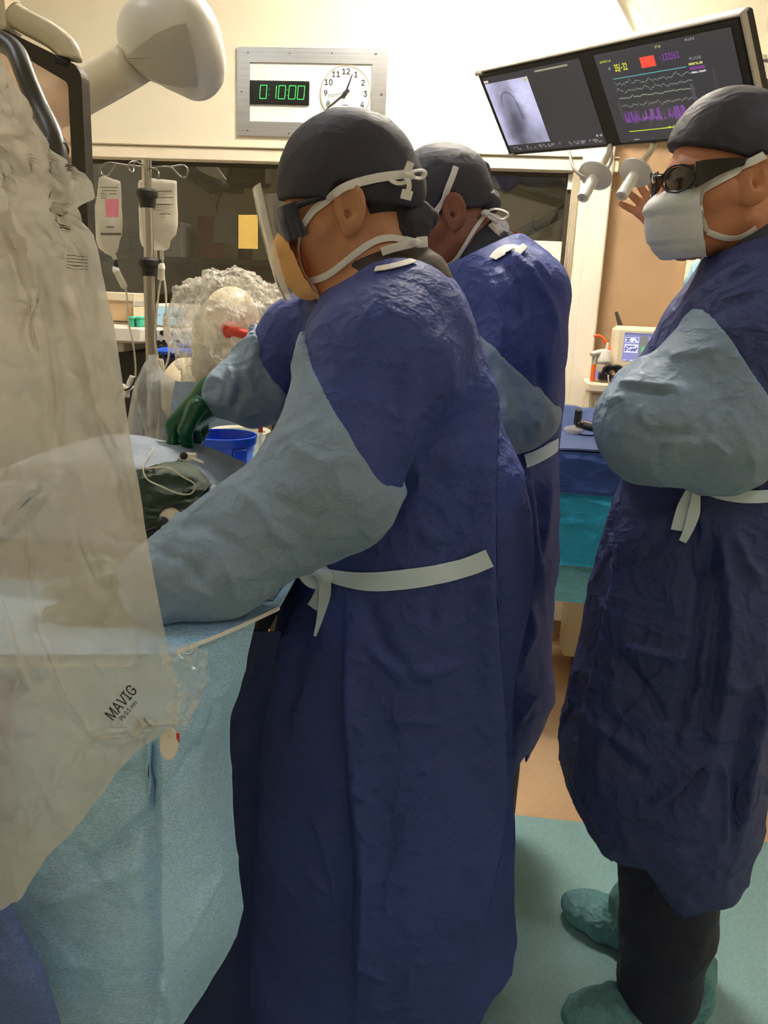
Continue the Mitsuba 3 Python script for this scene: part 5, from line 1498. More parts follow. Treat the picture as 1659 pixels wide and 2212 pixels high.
# framed lead glass shield, top left
LG = thing("lead_glass_shield", "framed tinted glass shield hanging at the upper left behind the plastic cover", "shield")
YG = 1.22
gx0, gx1, gz1, gz0 = at(-140, 60, YG)[0], at(188, 250, YG)[0], at(170, 150, YG)[2], 1.28
Cg = A_([gx1, YG, gz1])


def shield_poly(inset, r):
    sl = 0.42        # the top edge falls to the right
    Pg = Polygon([(gx0 + inset, gz0 + inset), (gx1 - inset, gz0 + inset), (gx1 - inset, gz1 - inset), (gx0 + inset, gz1 + (gx1 - gx0) * sl - inset)])
    return Pg.buffer(-r).buffer(r, 8)


put("frame", upright(shield_poly(0, 0.025).difference(shield_poly(0.020, 0.01)), YG - 0.012, YG + 0.012), "dark_plastic", False, parent=LG, label="dark rubber frame")
put("pane", upright(shield_poly(0.015, 0.012), YG - 0.004, YG + 0.004), "acrylic", False, parent=LG)
put("hanger", tube(A_([at(150, 128, YG), at(150, 118, YG), at(134, 95, YG), at(80, 60, YG), at(28, 30, YG)]), 0.0165, 16, 30), "cream_plastic", True, parent=LG)
put("hanger_post", box(at(2, 70, YG) - [0, 0.02, 0.0], A_([at(27, 70, YG)[0], YG + 0.03, CEIL]), 0.004), "cream_plastic", False, parent=LG)
put("hinge", tube(pts((124, 128, YG - 0.01), (148, 138, YG - 0.01)), 0.006, 10), "black_plastic", True, parent=LG)
# ------------------------------------------------------------------ operating table and drapes
TZ = 1.0
OT = thing("operating_table", "operating table under blue drapes at the left", "table")
A0, B0 = atz(600, 1315, TZ), atz(378, 1412, TZ)
top = Polygon([(A0[0], A0[1]), (B0[0], B0[1]), (-0.95, 0.78), (-1.0, 1.66), (A0[0] - 0.02, 1.66)])
put("mattress", moved(trimesh.creation.extrude_polygon(top.buffer(-0.03), 0.06, engine="earcut"), frame_of([1, 0, 0], [0, 1, 0], [0, 0, 1], [0, 0, TZ - 0.068])), "black_plastic", False, parent=OT)
put("table_frame", box([-0.85, 1.02, TZ - 0.14], [-0.40, 1.62, TZ - 0.07], 0.01), "steel", False, parent=OT)
put("column", box([-0.74, 1.22, 0.14], [-0.50, 1.52, TZ - 0.13], 0.02), "dark_plastic", False, parent=OT)
put("base", box([-0.84, 1.10, 0.0], [-0.44, 1.64, 0.14], 0.03), "dark_plastic", False, parent=OT)
SHT = thing("table_sheet", "light blue nonwoven sheet on the table top, corner under the grey sleeve", "sheet")
tm = moved(trimesh.creation.extrude_polygon(top, 0.004, engine="earcut"), frame_of([1, 0, 0], [0, 1, 0], [0, 0, 1], [0, 0, TZ - 0.004]))
put("cloth", tm, "drape_light", False, parent=SHT)
put("edge_highlight", ribbon(A_([A0 + [0.002, 0, 0.001], (A0 + B0) / 2 + [0.004, -0.002, 0.001], B0 + [0.0, 0, 0.001]]), [0.8, -0.5, 0.5], 0.0045, n=20), "tape_white", 40, parent=SHT)  # white ribbon put in as the bright highlight along the sheet edge


def hang(rows, n=120, m=90, seed=0, amp=0.006, scale=(7, 7, 4), thick=0.0015, lines=(), sharp=0.003):
    """A hanging sheet: rows of ((x, Y), (x, Y), ...) control points at picture rows, from top to bottom."""
    ys = [r[0] for r in rows]
    K = len(rows[0]) - 1
    C_ = A_([[at(c[0], c[2] if len(c) > 2 else r[0], c[1]) for c in r[1:]] for r in rows])
    from scipy.interpolate import PchipInterpolator
    t = np.linspace(0, 1, len(rows))
    C2 = PchipInterpolator(t, C_, axis=0)(np.linspace(0, 1, n))
    u = np.linspace(0, 1, K)
    G = PchipInterpolator(u, C2, axis=1)(np.linspace(0, 1, m))
    s_ = sheet(G, 0)
    fold(s_, amp, scale, seed, sharp)
    if lines:
        creases(s_, lines)
    return sheet(A_(s_.vertices).reshape(n, m, 3), thick) if thick else s_


FD = thing("table_drape", "light blue square-folded drape hanging from the table end at the lower left", "drape")
ety = lambda x, y: (x, float(atz(x, y, TZ - 0.003)[1]), y)
ce = project(B0 * 0.55 + A_([-0.95, 0.78, TZ]) * 0.45)
fd = hang([(1404, ety(float(ce[0]), float(ce[1]) + 4), ety(376, 1413), ety(468, 1373), ety(556, 1334)), (1480, (-190, 0.855, 1590), (368, 0.92), (440, 0.97), (520, 1.05)), (1560, (-160, 0.85, 1640), (355, 0.905), (430, 0.95), (498, 1.04)), (1650, (-110, 0.85, 1700), (338, 0.90), (420, 0.94), (499, 1.03)),
           (1750, (-50, 0.85, 1780), (338, 0.885), (430, 0.93), (506, 1.02)), (1850, (0, 0.85, 1870), (340, 0.875), (440, 0.92), (515, 1.01)), (1960, (20, 0.85), (342, 0.865), (445, 0.91), (525, 1.00)), (2040, (55, 0.845), (342, 0.86), (420, 0.90), (502, 0.98)),
           (2130, (92, 0.84), (344, 0.855), (395, 0.89), (447, 0.95)), (2230, (136, 0.835), (340, 0.85), (360, 0.87), (380, 0.92))], 150, 120, 71, 0.004, lines=[
    (0.0114, "s", [(337, 1600), (340, 1750), (342, 1900), (344, 2080), (330, 2200)], 8), (-0.0114, "r", [(160, 1890), (250, 1830), (330, 1760)], 14), (0.0095, "r", [(380, 2050), (430, 1960), (490, 1860)], 10),
    (-0.0114, "r", [(330, 1600), (336, 1680), (338, 1760)], 7), (0.0076, "r", [(320, 1600), (322, 1680), (330, 1730)], 6), (0.0076, "r", [(300, 2200), (330, 2150), (345, 2110)], 7), (0.0076, "r", [(345, 2110), (360, 2200)], 6), (-0.0095, "r", [(340, 1740), (400, 1660), (440, 1600)], 12),
    (-0.0076, "r", [(460, 1440), (470, 1520), (450, 1600)], 9), (0.0076, "r", [(90, 1960), (230, 1900), (330, 1860)], 16)])
put(FD, fd, "drape_light", True)
UD = thing("under_drape", "dark blue under-drape below the light blue drape, widened and darkened for the shade beside it", "drape")  # real drape, but its right part is a dark stand-in for shade
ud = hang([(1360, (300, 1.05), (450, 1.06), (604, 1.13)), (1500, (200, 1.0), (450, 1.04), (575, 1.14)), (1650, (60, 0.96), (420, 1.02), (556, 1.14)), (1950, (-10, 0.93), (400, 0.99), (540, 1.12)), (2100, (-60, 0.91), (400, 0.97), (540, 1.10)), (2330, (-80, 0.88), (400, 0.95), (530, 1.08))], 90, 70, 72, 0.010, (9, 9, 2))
put(UD, ud, "drape_shade", True)
LD = thing("side_drape", "violet blue drape hanging at the bottom left corner", "drape")
ld = hang([(1460, (-200, 0.82), (-60, 0.80), (30, 0.83)), (1700, (-180, 0.81), (-60, 0.79), (10, 0.82)), (1900, (-160, 0.80), (-60, 0.78), (0, 0.80)), (1960, (-160, 0.79), (-20, 0.77), (28, 0.79)), (2060, (-160, 0.78), (10, 0.76), (76, 0.78)), (2150, (-160, 0.77), (40, 0.75), (112, 0.77)), (2300, (-160, 0.76), (60, 0.74), (150, 0.76))], 60, 50, 73, 0.006, (9, 9, 5))
put(LD, ld, "drape_blue", True)
# patient under drapes
PD = thing("patient_drape", "grey blue drape mounded over the patient under the gloved hand", "drape")
gx, gy = np.meshgrid(np.linspace(-0.92, -0.275, 90), np.linspace(1.12, 1.66, 90), indexing="ij")
xc = -0.585
body_h = 0.175 * np.clip(1 - ((gx - xc) / 0.30) ** 2, 0, 1) ** 0.6 * np.clip((gy - 1.10) / 0.10, 0, 1) ** 0.6 * np.clip((1.665 - gy) / 0.22, 0, 1) ** 0.6
gz = TZ + 0.002 + body_h
G = np.stack([gx, gy, gz], -1)
pm = sheet(G[:, ::-1], 0)
fold(pm, 0.012, (9, 9, 9), 75, 0.004, lambda v: np.clip((v[:, 2] - TZ) * 12, 0, 1))
pm.vertices[:, 2] = np.maximum(pm.vertices[:, 2], TZ + 0.002)
put(PD, pm, "drape_grey", True)
GT = thing("green_towel", "dark green towel spread over the grey drape below the gloved hand", "towel")
tg = []
for v_ in np.linspace(0, 1, 34):
    y_ = 1005 + 165 * v_
    L_ = np.interp(y_, [1004, 1012, 1024, 1040, 1055, 1080, 1110, 1140, 1165], [385, 345, 300, 255, 250, 245, 250, 270, 290])
    R_ = np.interp(y_, [1004, 1012, 1024, 1040, 1055, 1080, 1110, 1140, 1165], [400, 412, 428, 445, 455, 432, 405, 395, 380])
    tg.append(cast([pm], [(x, y_) for x in np.linspace(L_, R_, 34)], 0.006)[0])
tm = sheet(A_(tg), 0)
fold(tm, 0.004, (20, 20, 20), 77, 0.005)
creases(tm, [(0.006, "r", [(300, 1040), (360, 1028), (430, 1040)], 6), (-0.006, "r", [(290, 1094), (340, 1098), (410, 1092)], 5), (0.006, "r", [(300, 1100), (360, 1106), (400, 1110)], 6), (-0.005, "r", [(330, 1090), (380, 1080), (430, 1070)], 6), (0.005, "r", [(310, 1120), (350, 1125)], 6)])
put(GT, sheet(A_(tm.vertices).reshape(34, 34, 3), 0.002), "towel_green", True)
GW = thing("guide_wire", "thin pale wire loop lying on the green towel", "wire")
lp = [(330, 978), (318, 1000), (310, 1022), (318, 1040), (345, 1058), (375, 1070), (408, 1072), (424, 1066), (424, 1054), (404, 1038), (375, 1024), (340, 1018), (316, 1018)]
p_, n_ = cast([tm, pm], spline(A_(lp, float), 60), 0.010)
for _ in range(12):
    p_[1:-1] = (p_[:-2] + 2 * p_[1:-1] + p_[2:]) / 4
put(GW, tube(p_, 0.0013, 6), "clear_tube", True)
SP = thing("catheter_hub", "clear catheter hub with dark port under the green gloved fingertips", "catheter")
hc = cast([tm, pm], [(402, 996)], 0.008)[0][0]
put("hub", tube(A_([hc + [-0.014, 0, 0.0], hc, hc + [0.014, 0.005, 0.002]]), [0.004, 0.007, 0.004], 14, 10), "clear_tube", True, parent=SP)
put("port", lathe([(0, 0), (0.006, 0), (0.0065, 0.004), (0.003, 0.006), (0, 0.006)], hc + [-0.002, -0.008, 0.002], (0, -1, 0.4), 20), "black_plastic", 40, parent=SP)
put("side_arm", tube(A_([hc, hc + [0.02, -0.012, -0.002], hc + [0.034, -0.02, -0.004]]), 0.002, 8, 12), "clear_tube", True, parent=SP)
GA = thing("round_gauge", "round pale gauge with black knob lying on the green towel", "gauge")
gc, gn = cast([tm, pm], [(371, 1128), (380, 1120)], 0.010)
gc, gn = gc[0], norm(gn[0] + A_([0, -0.6, 0.2]))
put("face", lathe([(0, 0), (0.0165, 0), (0.0165, 0.006), (0, 0.007)], gc, gn, 32), "cream_plastic", 40, parent=GA)
put("rim", lathe([(0.0162, -0.001), (0.0182, -0.001), (0.0182, 0.008), (0.0162, 0.008), (0.0162, -0.001)], gc, gn, 32), "black_plastic", 40, parent=GA)
kc = cast([tm, pm], [(361, 1138)], 0.018)[0][0]
put("knob", lathe([(0, 0), (0.0085, 0), (0.0085, 0.010), (0.004, 0.012), (0, 0.012)], kc, gn, 20), "black_plastic", 40, parent=GA)
put("lever", tube(A_([kc, *cast([tm, pm], [(338, 1146), (318, 1152)], 0.014)[0]]), [0.004, 0.0035, 0.0025], 8, 12), "black_plastic", True, parent=GA)
# blue basin on its cloth
TB = thing("instrument_stand", "small stand under a pale blue cloth carrying the blue basin", "stand")
YB_ = 1.78
bz = at(490, 1000, YB_)[2] - 0.002
bc = at(470, 985, YB_ + 0.02)
put("cloth_top", box([bc[0] - 0.10, YB_ - 0.12, bz - 0.012], [bc[0] + 0.16, YB_ + 0.30, bz], 0.005), "drape_light", False, parent=TB)
put("cloth_front", box([bc[0] - 0.10, YB_ - 0.125, bz - 0.25], [bc[0] + 0.16, YB_ - 0.118, bz - 0.008], 0.003), "drape_light", False, parent=TB)
put("post", tube([[bc[0] + 0.03, YB_ + 0.05, 0.03], [bc[0] + 0.03, YB_ + 0.05, bz - 0.01]], 0.02, 12), "steel", True, parent=TB)
put("foot", lathe([(0, 0), (0.16, 0), (0.16, 0.015), (0.03, 0.035), (0, 0.035)], [bc[0] + 0.03, YB_ + 0.05, 0.002], n=28), "dark_plastic", 40, parent=TB)
BSN = thing("basin", "bright blue round plastic basin standing behind the green glove", "basin")
rb = abs(at(553, 940, YB_)[0] - at(412, 940, YB_)[0]) / 2
hb = at(480, 940, YB_)[2] - bz
b0 = A_([(at(553, 940, YB_)[0] + at(412, 940, YB_)[0]) / 2, YB_ + 0.0, bz + 0.001])
put("bowl", lathe([(0, 0), (rb * 0.84, 0), (rb * 0.86, 0.003), (rb * 0.95, hb * 0.72), (rb * 0.985, hb * 0.74), (rb, hb), (rb * 0.97, hb), (rb * 0.93, hb * 0.75), (rb * 0.82, 0.006), (0, 0.006)], b0, n=64), "basin_blue", 40, parent=BSN)
put("rim", lathe([(rb * 0.965, hb - 0.0015), (rb * 1.01, hb - 0.0015), (rb * 1.012, hb + 0.0012), (rb * 0.965, hb + 0.0016), (rb * 0.965, hb - 0.0015)], b0, n=64), "blue_plastic", 40, parent=BSN)
for k, a in enumerate((-0.75, -2.2)):
    c_ = b0 + A_([rb * 0.96 * math.cos(a), rb * 0.96 * math.sin(a), hb * 0.42])
    t_ = A_([-math.sin(a), math.cos(a), 0])
    o_ = A_([math.cos(a), math.sin(a), 0])
    put("grip_panel", moved(box([-0.017, -0.003, -0.016], [0.017, 0.004, 0.016], 0.002), frame_of(t_, o_, [0, 0, 1], c_)), "basin_blue", False, parent=BSN)
CT = thing("clear_tray", "clear plastic tray rim behind the blue basin", "tray")
cb = at(520, 926, YB_ + 0.16)
cb[2] = bz
put(CT, lathe([(0, 0.0), (0.055, 0.0), (0.062, 0.045), (0.072, 0.050), (0.070, 0.052), (0.060, 0.047), (0.053, 0.002), (0, 0.002)], cb, n=40), "clear_tube", 40)
RC = thing("red_stopcock", "small red stopcock beside the clear tray, against the grey sleeve", "stopcock")
rc = at(563, 914, YB_ + 0.02)
put("body", tube(A_([rc + [0, 0, 0.012], rc + [0, 0, -0.02]]), 0.005, 10), "red_plastic", True, parent=RC)
put("wing", box(rc + [-0.013, -0.003, 0.008], rc + [0.013, 0.003, 0.014], 0.001), "red_plastic", False, parent=RC)
put("stem", tube(A_([rc + [0, 0, -0.02], [rc[0], rc[1], bz]]), 0.0035, 8), "clear_tube", True, parent=RC)
# ------------------------------------------------------------------ drip stand and bags
YP = 2.30
IV = thing("iv_pole", "steel drip stand with wire hooks before the control room window", "drip stand")
pt_, pm_, pb_ = at(318, 347, YP), at(324, 620, YP), at(330, 975, YP)
px0, px1 = pt_[0], pt_[0]
pole_x = float(np.mean([pt_[0], pm_[0], pb_[0]]))
rP = 0.5 * 21 / 1800 * 2.3
put("pole", tube([[pole_x, YP, 0.06], [pole_x, YP, pm_[2] + 0.03]], rP * 1.2, 24), "steel_dark", True, parent=IV)
put("inner_pole", tube([[pole_x, YP, pm_[2]], [pole_x, YP, pt_[2]]], rP, 24), "steel", True, parent=IV)
for y_ in (427, 575):
    z_ = at(318, y_, YP)[2]
    put("collar", lathe([(0, -0.026), (rP * 1.5, -0.026), (rP * 1.7, -0.006), (rP * 1.8, 0.0), (rP * 2.1, 0.004), (rP * 2.1, 0.016), (rP * 1.7, 0.022), (0, 0.026)], [pole_x, YP, z_], n=24), "black_plastic", 40, parent=IV)
hk = [[(318, 364, 0), (300, 352, -.02), (285, 349, -.04), (278, 356, -.05), (280, 368, -.05), (285, 372, -.05), (289, 362, -.04), (290, 352, -.04), (304, 357, -.02)],
      [(318, 362, 0), (290, 358, 0), (252, 353, 0), (230, 352, 0), (218, 362, 0), (219, 374, 0), (231, 380, -.01), (246, 362, -.02), (252, 352, -.02)],
      [(318, 362, 0), (350, 360, 0.0), (372, 363, 0), (388, 380, 0), (400, 383, 0), (406, 370, 0), (402, 360, 0), (385, 357, 0), (366, 359, 0)],
      [(318, 362, 0), (330, 364, -.02), (340, 368, -.05), (343, 378, -.06), (341, 386, -.06), (337, 380, -.065)]]
for h_ in hk:
    put("hook", tube(A_([at(x, y, YP + d) for x, y, d in h_]), 0.0024, 8, 40), "steel_dark", True, parent=IV)
for k in range(5):
    a = k * 2 * math.pi / 5 + 0.3
    put("leg", tube([[pole_x, YP, 0.09], [pole_x + 0.26 * math.cos(a), YP + 0.26 * math.sin(a), 0.035]], [0.016, 0.012], 10), "steel", True, parent=IV)
    put("caster", lathe([(0, 0), (0.025, 0), (0.028, 0.004), (0.028, 0.02), (0.025, 0.024), (0, 0.024)], [pole_x + 0.26 * math.cos(a) - 0.012 * math.sin(a), YP + 0.26 * math.sin(a) + 0.012 * math.cos(a), 0.029], (math.sin(a), -math.cos(a), 0), 20), "black_plastic", 40, parent=IV)


def iv_bag(label, outline, Y, thick, seed):
    t = thing("iv_bag", label, "drip bag", "clear drip bags on the steel stand")
    labels[t].pop("group")
    P = A_([[px_x(x, y, Y), px_z(x, y, Y)] for x, y in outline])
    pg = Polygon(P).buffer(-0.004).buffer(0.004, 4)
    minx, minz, maxx, maxz = pg.bounds
    gxs, gzs = np.linspace(minx, maxx, 46), np.linspace(minz, maxz, 80)
    from shapely import points, distance, contains
    X, Z = np.meshgrid(gxs, gzs, indexing="ij")
    q = points(X.ravel(), Z.ravel())
    ins = contains(pg, q).reshape(X.shape)
    dd = (distance(pg.exterior, q).reshape(X.shape)) * ins
    fill = np.clip((maxz - Z) / (maxz - minz) * 1.6, 0.35, 1)
    th = np.sqrt(np.clip(dd, 0, 0.03) / 0.03) * thick * fill

    def fn(p):
        from scipy.interpolate import RegularGridInterpolator as RG
        f_ = RG((gxs, gzs), np.where(ins, th, -distance(pg, q).reshape(X.shape) - 0.0005), bounds_error=False, fill_value=-0.02)
        return (np.abs(p[:, 1] - Y) - 0.0012 - f_(p[:, [0, 2]]))
    m = surface(fn, [minx - 0.01, Y - thick - 0.02, minz - 0.01], [maxx + 0.01, Y + thick + 0.02, maxz + 0.01], 0.0035, 3.0)
    fold(m, 0.003, (22, 22, 14), seed, 0.003)
    kb = put("bag", m, "iv_plastic", True, parent=t)
    return t, m, kb


YB1 = YP - 0.01
t1, m1, k1b = iv_bag("left drip bag with pink printed patch, beside the plastic shield cover", [(214, 384), (227, 379), (240, 385), (261, 392), (263, 430), (264, 480), (262, 505), (255, 522), (253, 535), (248, 545), (242, 552), (236, 550), (228, 545), (214, 535), (205, 512), (203, 480), (207, 440)], YB1, 0.020, 81)
t2, m2, k2b = iv_bag("right drip bag with grey printed text, behind the steel pole", [(300, 392), (330, 387), (352, 387), (382, 392), (383, 440), (382, 480), (380, 508), (368, 520), (365, 536), (356, 541), (330, 541), (310, 532), (304, 510), (302, 470)], YP + 0.05, 0.024, 82)


def print_on(parent, mesh, name, quad, m_, label=None):
    (xa, ya_), (xb, yb_) = quad
    G_ = A_([cast([mesh], [(x, y) for x in np.linspace(xa, xb, 8)], 0.0012)[0] for y in np.linspace(ya_, yb_, 6)])
    put(name, sheet(G_, 0.0), m_, True, parent=parent, label=label)


mat("pink_print", rgb(lin(214, 120, 128)), 0.5)
mat("bag_ink", rgb(lin(112, 104, 88)), 0.6)
mat("bag_pale", rgb(lin(196, 186, 164)), 0.6)
print_on(k1b, m1, "pink_patch", ((229, 430), (256, 469)), "pink_print", "pink printed patch")
print_on(k1b, m1, "date_band", ((218, 503), (261, 508)), "bag_ink")
print_on(k1b, m1, "text_line", ((230, 489), (246, 492)), "bag_ink")
for k, (xa, xb, y_) in enumerate(((217, 255, 404), (220, 252, 411), (218, 230, 417), (218, 231, 422), (218, 230, 427), (236, 252, 418))):
    print_on(k1b, m1, "text_line", ((xa, y_), (xb, y_ + 1.8)), "bag_ink")
for k in range(9):
    print_on(k1b, m1, "scale_mark", ((225.5 + k * .8, 432 + k * 4.3), (230 + k * .8, 433.2 + k * 4.3)), "pink_print")
for k, (xa, xb, y_) in enumerate(((328, 372, 412), (334, 366, 416), (326, 376, 421), (330, 374, 426), (328, 368, 431), (330, 372, 436), (332, 374, 441), (328, 370, 446), (330, 372, 452), (346, 368, 461), (348, 366, 466), (350, 368, 472))):
    print_on(k2b, m2, "text_line", ((xa, y_), (xb, y_ + 2.0)), "bag_ink" if k % 3 == 0 else "bag_pale")
for x_ in (335.5, 349):
    put("port", tube(pts((x_, 539, YP + 0.05), (x_ + 0.5, 552, YP + 0.05), (x_ + 1, 562, YP + 0.05)), [0.0055, 0.0055, 0.006], 12), "iv_plastic", True, parent=t2)
put("port", tube(pts((240, 545, YB1), (247, 556, YB1), (250, 562, YB1)), [0.008, 0.006, 0.005], 12, 8), "iv_plastic", True, parent=t1)


def drip(label, ch, line, hang_from, Y):
    t = thing("drip_line", label, "tube")
    a, b = at(*ch[0], Y), at(*ch[1], Y)
    d = norm(b - a)
    L = np.linalg.norm(b - a)
    put("chamber", lathe([(0, 0), (0.007, 0), (0.0092, L * 0.06), (0.0092, L * 0.9), (0.005, L * 0.98), (0, L)], a, d, 20), "clear_tube", 40, parent=t)
    put("chamber_cap", lathe([(0, -0.012), (0.006, -0.012), (0.0098, -0.003), (0.0098, 0.003), (0, 0.003)], a, d, 20), "white_plastic", 40, parent=t)
    put("spike", tube(A_([at(*hang_from, Y), (at(*hang_from, Y) + a) / 2, a]), [0.0045, 0.006, 0.004], 10), "black_plastic", True, parent=t)
    put("tubing", tube(A_([b, *[at(x, y, Y) for x, y in line]]), 0.0028, 8, 60), "clear_tube", True, parent=t)
    return t


dl1 = drip("drip tube with slanting clear chamber below the left bag", ((251, 585), (271, 624)), ((275, 650), (277, 690), (284, 725), (290, 760), (293, 800), (292, 830), (300, 880), (318, 940), (322, 975)), (250, 560), YB1)
dl2 = drip("thin drip tube running close along the steel pole", ((349, 578), (347, 606)), ((341, 650), (337, 700), (335, 735), (341, 770), (346, 800), (348, 850), (344, 900), (338, 965)), (346, 560), YP - 0.03)
dl3 = thing("drip_line", "looped drip tube with two clear chambers right of the steel pole", "tube")
put("tubing", tube(A_([at(x, y, YP - 0.02) for x, y in ((350, 562), (353, 590), (358, 630), (359, 660), (358, 685))]), 0.0030, 8, 40), "clear_tube", True, parent=dl3)
put("chamber", lathe([(0, 0), (0.007, 0), (0.009, 0.006), (0.009, 0.055), (0.005, 0.06), (0, 0.062)], at(358, 683, YP - 0.02), at(362, 760, YP - 0.02) - at(358, 683, YP - 0.02), 20), "clear_tube", 40, parent=dl3)
put("tubing", tube(A_([at(x, y, YP - 0.02) for x, y in ((362, 728), (365, 760), (362, 780), (353, 802), (349, 815))]), 0.0030, 8, 40), "clear_tube", True, parent=dl3)
put("chamber", lathe([(0, 0), (0.008, 0), (0.011, 0.006), (0.011, 0.052), (0.006, 0.060), (0, 0.062)], at(345, 775, YP - 0.04), at(349, 822, YP - 0.04) - at(345, 775, YP - 0.04), 20), "clear_tube", 40, parent=dl3)
HC = thing("hooked_cord", "dark cord hanging down beside the steel pole", "cord")
put(HC, tube(A_([at(x, y, YP - 0.05) for x, y in ((332, 772), (338, 790), (345, 830), (346, 880), (346, 930), (342, 975))]), 0.003, 8, 40), "black_plastic", True)
# ------------------------------------------------------------------ equipment between the table and the window
CN = thing("counter", "white counter under the window at the left, carrying a tan box", "counter")
c0, c1 = at(190, 702, 3.0), at(330, 742, 2.95)
put("worktop", box([c0[0] - 0.5, 2.90, c1[2]], [c1[0] - 0.02, 3.27, at(270, 705, 2.92)[2]], 0.008), "white_plastic", False, parent=CN)
put("drawer_front", box([c0[0] - 0.5, 2.93, c1[2] - 0.035], [c1[0] - 0.10, 3.27, c1[2] - 0.001], 0.004), "grey_plastic", False, parent=CN)
put("body", box([c0[0] - 0.48, 3.0, 0.05], [c1[0] - 0.04, 3.27, c1[2] - 0.036], 0.004), "black_plastic", False, parent=CN)
ctop = at(270, 705, 2.92)[2]
KB = thing("cardboard_box", "tan box standing on the white counter left of the steel pole", "box")
k0, k1 = at(215, 630, 3.06), at(294, 700, 3.06)
put("body", box([k0[0] - 0.12, 3.05, ctop], [k1[0], 3.22, k0[2] - 0.012], 0.003), "kraft", False, parent=KB)
put("lid", box([k0[0] - 0.125, 3.045, k0[2] - 0.03], [k1[0] + 0.004, 3.225, k0[2]], 0.003), "cream_plastic", False, parent=KB)
put("slot", box([at(238, 690, 3.05)[0], 3.047, at(238, 694, 3.05)[2]], [at(276, 690, 3.05)[0], 3.051, at(238, 692, 3.05)[2]]), "ink", False, parent=KB)
SB2 = thing("pale_carton", "pale narrow carton beside the tan box, next to the steel pole", "box")
q0, q1 = at(276, 632, 3.02), at(308, 700, 3.02)
put("body", box([k1[0] + 0.006, 3.02, ctop], [q1[0] - 0.03, 3.19, q0[2] - 0.03], 0.003), "cream_plastic", False, parent=SB2)
put("flap", box([k1[0] + 0.006, 3.017, q0[2] - 0.05], [q1[0] - 0.028, 3.193, q0[2] - 0.028], 0.002), "grey_plastic", False, parent=SB2)
for i, (xa, xb) in enumerate(((279, 291), (297, 306))):
    t = thing("mint_box", ["left mint green box on the white counter", "right mint green box on the white counter, nearest the steel pole"][i], "box")
    a_, b_ = at(xa, 714, 2.92), at(xb, 686, 2.92)
    put("body", box([a_[0], 2.91, ctop], [b_[0], 2.98, b_[2]], 0.003), "mint_plastic", False, parent=t)
    put("lid", box([a_[0] - 0.002, 2.908, b_[2] - 0.006], [b_[0] + 0.002, 2.982, b_[2] + 0.003], 0.002), "mint_plastic", False, parent=t)
BCt = thing("blue_cart", "blue topped navy cart beneath the white machine", "cart")
e0, e1 = at(332, 752, 2.62), at(470, 772, 2.62)
put("top", box([e0[0], 2.60, e1[2]], [e1[0], 3.0, e0[2]], 0.008), "blue_plastic", False, parent=BCt)
put("body", box([e0[0] + 0.02, 2.63, 0.09], [e1[0] - 0.02, 2.98, e1[2] - 0.001], 0.008), "navy_plastic", False, parent=BCt)
put("label_plate", box([at(394, 762, 2.6)[0], 2.598, at(394, 770, 2.6)[2]], [at(402, 762, 2.6)[0], 2.602, at(394, 757, 2.6)[2]]), "grey_plastic", False, parent=BCt)
for k in (0, 1):
    for k2 in (0, 1):
        put("caster", lathe([(0, 0), (0.035, 0), (0.038, 0.006), (0.038, 0.026), (0, 0.03)], [e0[0] + 0.06 + k * (e1[0] - e0[0] - 0.12), 2.68 + k2 * 0.24, 0.039], (1, 0, 0), 18), "black_plastic", 40, parent=BCt)
MA = thing("white_machine", "white console with lit screen and round sockets right of the steel pole", "machine")
m0, m1_ = at(318, 706, 2.70), at(440, 751, 2.70)
put("body", box([m0[0], 2.70, e0[2] + 0.001], [m1_[0], 2.97, m0[2]], 0.010), "white_plastic", False, parent=MA)
n0, n1 = at(329, 655, 2.72), at(398, 706, 2.72)
put("display_housing", box([n0[0], 2.72, m0[2] + 0.001], [n1[0], 2.90, n0[2]], 0.008), "white_plastic", False, parent=MA)


def pump_screen(p, n, uv):
    c = mi.Color3f(0.42, 0.62, 0.66)
    for kx, ky in ((0.35, 0.62), (0.82, 0.62), (0.35, 0.42), (0.82, 0.42)):
        up = 1.0 if ky > 0.5 else -1.0
        h_ = (uv.y - ky) * up
        c = dr.select((h_ > -0.09) & (h_ < 0.12) & (dr.abs(uv.x - kx) < (0.12 - h_) * 0.5), mi.Color3f(0.10, 0.13, 0.12), c)
    c = dr.select(rect_(uv, 0.52, 0.45, 0.70, 0.60), mi.Color3f(0.22, 0.50, 0.75), c)
    c = dr.select(rect_(uv, 0.06, 0.5, 0.14, 0.56) | rect_(uv, 0.78, 0.10, 0.90, 0.22), mi.Color3f(0.20, 0.24, 0.22), c)
    return c


g0_, g1_ = at(339, 662, 2.719), at(392, 704, 2.719)
q = trimesh.Trimesh([[g0_[0], 2.7185, g1_[2]], [g1_[0], 2.7185, g1_[2]], [g1_[0], 2.7185, g0_[2]], [g0_[0], 2.7185, g0_[2]]], [[0, 1, 2], [0, 2, 3]], process=False)
put("screen", q, "screen_off", False, parent=MA, uv=A_([[0, 0], [1, 0], [1, 1], [0, 1.0]]), emitter={"type": "area", "radiance": proc(pump_screen)})
for x_, y_, r_ in ((351, 719, 0.008), (343, 741, 0.009), (356, 741, 0.011), (372, 721, 0.003), (376, 737, 0.003)):
    put("socket", lathe([(0, 0), (r_, 0), (r_, 0.004), (r_ * 0.6, 0.004), (0, 0.002)], at(x_, y_, 2.70), (0, -1, 0), 16), "black_plastic", 40, parent=MA)
put("port_panel", box(at(380, 740, 2.699), at(388, 734, 2.703)), "black_plastic", False, parent=MA)
CR = thing("cream_dome", "cream rounded housing below the plastic-wrapped device", "housing")
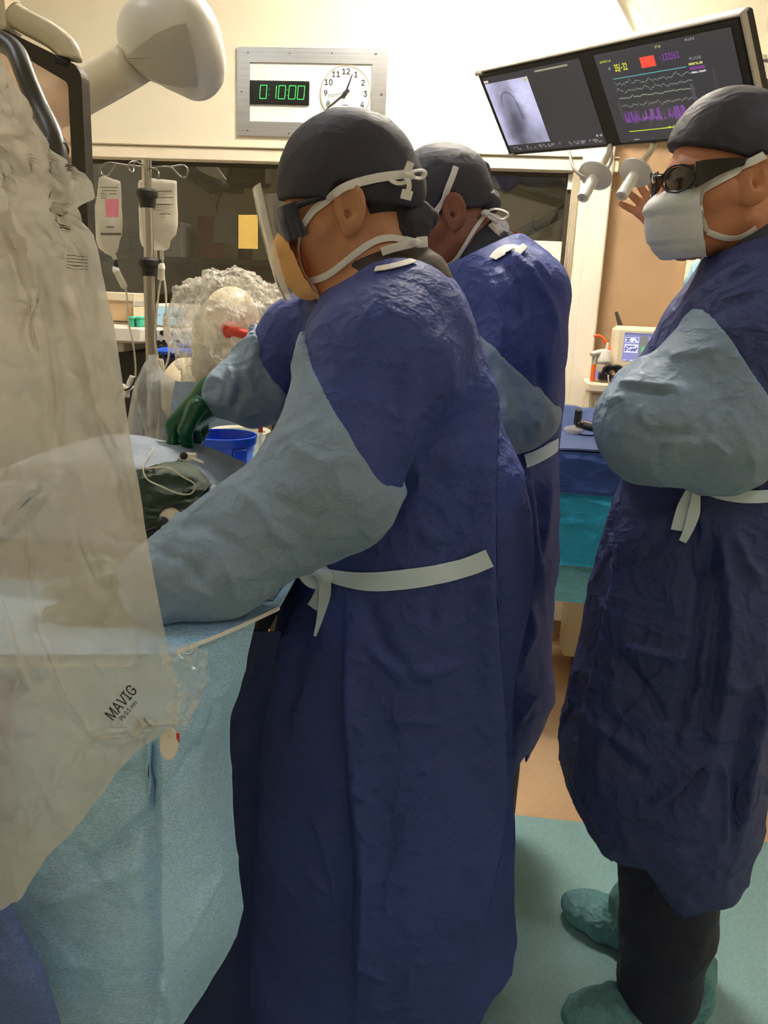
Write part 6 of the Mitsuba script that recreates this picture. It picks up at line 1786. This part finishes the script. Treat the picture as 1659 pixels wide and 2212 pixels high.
dm = surface(lambda p: np.maximum(ell(p, at(440, 850, 2.45), [0.13, 0.14, 0.125]), p[:, 2] - at(440, 776, 2.45)[2]), at(440, 850, 2.45) - 0.2, at(440, 850, 2.45) + 0.2, 0.007)
put("shell", relax(dm, 3), "cream_plastic", True, parent=CR)
dz = at(440, 850, 2.45)
put("column", tube([[dz[0], 2.45, 0.05], [dz[0], 2.45, dz[2] - 0.05]], 0.05, 20), "cream_plastic", True, parent=CR)
put("base", box([dz[0] - 0.12, 2.38, 0.0], [dz[0] + 0.12, 2.57, 0.06], 0.015), "cream_plastic", False, parent=CR)
# plastic-wrapped device with a red handle
WD = thing("wrapped_device", "device with red handle wrapped in shiny crinkled clear plastic", "device")
YW = 2.2
core = surface(lambda p: smin(ell(p, at(500, 690, YW), [0.075, 0.07, 0.085]), cap(p, at(445, 700, YW), at(445, 800, YW), 0.035, 0.04), 0.04), at(480, 700, YW) - 0.25, at(480, 700, YW) + 0.25, 0.008)
put("body", relax(core, 2), "cream_plastic", True, parent=WD)
hw = tube(pts((494, 722, YW - 0.105), (500, 716, YW - 0.115), (530, 722, YW - 0.12), (570, 723, YW - 0.115), (600, 718, YW - 0.10)), [0.011, 0.0125, 0.0125, 0.0125, 0.010], 14, 24)
put("handle", hw, "red_plastic", True, parent=WD, label="red handle bar")
put("handle_hub", lathe([(0, 0), (0.020, 0), (0.020, 0.02), (0.012, 0.026), (0, 0.026)], at(498, 712, YW - 0.09), (0, -1, 0), 24), "red_plastic", 40, parent=WD)
wrap_px = [(388, 660), (393, 648), (404, 640), (428, 646), (432, 632), (448, 618), (470, 611), (490, 614), (537, 605), (544, 620), (546, 636), (565, 638), (585, 655), (612, 684), (600, 705), (580, 725), (562, 745), (540, 768), (510, 790), (480, 800), (455, 822), (438, 815), (402, 780), (404, 770), (398, 740), (392, 710), (386, 690)]


def wrap(p):
    d = ell(p, at(500, 695, YW), [0.125, 0.115, 0.108])
    d = smin(d, ell(p, at(490, 645, YW), [0.075, 0.08, 0.055]), 0.03)
    d = smin(d, ell(p, at(420, 690, YW), [0.055, 0.075, 0.075]), 0.03)
    d = smin(d, cap(p, at(440, 700, YW), at(440, 795, YW), 0.060, 0.045), 0.04)
    d = smin(d, ell(p, at(565, 690, YW), [0.070, 0.07, 0.065]), 0.04)
    return d


wm = surface(wrap, at(490, 700, YW) - 0.3, at(490, 700, YW) + 0.3, 0.005)
wv = wm.vertices
fold(wm, 0.012, (13, 13, 13), 91, 0.016, ridge=(12, 12, 12))
fold(wm, 0.003, (30, 30, 30), 92, 0.012, ridge=(30, 30, 7))
fold(wm, 0.002, (50, 50, 50), 93, 0.006, ridge=(52, 52, 12))
put("plastic_wrap", wm, "clear_film", 25, parent=WD, label="crinkled clear plastic wrap")
put("stand_post", tube([[at(445, 800, YW)[0], YW, 0.05], at(445, 800, YW)], 0.025, 14), "steel", True, parent=WD)
put("stand_foot", lathe([(0, 0), (0.15, 0), (0.15, 0.02), (0.03, 0.05), (0, 0.05)], [at(445, 800, YW)[0], YW, 0.0], n=28), "dark_plastic", 40, parent=WD)
# slate panel and dark leaning device behind the first man's chin
SL = thing("slate_console", "slate blue console top behind the amber-lit mask, right of the plastic wrap", "console")
a_, b_ = at(560, 648, 2.75), at(690, 720, 2.75)
put("panel", box([a_[0], 2.75, b_[2] - 0.1], [b_[0], 2.85, a_[2]], 0.006), "slate_plastic", False, parent=SL)
put("edge", box([a_[0] - 0.002, 2.745, a_[2] - 0.004], [b_[0] + 0.002, 2.855, a_[2] + 0.006], 0.003), "grey_plastic", False, parent=SL)
put("pedestal", box([a_[0] + 0.04, 2.77, 0.0], [b_[0] - 0.04, 2.84, b_[2] - 0.099], 0.004), "dark_plastic", False, parent=SL)
LM = thing("leaning_screen", "small dark screen leaning behind the amber-lit mask", "screen")
c_ = at(628, 612, 2.80)
Mz = frame_of(norm([1, 0.1, -0.12]), norm(np.cross(norm([0.12, 0, 1]), norm([1, 0.1, -0.12]))), norm([0.12, 0, 1]), c_)
put("housing", moved(box([-0.035, -0.01, -0.06], [0.05, 0.02, 0.05], 0.006), Mz), "black_plastic", False, parent=LM)
put("screen", moved(box([-0.030, -0.012, -0.052], [0.045, -0.009, 0.044]), Mz), "black_gloss", False, parent=LM)
put("stalk", tube([c_ + [0, 0.01, -0.05], [c_[0], 2.81, a_[2] + 0.005]], 0.008, 10), "black_plastic", True, parent=LM)
CBx = thing("cream_box", "small cream box on the slate console behind the amber-lit mask", "box")
c_ = at(655, 640, 2.78)
put("body", box([c_[0] - 0.022, 2.77, a_[2] + 0.006], [c_[0] + 0.022, 2.80, c_[2] + 0.012], 0.003), "white_paper", False, parent=CBx)
put("lid", box([c_[0] - 0.023, 2.769, c_[2] + 0.004], [c_[0] + 0.023, 2.801, c_[2] + 0.013], 0.003), "cream_plastic", False, parent=CBx)
# hazy plastic sheet gathered at the pole
HS = thing("anaesthesia_sheet", "hazy plastic sheet gathered at the steel pole and spread behind the patient", "sheet")
YS = 2.18
hs = hang([(766, (318, YS), (322, YS - 0.02), (330, YS), (338, YS + 0.01)), (800, (306, YS), (320, YS - 0.03), (338, YS), (352, YS + 0.02)), (840, (292, YS), (318, YS - 0.04), (350, YS), (400, YS + 0.03)), (900, (276, YS), (312, YS - 0.05), (352, YS), (410, YS + 0.02)),
           (960, (262, YS - 0.02), (305, YS - 0.06), (352, YS - 0.02), (420, YS)), (1010, (255, YS - 0.04), (300, YS - 0.08), (352, YS - 0.04), (430, YS - 0.02))], 90, 80, 95, 0.012, (16, 16, 5), 0, lines=[(0.012, "r", [(318, 780), (300, 870), (285, 980)], 6), (-0.012, "r", [(330, 790), (310, 880), (312, 960)], 5), (0.010, "r", [(340, 800), (350, 880), (352, 970)], 6)])
put(HS, hs, "haze_film", True)
GS = thing("grey_side_sheet", "grey cloth sheet end showing between the hazy plastic and the raised sleeve", "sheet")
gs = hang([(824, (380, 2.12), (430, 2.11), (480, 2.10)), (850, (372, 2.10), (430, 2.09), (485, 2.08)), (900, (366, 2.08), (430, 2.07), (520, 2.06)), (960, (366, 2.06), (430, 2.05), (560, 2.04)), (1010, (366, 2.04), (430, 2.03), (560, 2.02))], 50, 50, 96, 0.008, (12, 12, 6))
put(GS, gs, "drape_grey", True)
CLP = thing("white_clamp", "white plastic clamp hanging beside the shield cover's edge", "clamp")
ck = [at(x, y, 2.12) for x, y in ((286, 812), (280, 830), (274, 846), (272, 858))]
put("arm", tube(A_(ck), [0.007, 0.009, 0.007, 0.010], 10, 16), "white_plastic", True, parent=CLP)
put("jaw", tube(pts((266, 832, 2.12), (278, 840, 2.11), (288, 834, 2.12)), [0.005, 0.007, 0.004], 10, 10), "white_plastic", True, parent=CLP)
put("spring", tube(pts((270, 842, 2.105), (280, 838, 2.10), (288, 828, 2.105), (292, 815, 2.11)), 0.0025, 8, 14), "black_plastic", True, parent=CLP)
# ------------------------------------------------------------------ back table, cart and monitor at the right
BT = thing("instrument_table", "back table under layered blue and teal drapes between the standing people", "table")
zt_ = float(at(1250, 972, 2.62)[2])
ft_ = 2.62
bx0, bx1 = -0.30, 0.74
n_x, n_y = 120, 60
U_, V_ = np.meshgrid(np.linspace(bx0, bx1, n_x), np.linspace(ft_ + 0.005, 3.07, n_y), indexing="ij")
Zt = zt_ + 0.010 * (meshkit.fbm(np.stack([U_ * 9, V_ * 9, U_ * 0], -1), 3, 3) - 0.5) + 0.085 * np.clip((V_ - 2.98) / 0.06, 0, 1) ** 1.2 * (0.8 + 0.5 * meshkit.fbm(np.stack([U_ * 12, V_ * 12, U_ * 0], -1), 3, 4))
tp = sheet(np.stack([U_, V_, Zt], -1), 0.004)
put("top_cloth", tp, "drape_blue", True, parent=BT)


def apron(y0, y1, off, seed, amp, mt, nm):
    z0, z1 = zt_ - 0.004 if y0 is None else at(1230, y0, ft_)[2] + 0.03, at(1230, y1, ft_)[2]
    U2, Z2 = np.meshgrid(np.linspace(bx0, bx1, 130), np.linspace(z0, z1, 50), indexing="ij")
    nz = meshkit.fbm(np.stack([U2 * 7, U2 * 0, Z2 * 7], -1), 3, seed) - 0.5
    rd = np.clip(1 - np.abs(meshkit.fbm(np.stack([U2 * 6 + 3, U2 * 0, Z2 * 10], -1), 3, seed + 5) - 0.5) * 7, 0, 1) ** 2
    put(nm, sheet(np.stack([U2, ft_ + off + amp * nz - amp * 0.5 * rd, Z2], -1), 0.002), mt, True, parent=BT)


apron(None, 1064, -0.012, 101, 0.010, "drape_deep", "front_cloth")
apron(1056, 1222, 0.006, 102, 0.016, "drape_teal", "front_cloth")
apron(1214, 1305, 0.022, 103, 0.012, "drape_pale", "front_cloth")
put("table_frame", box([bx0 + 0.05, ft_ + 0.05, zt_ - 0.05], [bx1 - 0.05, 3.02, zt_ - 0.012], 0.006), "steel", False, parent=BT)
for x_ in (bx0 + 0.08, bx1 - 0.08):
    for y_ in (ft_ + 0.10, 2.96):
        put("leg", tube([[x_, y_, 0.0], [x_, y_, zt_ - 0.04]], 0.014, 12), "steel", True, parent=BT)
DV = thing("hand_tool", "black hand tool with grey stripe lying on the blue back table", "tool")
c_ = at(1262, 925, 2.80)
zz = zt_ + 0.012
e = lambda x, y, h=0.0: at(x, y, 2.93)
put("body", tube(A_([e(1246, 917, .010), e(1268, 922, .008), e(1300, 927, .006), e(1340, 932, .006)]), [0.011, 0.013, 0.010, 0.009], 12, 16), "black_plastic", True, parent=DV)
put("stripe", tube(A_([e(1256, 909, .022), e(1280, 916, .018), e(1310, 920, .016), e(1335, 922, .014)]), 0.0045, 8, 16), "grey_plastic", True, parent=DV)
put("head", box(e(1240, 920) + [0, 0, 0], e(1256, 913) + [0.0, 0.03, 0.045], 0.006), "black_plastic", False, parent=DV)
put("tip", lathe([(0, 0), (0.008, 0), (0.006, 0.02), (0, 0.022)], e(1254, 914, 0.02), (0.2, -1, 0.5), 16), "steel", 40, parent=DV)
DV2 = thing("black_clip", "black clip with a thin white lead on the blue back table", "clip")
put("body", box(e(1284, 936), e(1304, 930) + [0, 0.02, 0.022], 0.006), "black_plastic", False, parent=DV2)
put("lead", tube(A_([e(1276, 921, .02), e(1282, 928, .014), e(1292, 933, .02), e(1300, 937, .01)]), 0.003, 8, 16), "white_plastic", True, parent=DV2)
CO = thing("thin_cable", "thin black cable curving over the blue back table", "cable")
put(CO, tube(A_([e(1248, 924, .004), e(1238, 929, .004), e(1246, 935, .004), e(1280, 940, .004), e(1320, 943, .004)]), 0.0022, 6, 40), "black_plastic", True)
GB = thing("clear_pouch", "clear crumpled pouch beside the black tool on the back table", "pouch")
pc = e(1238, 932)
pm2 = surface(lambda p: ell(p, pc + [0, 0, 0.006], [0.035, 0.03, 0.014]), pc - 0.06, pc + 0.06, 0.004)
put(GB, fold(pm2, 0.004, (50, 50, 50), 105, 0.005), "clear_film", 30)
AC = thing("anaesthesia_cart", "cream equipment cart against the tan door, carrying a monitor", "cart")
YA = 3.12
s0_, s1_ = at(1270, 848, YA), at(1330, 829, YA)
put("shelf", box([s0_[0], YA - 0.01, s0_[2]], [1.30, 3.30, s1_[2]], 0.008), "cream_plastic", False, parent=AC)
put("body", box([s0_[0] + 0.01, YA + 0.01, 0.08], [1.28, 3.29, s0_[2] - 0.001], 0.008), "cream_plastic", False, parent=AC)
put("drawer", box([s0_[0] + 0.03, YA + 0.003, s0_[2] - 0.17], [1.26, YA + 0.012, s0_[2] - 0.03], 0.003), "cream_plastic", False, parent=AC)
put("drawer", box([s0_[0] + 0.03, YA + 0.003, s0_[2] - 0.34], [1.26, YA + 0.012, s0_[2] - 0.18], 0.003), "cream_plastic", False, parent=AC)
for x_ in (s0_[0] + 0.06, 1.22):
    put("caster", lathe([(0, 0), (0.036, 0), (0.040, 0.006), (0.040, 0.026), (0, 0.03)], [x_, 3.2, 0.041], (1, 0, 0), 18), "black_plastic", 40, parent=AC)
zs = s1_[2]
MO = thing("cart_monitor", "cream monitor with blue and white screen on the equipment cart", "monitor")
YM = 3.165
o0, o1 = at(1321, 806, YM), at(1480, 704, YM)
mw_, mh_ = o1[0] - o0[0], at(1330, 704, YM)[2] - o0[2]
hous = box([o0[0], YM, o0[2]], [o1[0], YM + 0.12, o0[2] + mh_], 0.014)
put("housing", hous, "cream_plastic", False, parent=MO)
put("neck", box([(o0[0] + o1[0]) / 2 - 0.04, YM + 0.03, zs], [(o0[0] + o1[0]) / 2 + 0.04, YM + 0.10, o0[2] + 0.002], 0.005), "grey_plastic", False, parent=MO)
put("button", lathe([(0, 0), (0.0055, 0), (0.0055, 0.003), (0, 0.004)], at(1333, 800, YM - 0.001), (0, -1, 0), 20), "grey_plastic", 40, parent=MO)


def cart_screen(p, n, uv):
    c = mi.Color3f(0.30, 0.30, 0.62)
    wht = mi.Color3f(0.85, 0.87, 1.0)
    c = dr.select(uv.y > 0.93, mi.Color3f(0.16, 0.18, 0.42), c)
    c = dr.select(rect_(uv, 0.02, 0.66, 0.27, 0.84) | rect_(uv, 0.02, 0.30, 0.27, 0.60) | rect_(uv, 0.46, 0.40, 0.72, 0.84), wht, c)
    tx = cell_rand(dr.floor(uv.x * 34), dr.floor(uv.y * 22), 3.0)
    c = dr.select((rect_(uv, 0.03, 0.68, 0.26, 0.82) | rect_(uv, 0.03, 0.34, 0.26, 0.56) | rect_(uv, 0.48, 0.44, 0.70, 0.80)) & (tx > 0.5), mi.Color3f(0.16, 0.18, 0.46), c)
    c = dr.select(rect_(uv, 0.29, 0.0, 0.44, 0.92), mi.Color3f(0.24, 0.24, 0.22), c)
    gr = dr.exp(-dr.square((uv.x - 0.365) / 0.03)) * smoothstep(0.24, 0.34, uv.y) * smoothstep(0.60, 0.45, uv.y)
    c = c * (1 - gr) + mi.Color3f(0.12, 0.75, 0.25) * gr
    c = dr.select((uv.y < 0.05) & (tx > 0.5), wht, c)
    return c


r0, r1 = at(1343, 779, YM - 0.001), at(1470, 719, YM - 0.001)
q = trimesh.Trimesh([[r0[0], YM - 0.001, r0[2]], [r1[0], YM - 0.001, r0[2]], [r1[0], YM - 0.001, at(1343, 718, YM)[2]], [r0[0], YM - 0.001, at(1343, 718, YM)[2]]], [[0, 1, 2], [0, 2, 3]], process=False)
put("screen", q, "screen_off", False, parent=MO, uv=A_([[0, 0], [1, 0], [1, 1], [0, 1.0]]), emitter={"type": "area", "radiance": proc(cart_screen)})
AN = thing("flat_antenna", "dark slanting blade standing up behind the cart monitor", "antenna")
put(AN, tube(pts((1331, 674, 3.31), (1336, 690, 3.31), (1345, 720, 3.31), (1352, 790, 3.31)), [0.006, 0.010, 0.011, 0.010], 10, 16), "dark_plastic", True)
OTb = thing("orange_tube", "orange bent tube rising beside the cart monitor", "tube")
put(OTb, tube(pts((1283, 727, 3.25), (1296, 726, 3.25), (1308, 738, 3.25), (1316, 756, 3.25), (1317, 790, 3.25), (1316, 824, 3.25)), 0.006, 10, 40), "orange_plastic", True)
SPB = thing("spray_bottle", "white-topped clear bottle with purple label on the cart shelf", "bottle")
bp = at(1300, 828, 3.17)
bp[2] = zs
sH = at(1300, 790, 3.17)[2] - zs
put("body", lathe([(0, 0), (0.030, 0), (0.033, 0.005), (0.033, sH * 0.95), (0.026, sH * 1.1), (0.014, sH * 1.2), (0, sH * 1.2)], bp, n=28), "clear_tube", 40, parent=SPB)
put("label_band", lathe([(0.0332, 0.01), (0.0336, 0.01), (0.0336, sH * 0.7), (0.0332, sH * 0.7), (0.0332, 0.01)], bp, n=28), "purple_cover", 40, parent=SPB)
put("head", lathe([(0, sH * 1.15), (0.026, sH * 1.15), (0.030, sH * 1.3), (0.020, sH * 1.95), (0.010, sH * 2.0), (0, sH * 2.0)], bp, n=28), "white_plastic", 40, parent=SPB)
put("nozzle", tube(A_([bp + [0, 0, sH * 1.85], bp + [-0.03, -0.01, sH * 1.80], bp + [-0.052, -0.02, sH * 1.68]]), [0.012, 0.010, 0.008], 12, 12), "white_plastic", True, parent=SPB)
put("tip", tube(A_([bp + [0.005, 0, sH * 1.95], bp + [0.006, 0, sH * 2.45]]), [0.006, 0.005], 10), "white_plastic", True, parent=SPB)
OM = thing("orange_vial", "upright orange vial at the left end of the cart shelf", "vial")
op = at(1279, 826, 3.16)
op[2] = zs
put("barrel", lathe([(0, 0), (0.0085, 0), (0.0085, 0.062), (0, 0.062)], op, n=18), "orange_plastic", 40, parent=OM)
put("top", lathe([(0, 0.062), (0.0085, 0.062), (0.0085, 0.094), (0.004, 0.098), (0, 0.098)], op, n=18), "grey_plastic", 40, parent=OM)
CBL = thing("cable_bundle", "coiled black cable bundle on the cart shelf before the monitor", "cable")
cc_ = at(1322, 822, 3.135)
cc_[2] = zs + 0.037
loopn = [cc_ + A_([0.030 * math.cos(t_ * 1.0) + 0.012 * math.sin(t_ * 0.37), 0.010 * math.sin(t_ * 0.7), 0.022 * math.sin(t_ * 1.0) + 0.005 * math.cos(t_ * 1.7)]) for t_ in np.linspace(0, 6 * math.pi, 60)]
put("coil", tube(A_(loopn), 0.006, 8, 160), "black_plastic", True, parent=CBL)
put("plug", box(cc_ + [-0.05, -0.012, -0.028], cc_ + [-0.018, 0.012, 0.0], 0.004), "black_plastic", False, parent=CBL)
put("tail", tube(A_([cc_ + [-0.02, -0.03, -0.005], cc_ + [-0.012, -0.04, -0.05], cc_ + [0.006, -0.05, -0.10]]), 0.003, 8, 20), "grey_plastic", True, parent=CBL)
# ------------------------------------------------------------------ the plastic-covered shield in the foreground
PC = thing("shield_cover", "large creased plastic drape over a shield, filling the left foreground", "cover")
edge = [(120, 4), (165, 22), (200, 46), (260, 78), (330, 118), (352, 160), (375, 186), (400, 212), (430, 214), (455, 186), (480, 192), (510, 213), (560, 223), (640, 238), (700, 251), (830, 270), (990, 290), (1110, 311), (1230, 333), (1330, 352), (1400, 367), (1470, 384), (1530, 392), (1565, 384)]
ey_, ex_ = A_(edge, float).T
n_, m_ = 260, 120
yy = np.linspace(120, 1565, n_)
R_ = np.interp(yy, ey_, ex_)
G = np.zeros((n_, m_, 3))
for i in range(n_):
    xs_ = R_[i] + (-330 - R_[i]) * np.linspace(0, 1, m_)
    Ys = 0.74 - 0.08 * (yy[i] - 120) / 1445 + 0.03 * np.cos(np.linspace(0, 1, m_) * 5) * (0.3 + 0.7 * min(1, max(0, (yy[i] - 300) / 500)))
    for j in range(m_):
        G[i, j] = at(xs_[j], yy[i], Ys[j])
# the lower flap below row 1565 runs to a slanting edge
low = [(385, 1566), (330, 1602), (290, 1628), (250, 1672), (180, 1772), (100, 1852), (50, 1932), (10, 1962), (-120, 2010), (-330, 2080)]
lx, ly = A_(low[::-1], float).T
G2 = np.zeros((70, m_, 3))
for j in range(m_):
    x_ = R_[-1] + (-330 - R_[-1]) * j / (m_ - 1)
    yb = np.interp(x_, lx, ly)
    for i in range(70):
        y_ = 1565 + (yb - 1565) * (i + 1) / 70
        G2[i, j] = at(x_ + (0 if i else 0), y_, 0.66 + 0.03 * math.cos(j / (m_ - 1) * 5) - 0.006 * i / 70)
G = np.concatenate([G, G2])
fs = sheet(G[:, ::-1], 0)
fold(fs, 0.009, (14, 14, 1.4), 111, 0.004, ridge=(11, 11, 2.5))
top_mask = lambda v: np.clip((v[:, 2] - 1.42) / 0.12, 0.0, 1)
fold(fs, 0.007, (24, 24, 12), 112, 0.012, top_mask, ridge=(26, 26, 10))
fold(fs, 0.002, (40, 40, 20), 118, 0.006, top_mask, ridge=(52, 52, 24))
bot_mask = lambda v: np.clip((1.12 - v[:, 2]) / 0.05, 0.0, 1) * 0.5
fold(fs, 0.005, (22, 22, 12), 113, 0.012, bot_mask, ridge=(24, 24, 16))
creases(fs, [(0.010, "r", [(60, 560), (100, 700), (118, 850), (125, 1000)], 14), (0.010, "r", [(130, 420), (180, 560), (225, 700), (250, 830)], 10), (-0.010, "r", [(140, 620), (190, 800), (215, 950)], 14), (0.008, "r", [(150, 1020), (175, 1180), (230, 1300)], 14),
             (-0.006, "s", [(195, 870), (260, 1000), (290, 1140)], 9), (0.010, "s", [(0, 1270), (30, 1380), (70, 1500)], 14), (-0.005, "r", [(60, 1120), (66, 1250), (80, 1360), (150, 1520), (235, 1650)], 4), (0.006, "r", [(190, 1592), (270, 1578), (340, 1558)], 5), (0.006, "r", [(260, 1592), (300, 1572), (342, 1562)], 4),
             (-0.006, "r", [(200, 1600), (260, 1600), (320, 1580)], 6), (0.006, "r", [(130, 1660), (90, 1740), (40, 1800)], 9), (-0.006, "r", [(100, 1700), (120, 1780)], 8), (0.008, "r", [(20, 1650), (60, 1760), (40, 1860)], 10), (0.007, "r", [(0, 1140), (50, 1090), (95, 1050)], 6), (-0.010, "r", [(0, 1160), (60, 1110), (100, 1060)], 10),
             (0.008, "r", [(0, 470), (40, 560), (60, 650), (30, 740)], 7), (-0.008, "r", [(20, 440), (60, 540), (80, 640)], 6), (0.007, "r", [(85, 640), (60, 700), (75, 760)], 5), (0.008, "r", [(110, 400), (150, 470), (190, 500)], 6), (0.006, "r", [(140, 480), (165, 560), (185, 610)], 6)])
fk_ = put("film", fs, "shield_film", True, parent=PC)
cr = hang([(1396, (352, 0.675), (380, 0.672), (410, 0.70), (452, 0.705, 1402)), (1440, (362, 0.672), (390, 0.665), (415, 0.685), (448, 0.70)), (1490, (372, 0.672), (395, 0.68), (412, 0.67), (434, 0.69)), (1530, (378, 0.67), (395, 0.664), (405, 0.68), (418, 0.685)), (1575, (376, 0.672), (384, 0.67), (390, 0.675), (396, 0.68))],
          80, 60, 115, 0.004, (40, 40, 40), 0, sharp=0.006)
cr2 = fold(trimesh.Trimesh(cr.vertices, cr.faces, process=False), 0.002, (60, 60, 60), 116, 0.007, ridge=(48, 48, 40))
put("crumpled_corner", cr2, "clear_film", 25, parent=PC, label="shiny crumpled corner of clear film")
sp_ = spline(pts((-60, 62, 0.95), (0, 88, 0.93), (28, 106, 0.92), (50, 150, 0.90), (86, 236, 0.88), (112, 290, 0.86), (122, 326, 0.85), (126, 400, 0.84), (128, 700, 0.82)), 60)
RD = thing("overhead_tube", "dark bent metal tube from above, its lower end under the plastic cover", "tube")
put("bent_tube", tube(sp_, 0.0105, 16), "dark_plastic", True, parent=RD)
put("end_sleeve", tube(pts((116, 310, 0.857), (122, 328, 0.852)), 0.0125, 16), "dark_plastic", True, parent=RD)
put("ceiling_tube", tube([at(-60, 62, 0.95), at(-60, 62, 0.95) * A_([1, 1, 0]) + A_([0, 0, CEIL])], 0.0125, 16), "dark_plastic", True, parent=RD)
PL = thing("lead_plate", "clear lead plate inside the plastic cover", "plate")
lp_ = Polygon([(px_x(x, y, 0.80), px_z(x, y, 0.80)) for x, y in ((-300, 700), (210, 700), (300, 1440), (-300, 1440))]).buffer(-0.01).buffer(0.01, 4)
put(PL, upright(lp_, 0.80, 0.808), "glass_pane", False)
# print on the film
def film_text(t, px, py, h, ang, w=None):
    c0_, n0_ = cast([fs], [(px, py), (px + 4, py)], 0.004)
    d_ = A_([math.cos(ang), -math.sin(ang)])
    d3 = norm(RT * d_[0] - UP * d_[1])
    u3 = norm(RT * -math.sin(-ang) * -1 * 0 + np.cross(n0_[0], d3))
    tmesh = meshkit.text_mesh(t, h, 0.0003)
    tmesh = tmesh.subdivide().subdivide()
    if w:
        tmesh.apply_scale([w / (tmesh.bounds[1][0] - tmesh.bounds[0][0]), 1, 1])
    M_ = frame_of(d3, u3, np.cross(d3, u3), c0_[0])
    tmesh = moved(tmesh, M_)
    uvp = project(tmesh.vertices)
    # wrapped onto the film so that it follows the folds
    gx_ = np.linspace(uvp[:, 0].min(), uvp[:, 0].max(), 14)
    gy_ = np.linspace(uvp[:, 1].min(), uvp[:, 1].max(), 14)
    Dg = A_([np.linalg.norm(cast([fs], [(x, y) for x in gx_], 0.0)[0] - EYE, axis=1) for y in gy_])
    from scipy.interpolate import RegularGridInterpolator as RG
    dist = RG((gy_, gx_), Dg)(uvp[:, ::-1]) - 0.0012
    tmesh.vertices = EYE + norm_rows(tmesh.vertices - EYE) * dist[:, None]
    return tmesh


put("print", film_text("MAVIG", 246, 1556, 0.0105, math.radians(50), 0.036), "ink", False, parent=fk_, label="dark printed word")
put("print", film_text("Pb 0.5 mm", 266, 1553, 0.0042, math.radians(50), 0.022), "ink", False, parent=fk_, label="small dark printed line")
st = cast([fs], [(148, 548), (186, 552)], 0.002)[0]
for k in range(5):
    a_ = cast([fs], [(x, 550 + 7 * k + 0.1 * (x - 148)) for x in np.linspace(146, 187, 6)], 0.0015)[0]
    b_ = cast([fs], [(x, 551.6 + 7 * k + 0.1 * (x - 148)) for x in np.linspace(146, 187, 6)], 0.0015)[0]
    put("print_line", sheet(np.stack([a_, b_]), 0), "bag_ink", False, parent=fk_)
WT = thing("white_tag", "white oval tag with red mark under the shield cover's edge", "tag")
w0 = at(366, 1606, 0.70)
put("tag", moved(lathe([(0, 0), (0.009, 0), (0.009, 0.002), (0, 0.002)], [0, 0, 0], (0, 0, 1), 28), frame_of(RT, UP * 1.7, -FW, w0)), "white_plastic", 40, parent=WT)
put("red_mark", box(at(380, 1606, 0.70), at(386, 1584, 0.70) + [0, 0.003, 0.0], 0.001), "red_plastic", False, parent=WT)
put("string", tube(pts((366, 1592, 0.70), (372, 1570, 0.69), (376, 1556, 0.672)), 0.0008, 6, 10), "white_plastic", True, parent=WT)
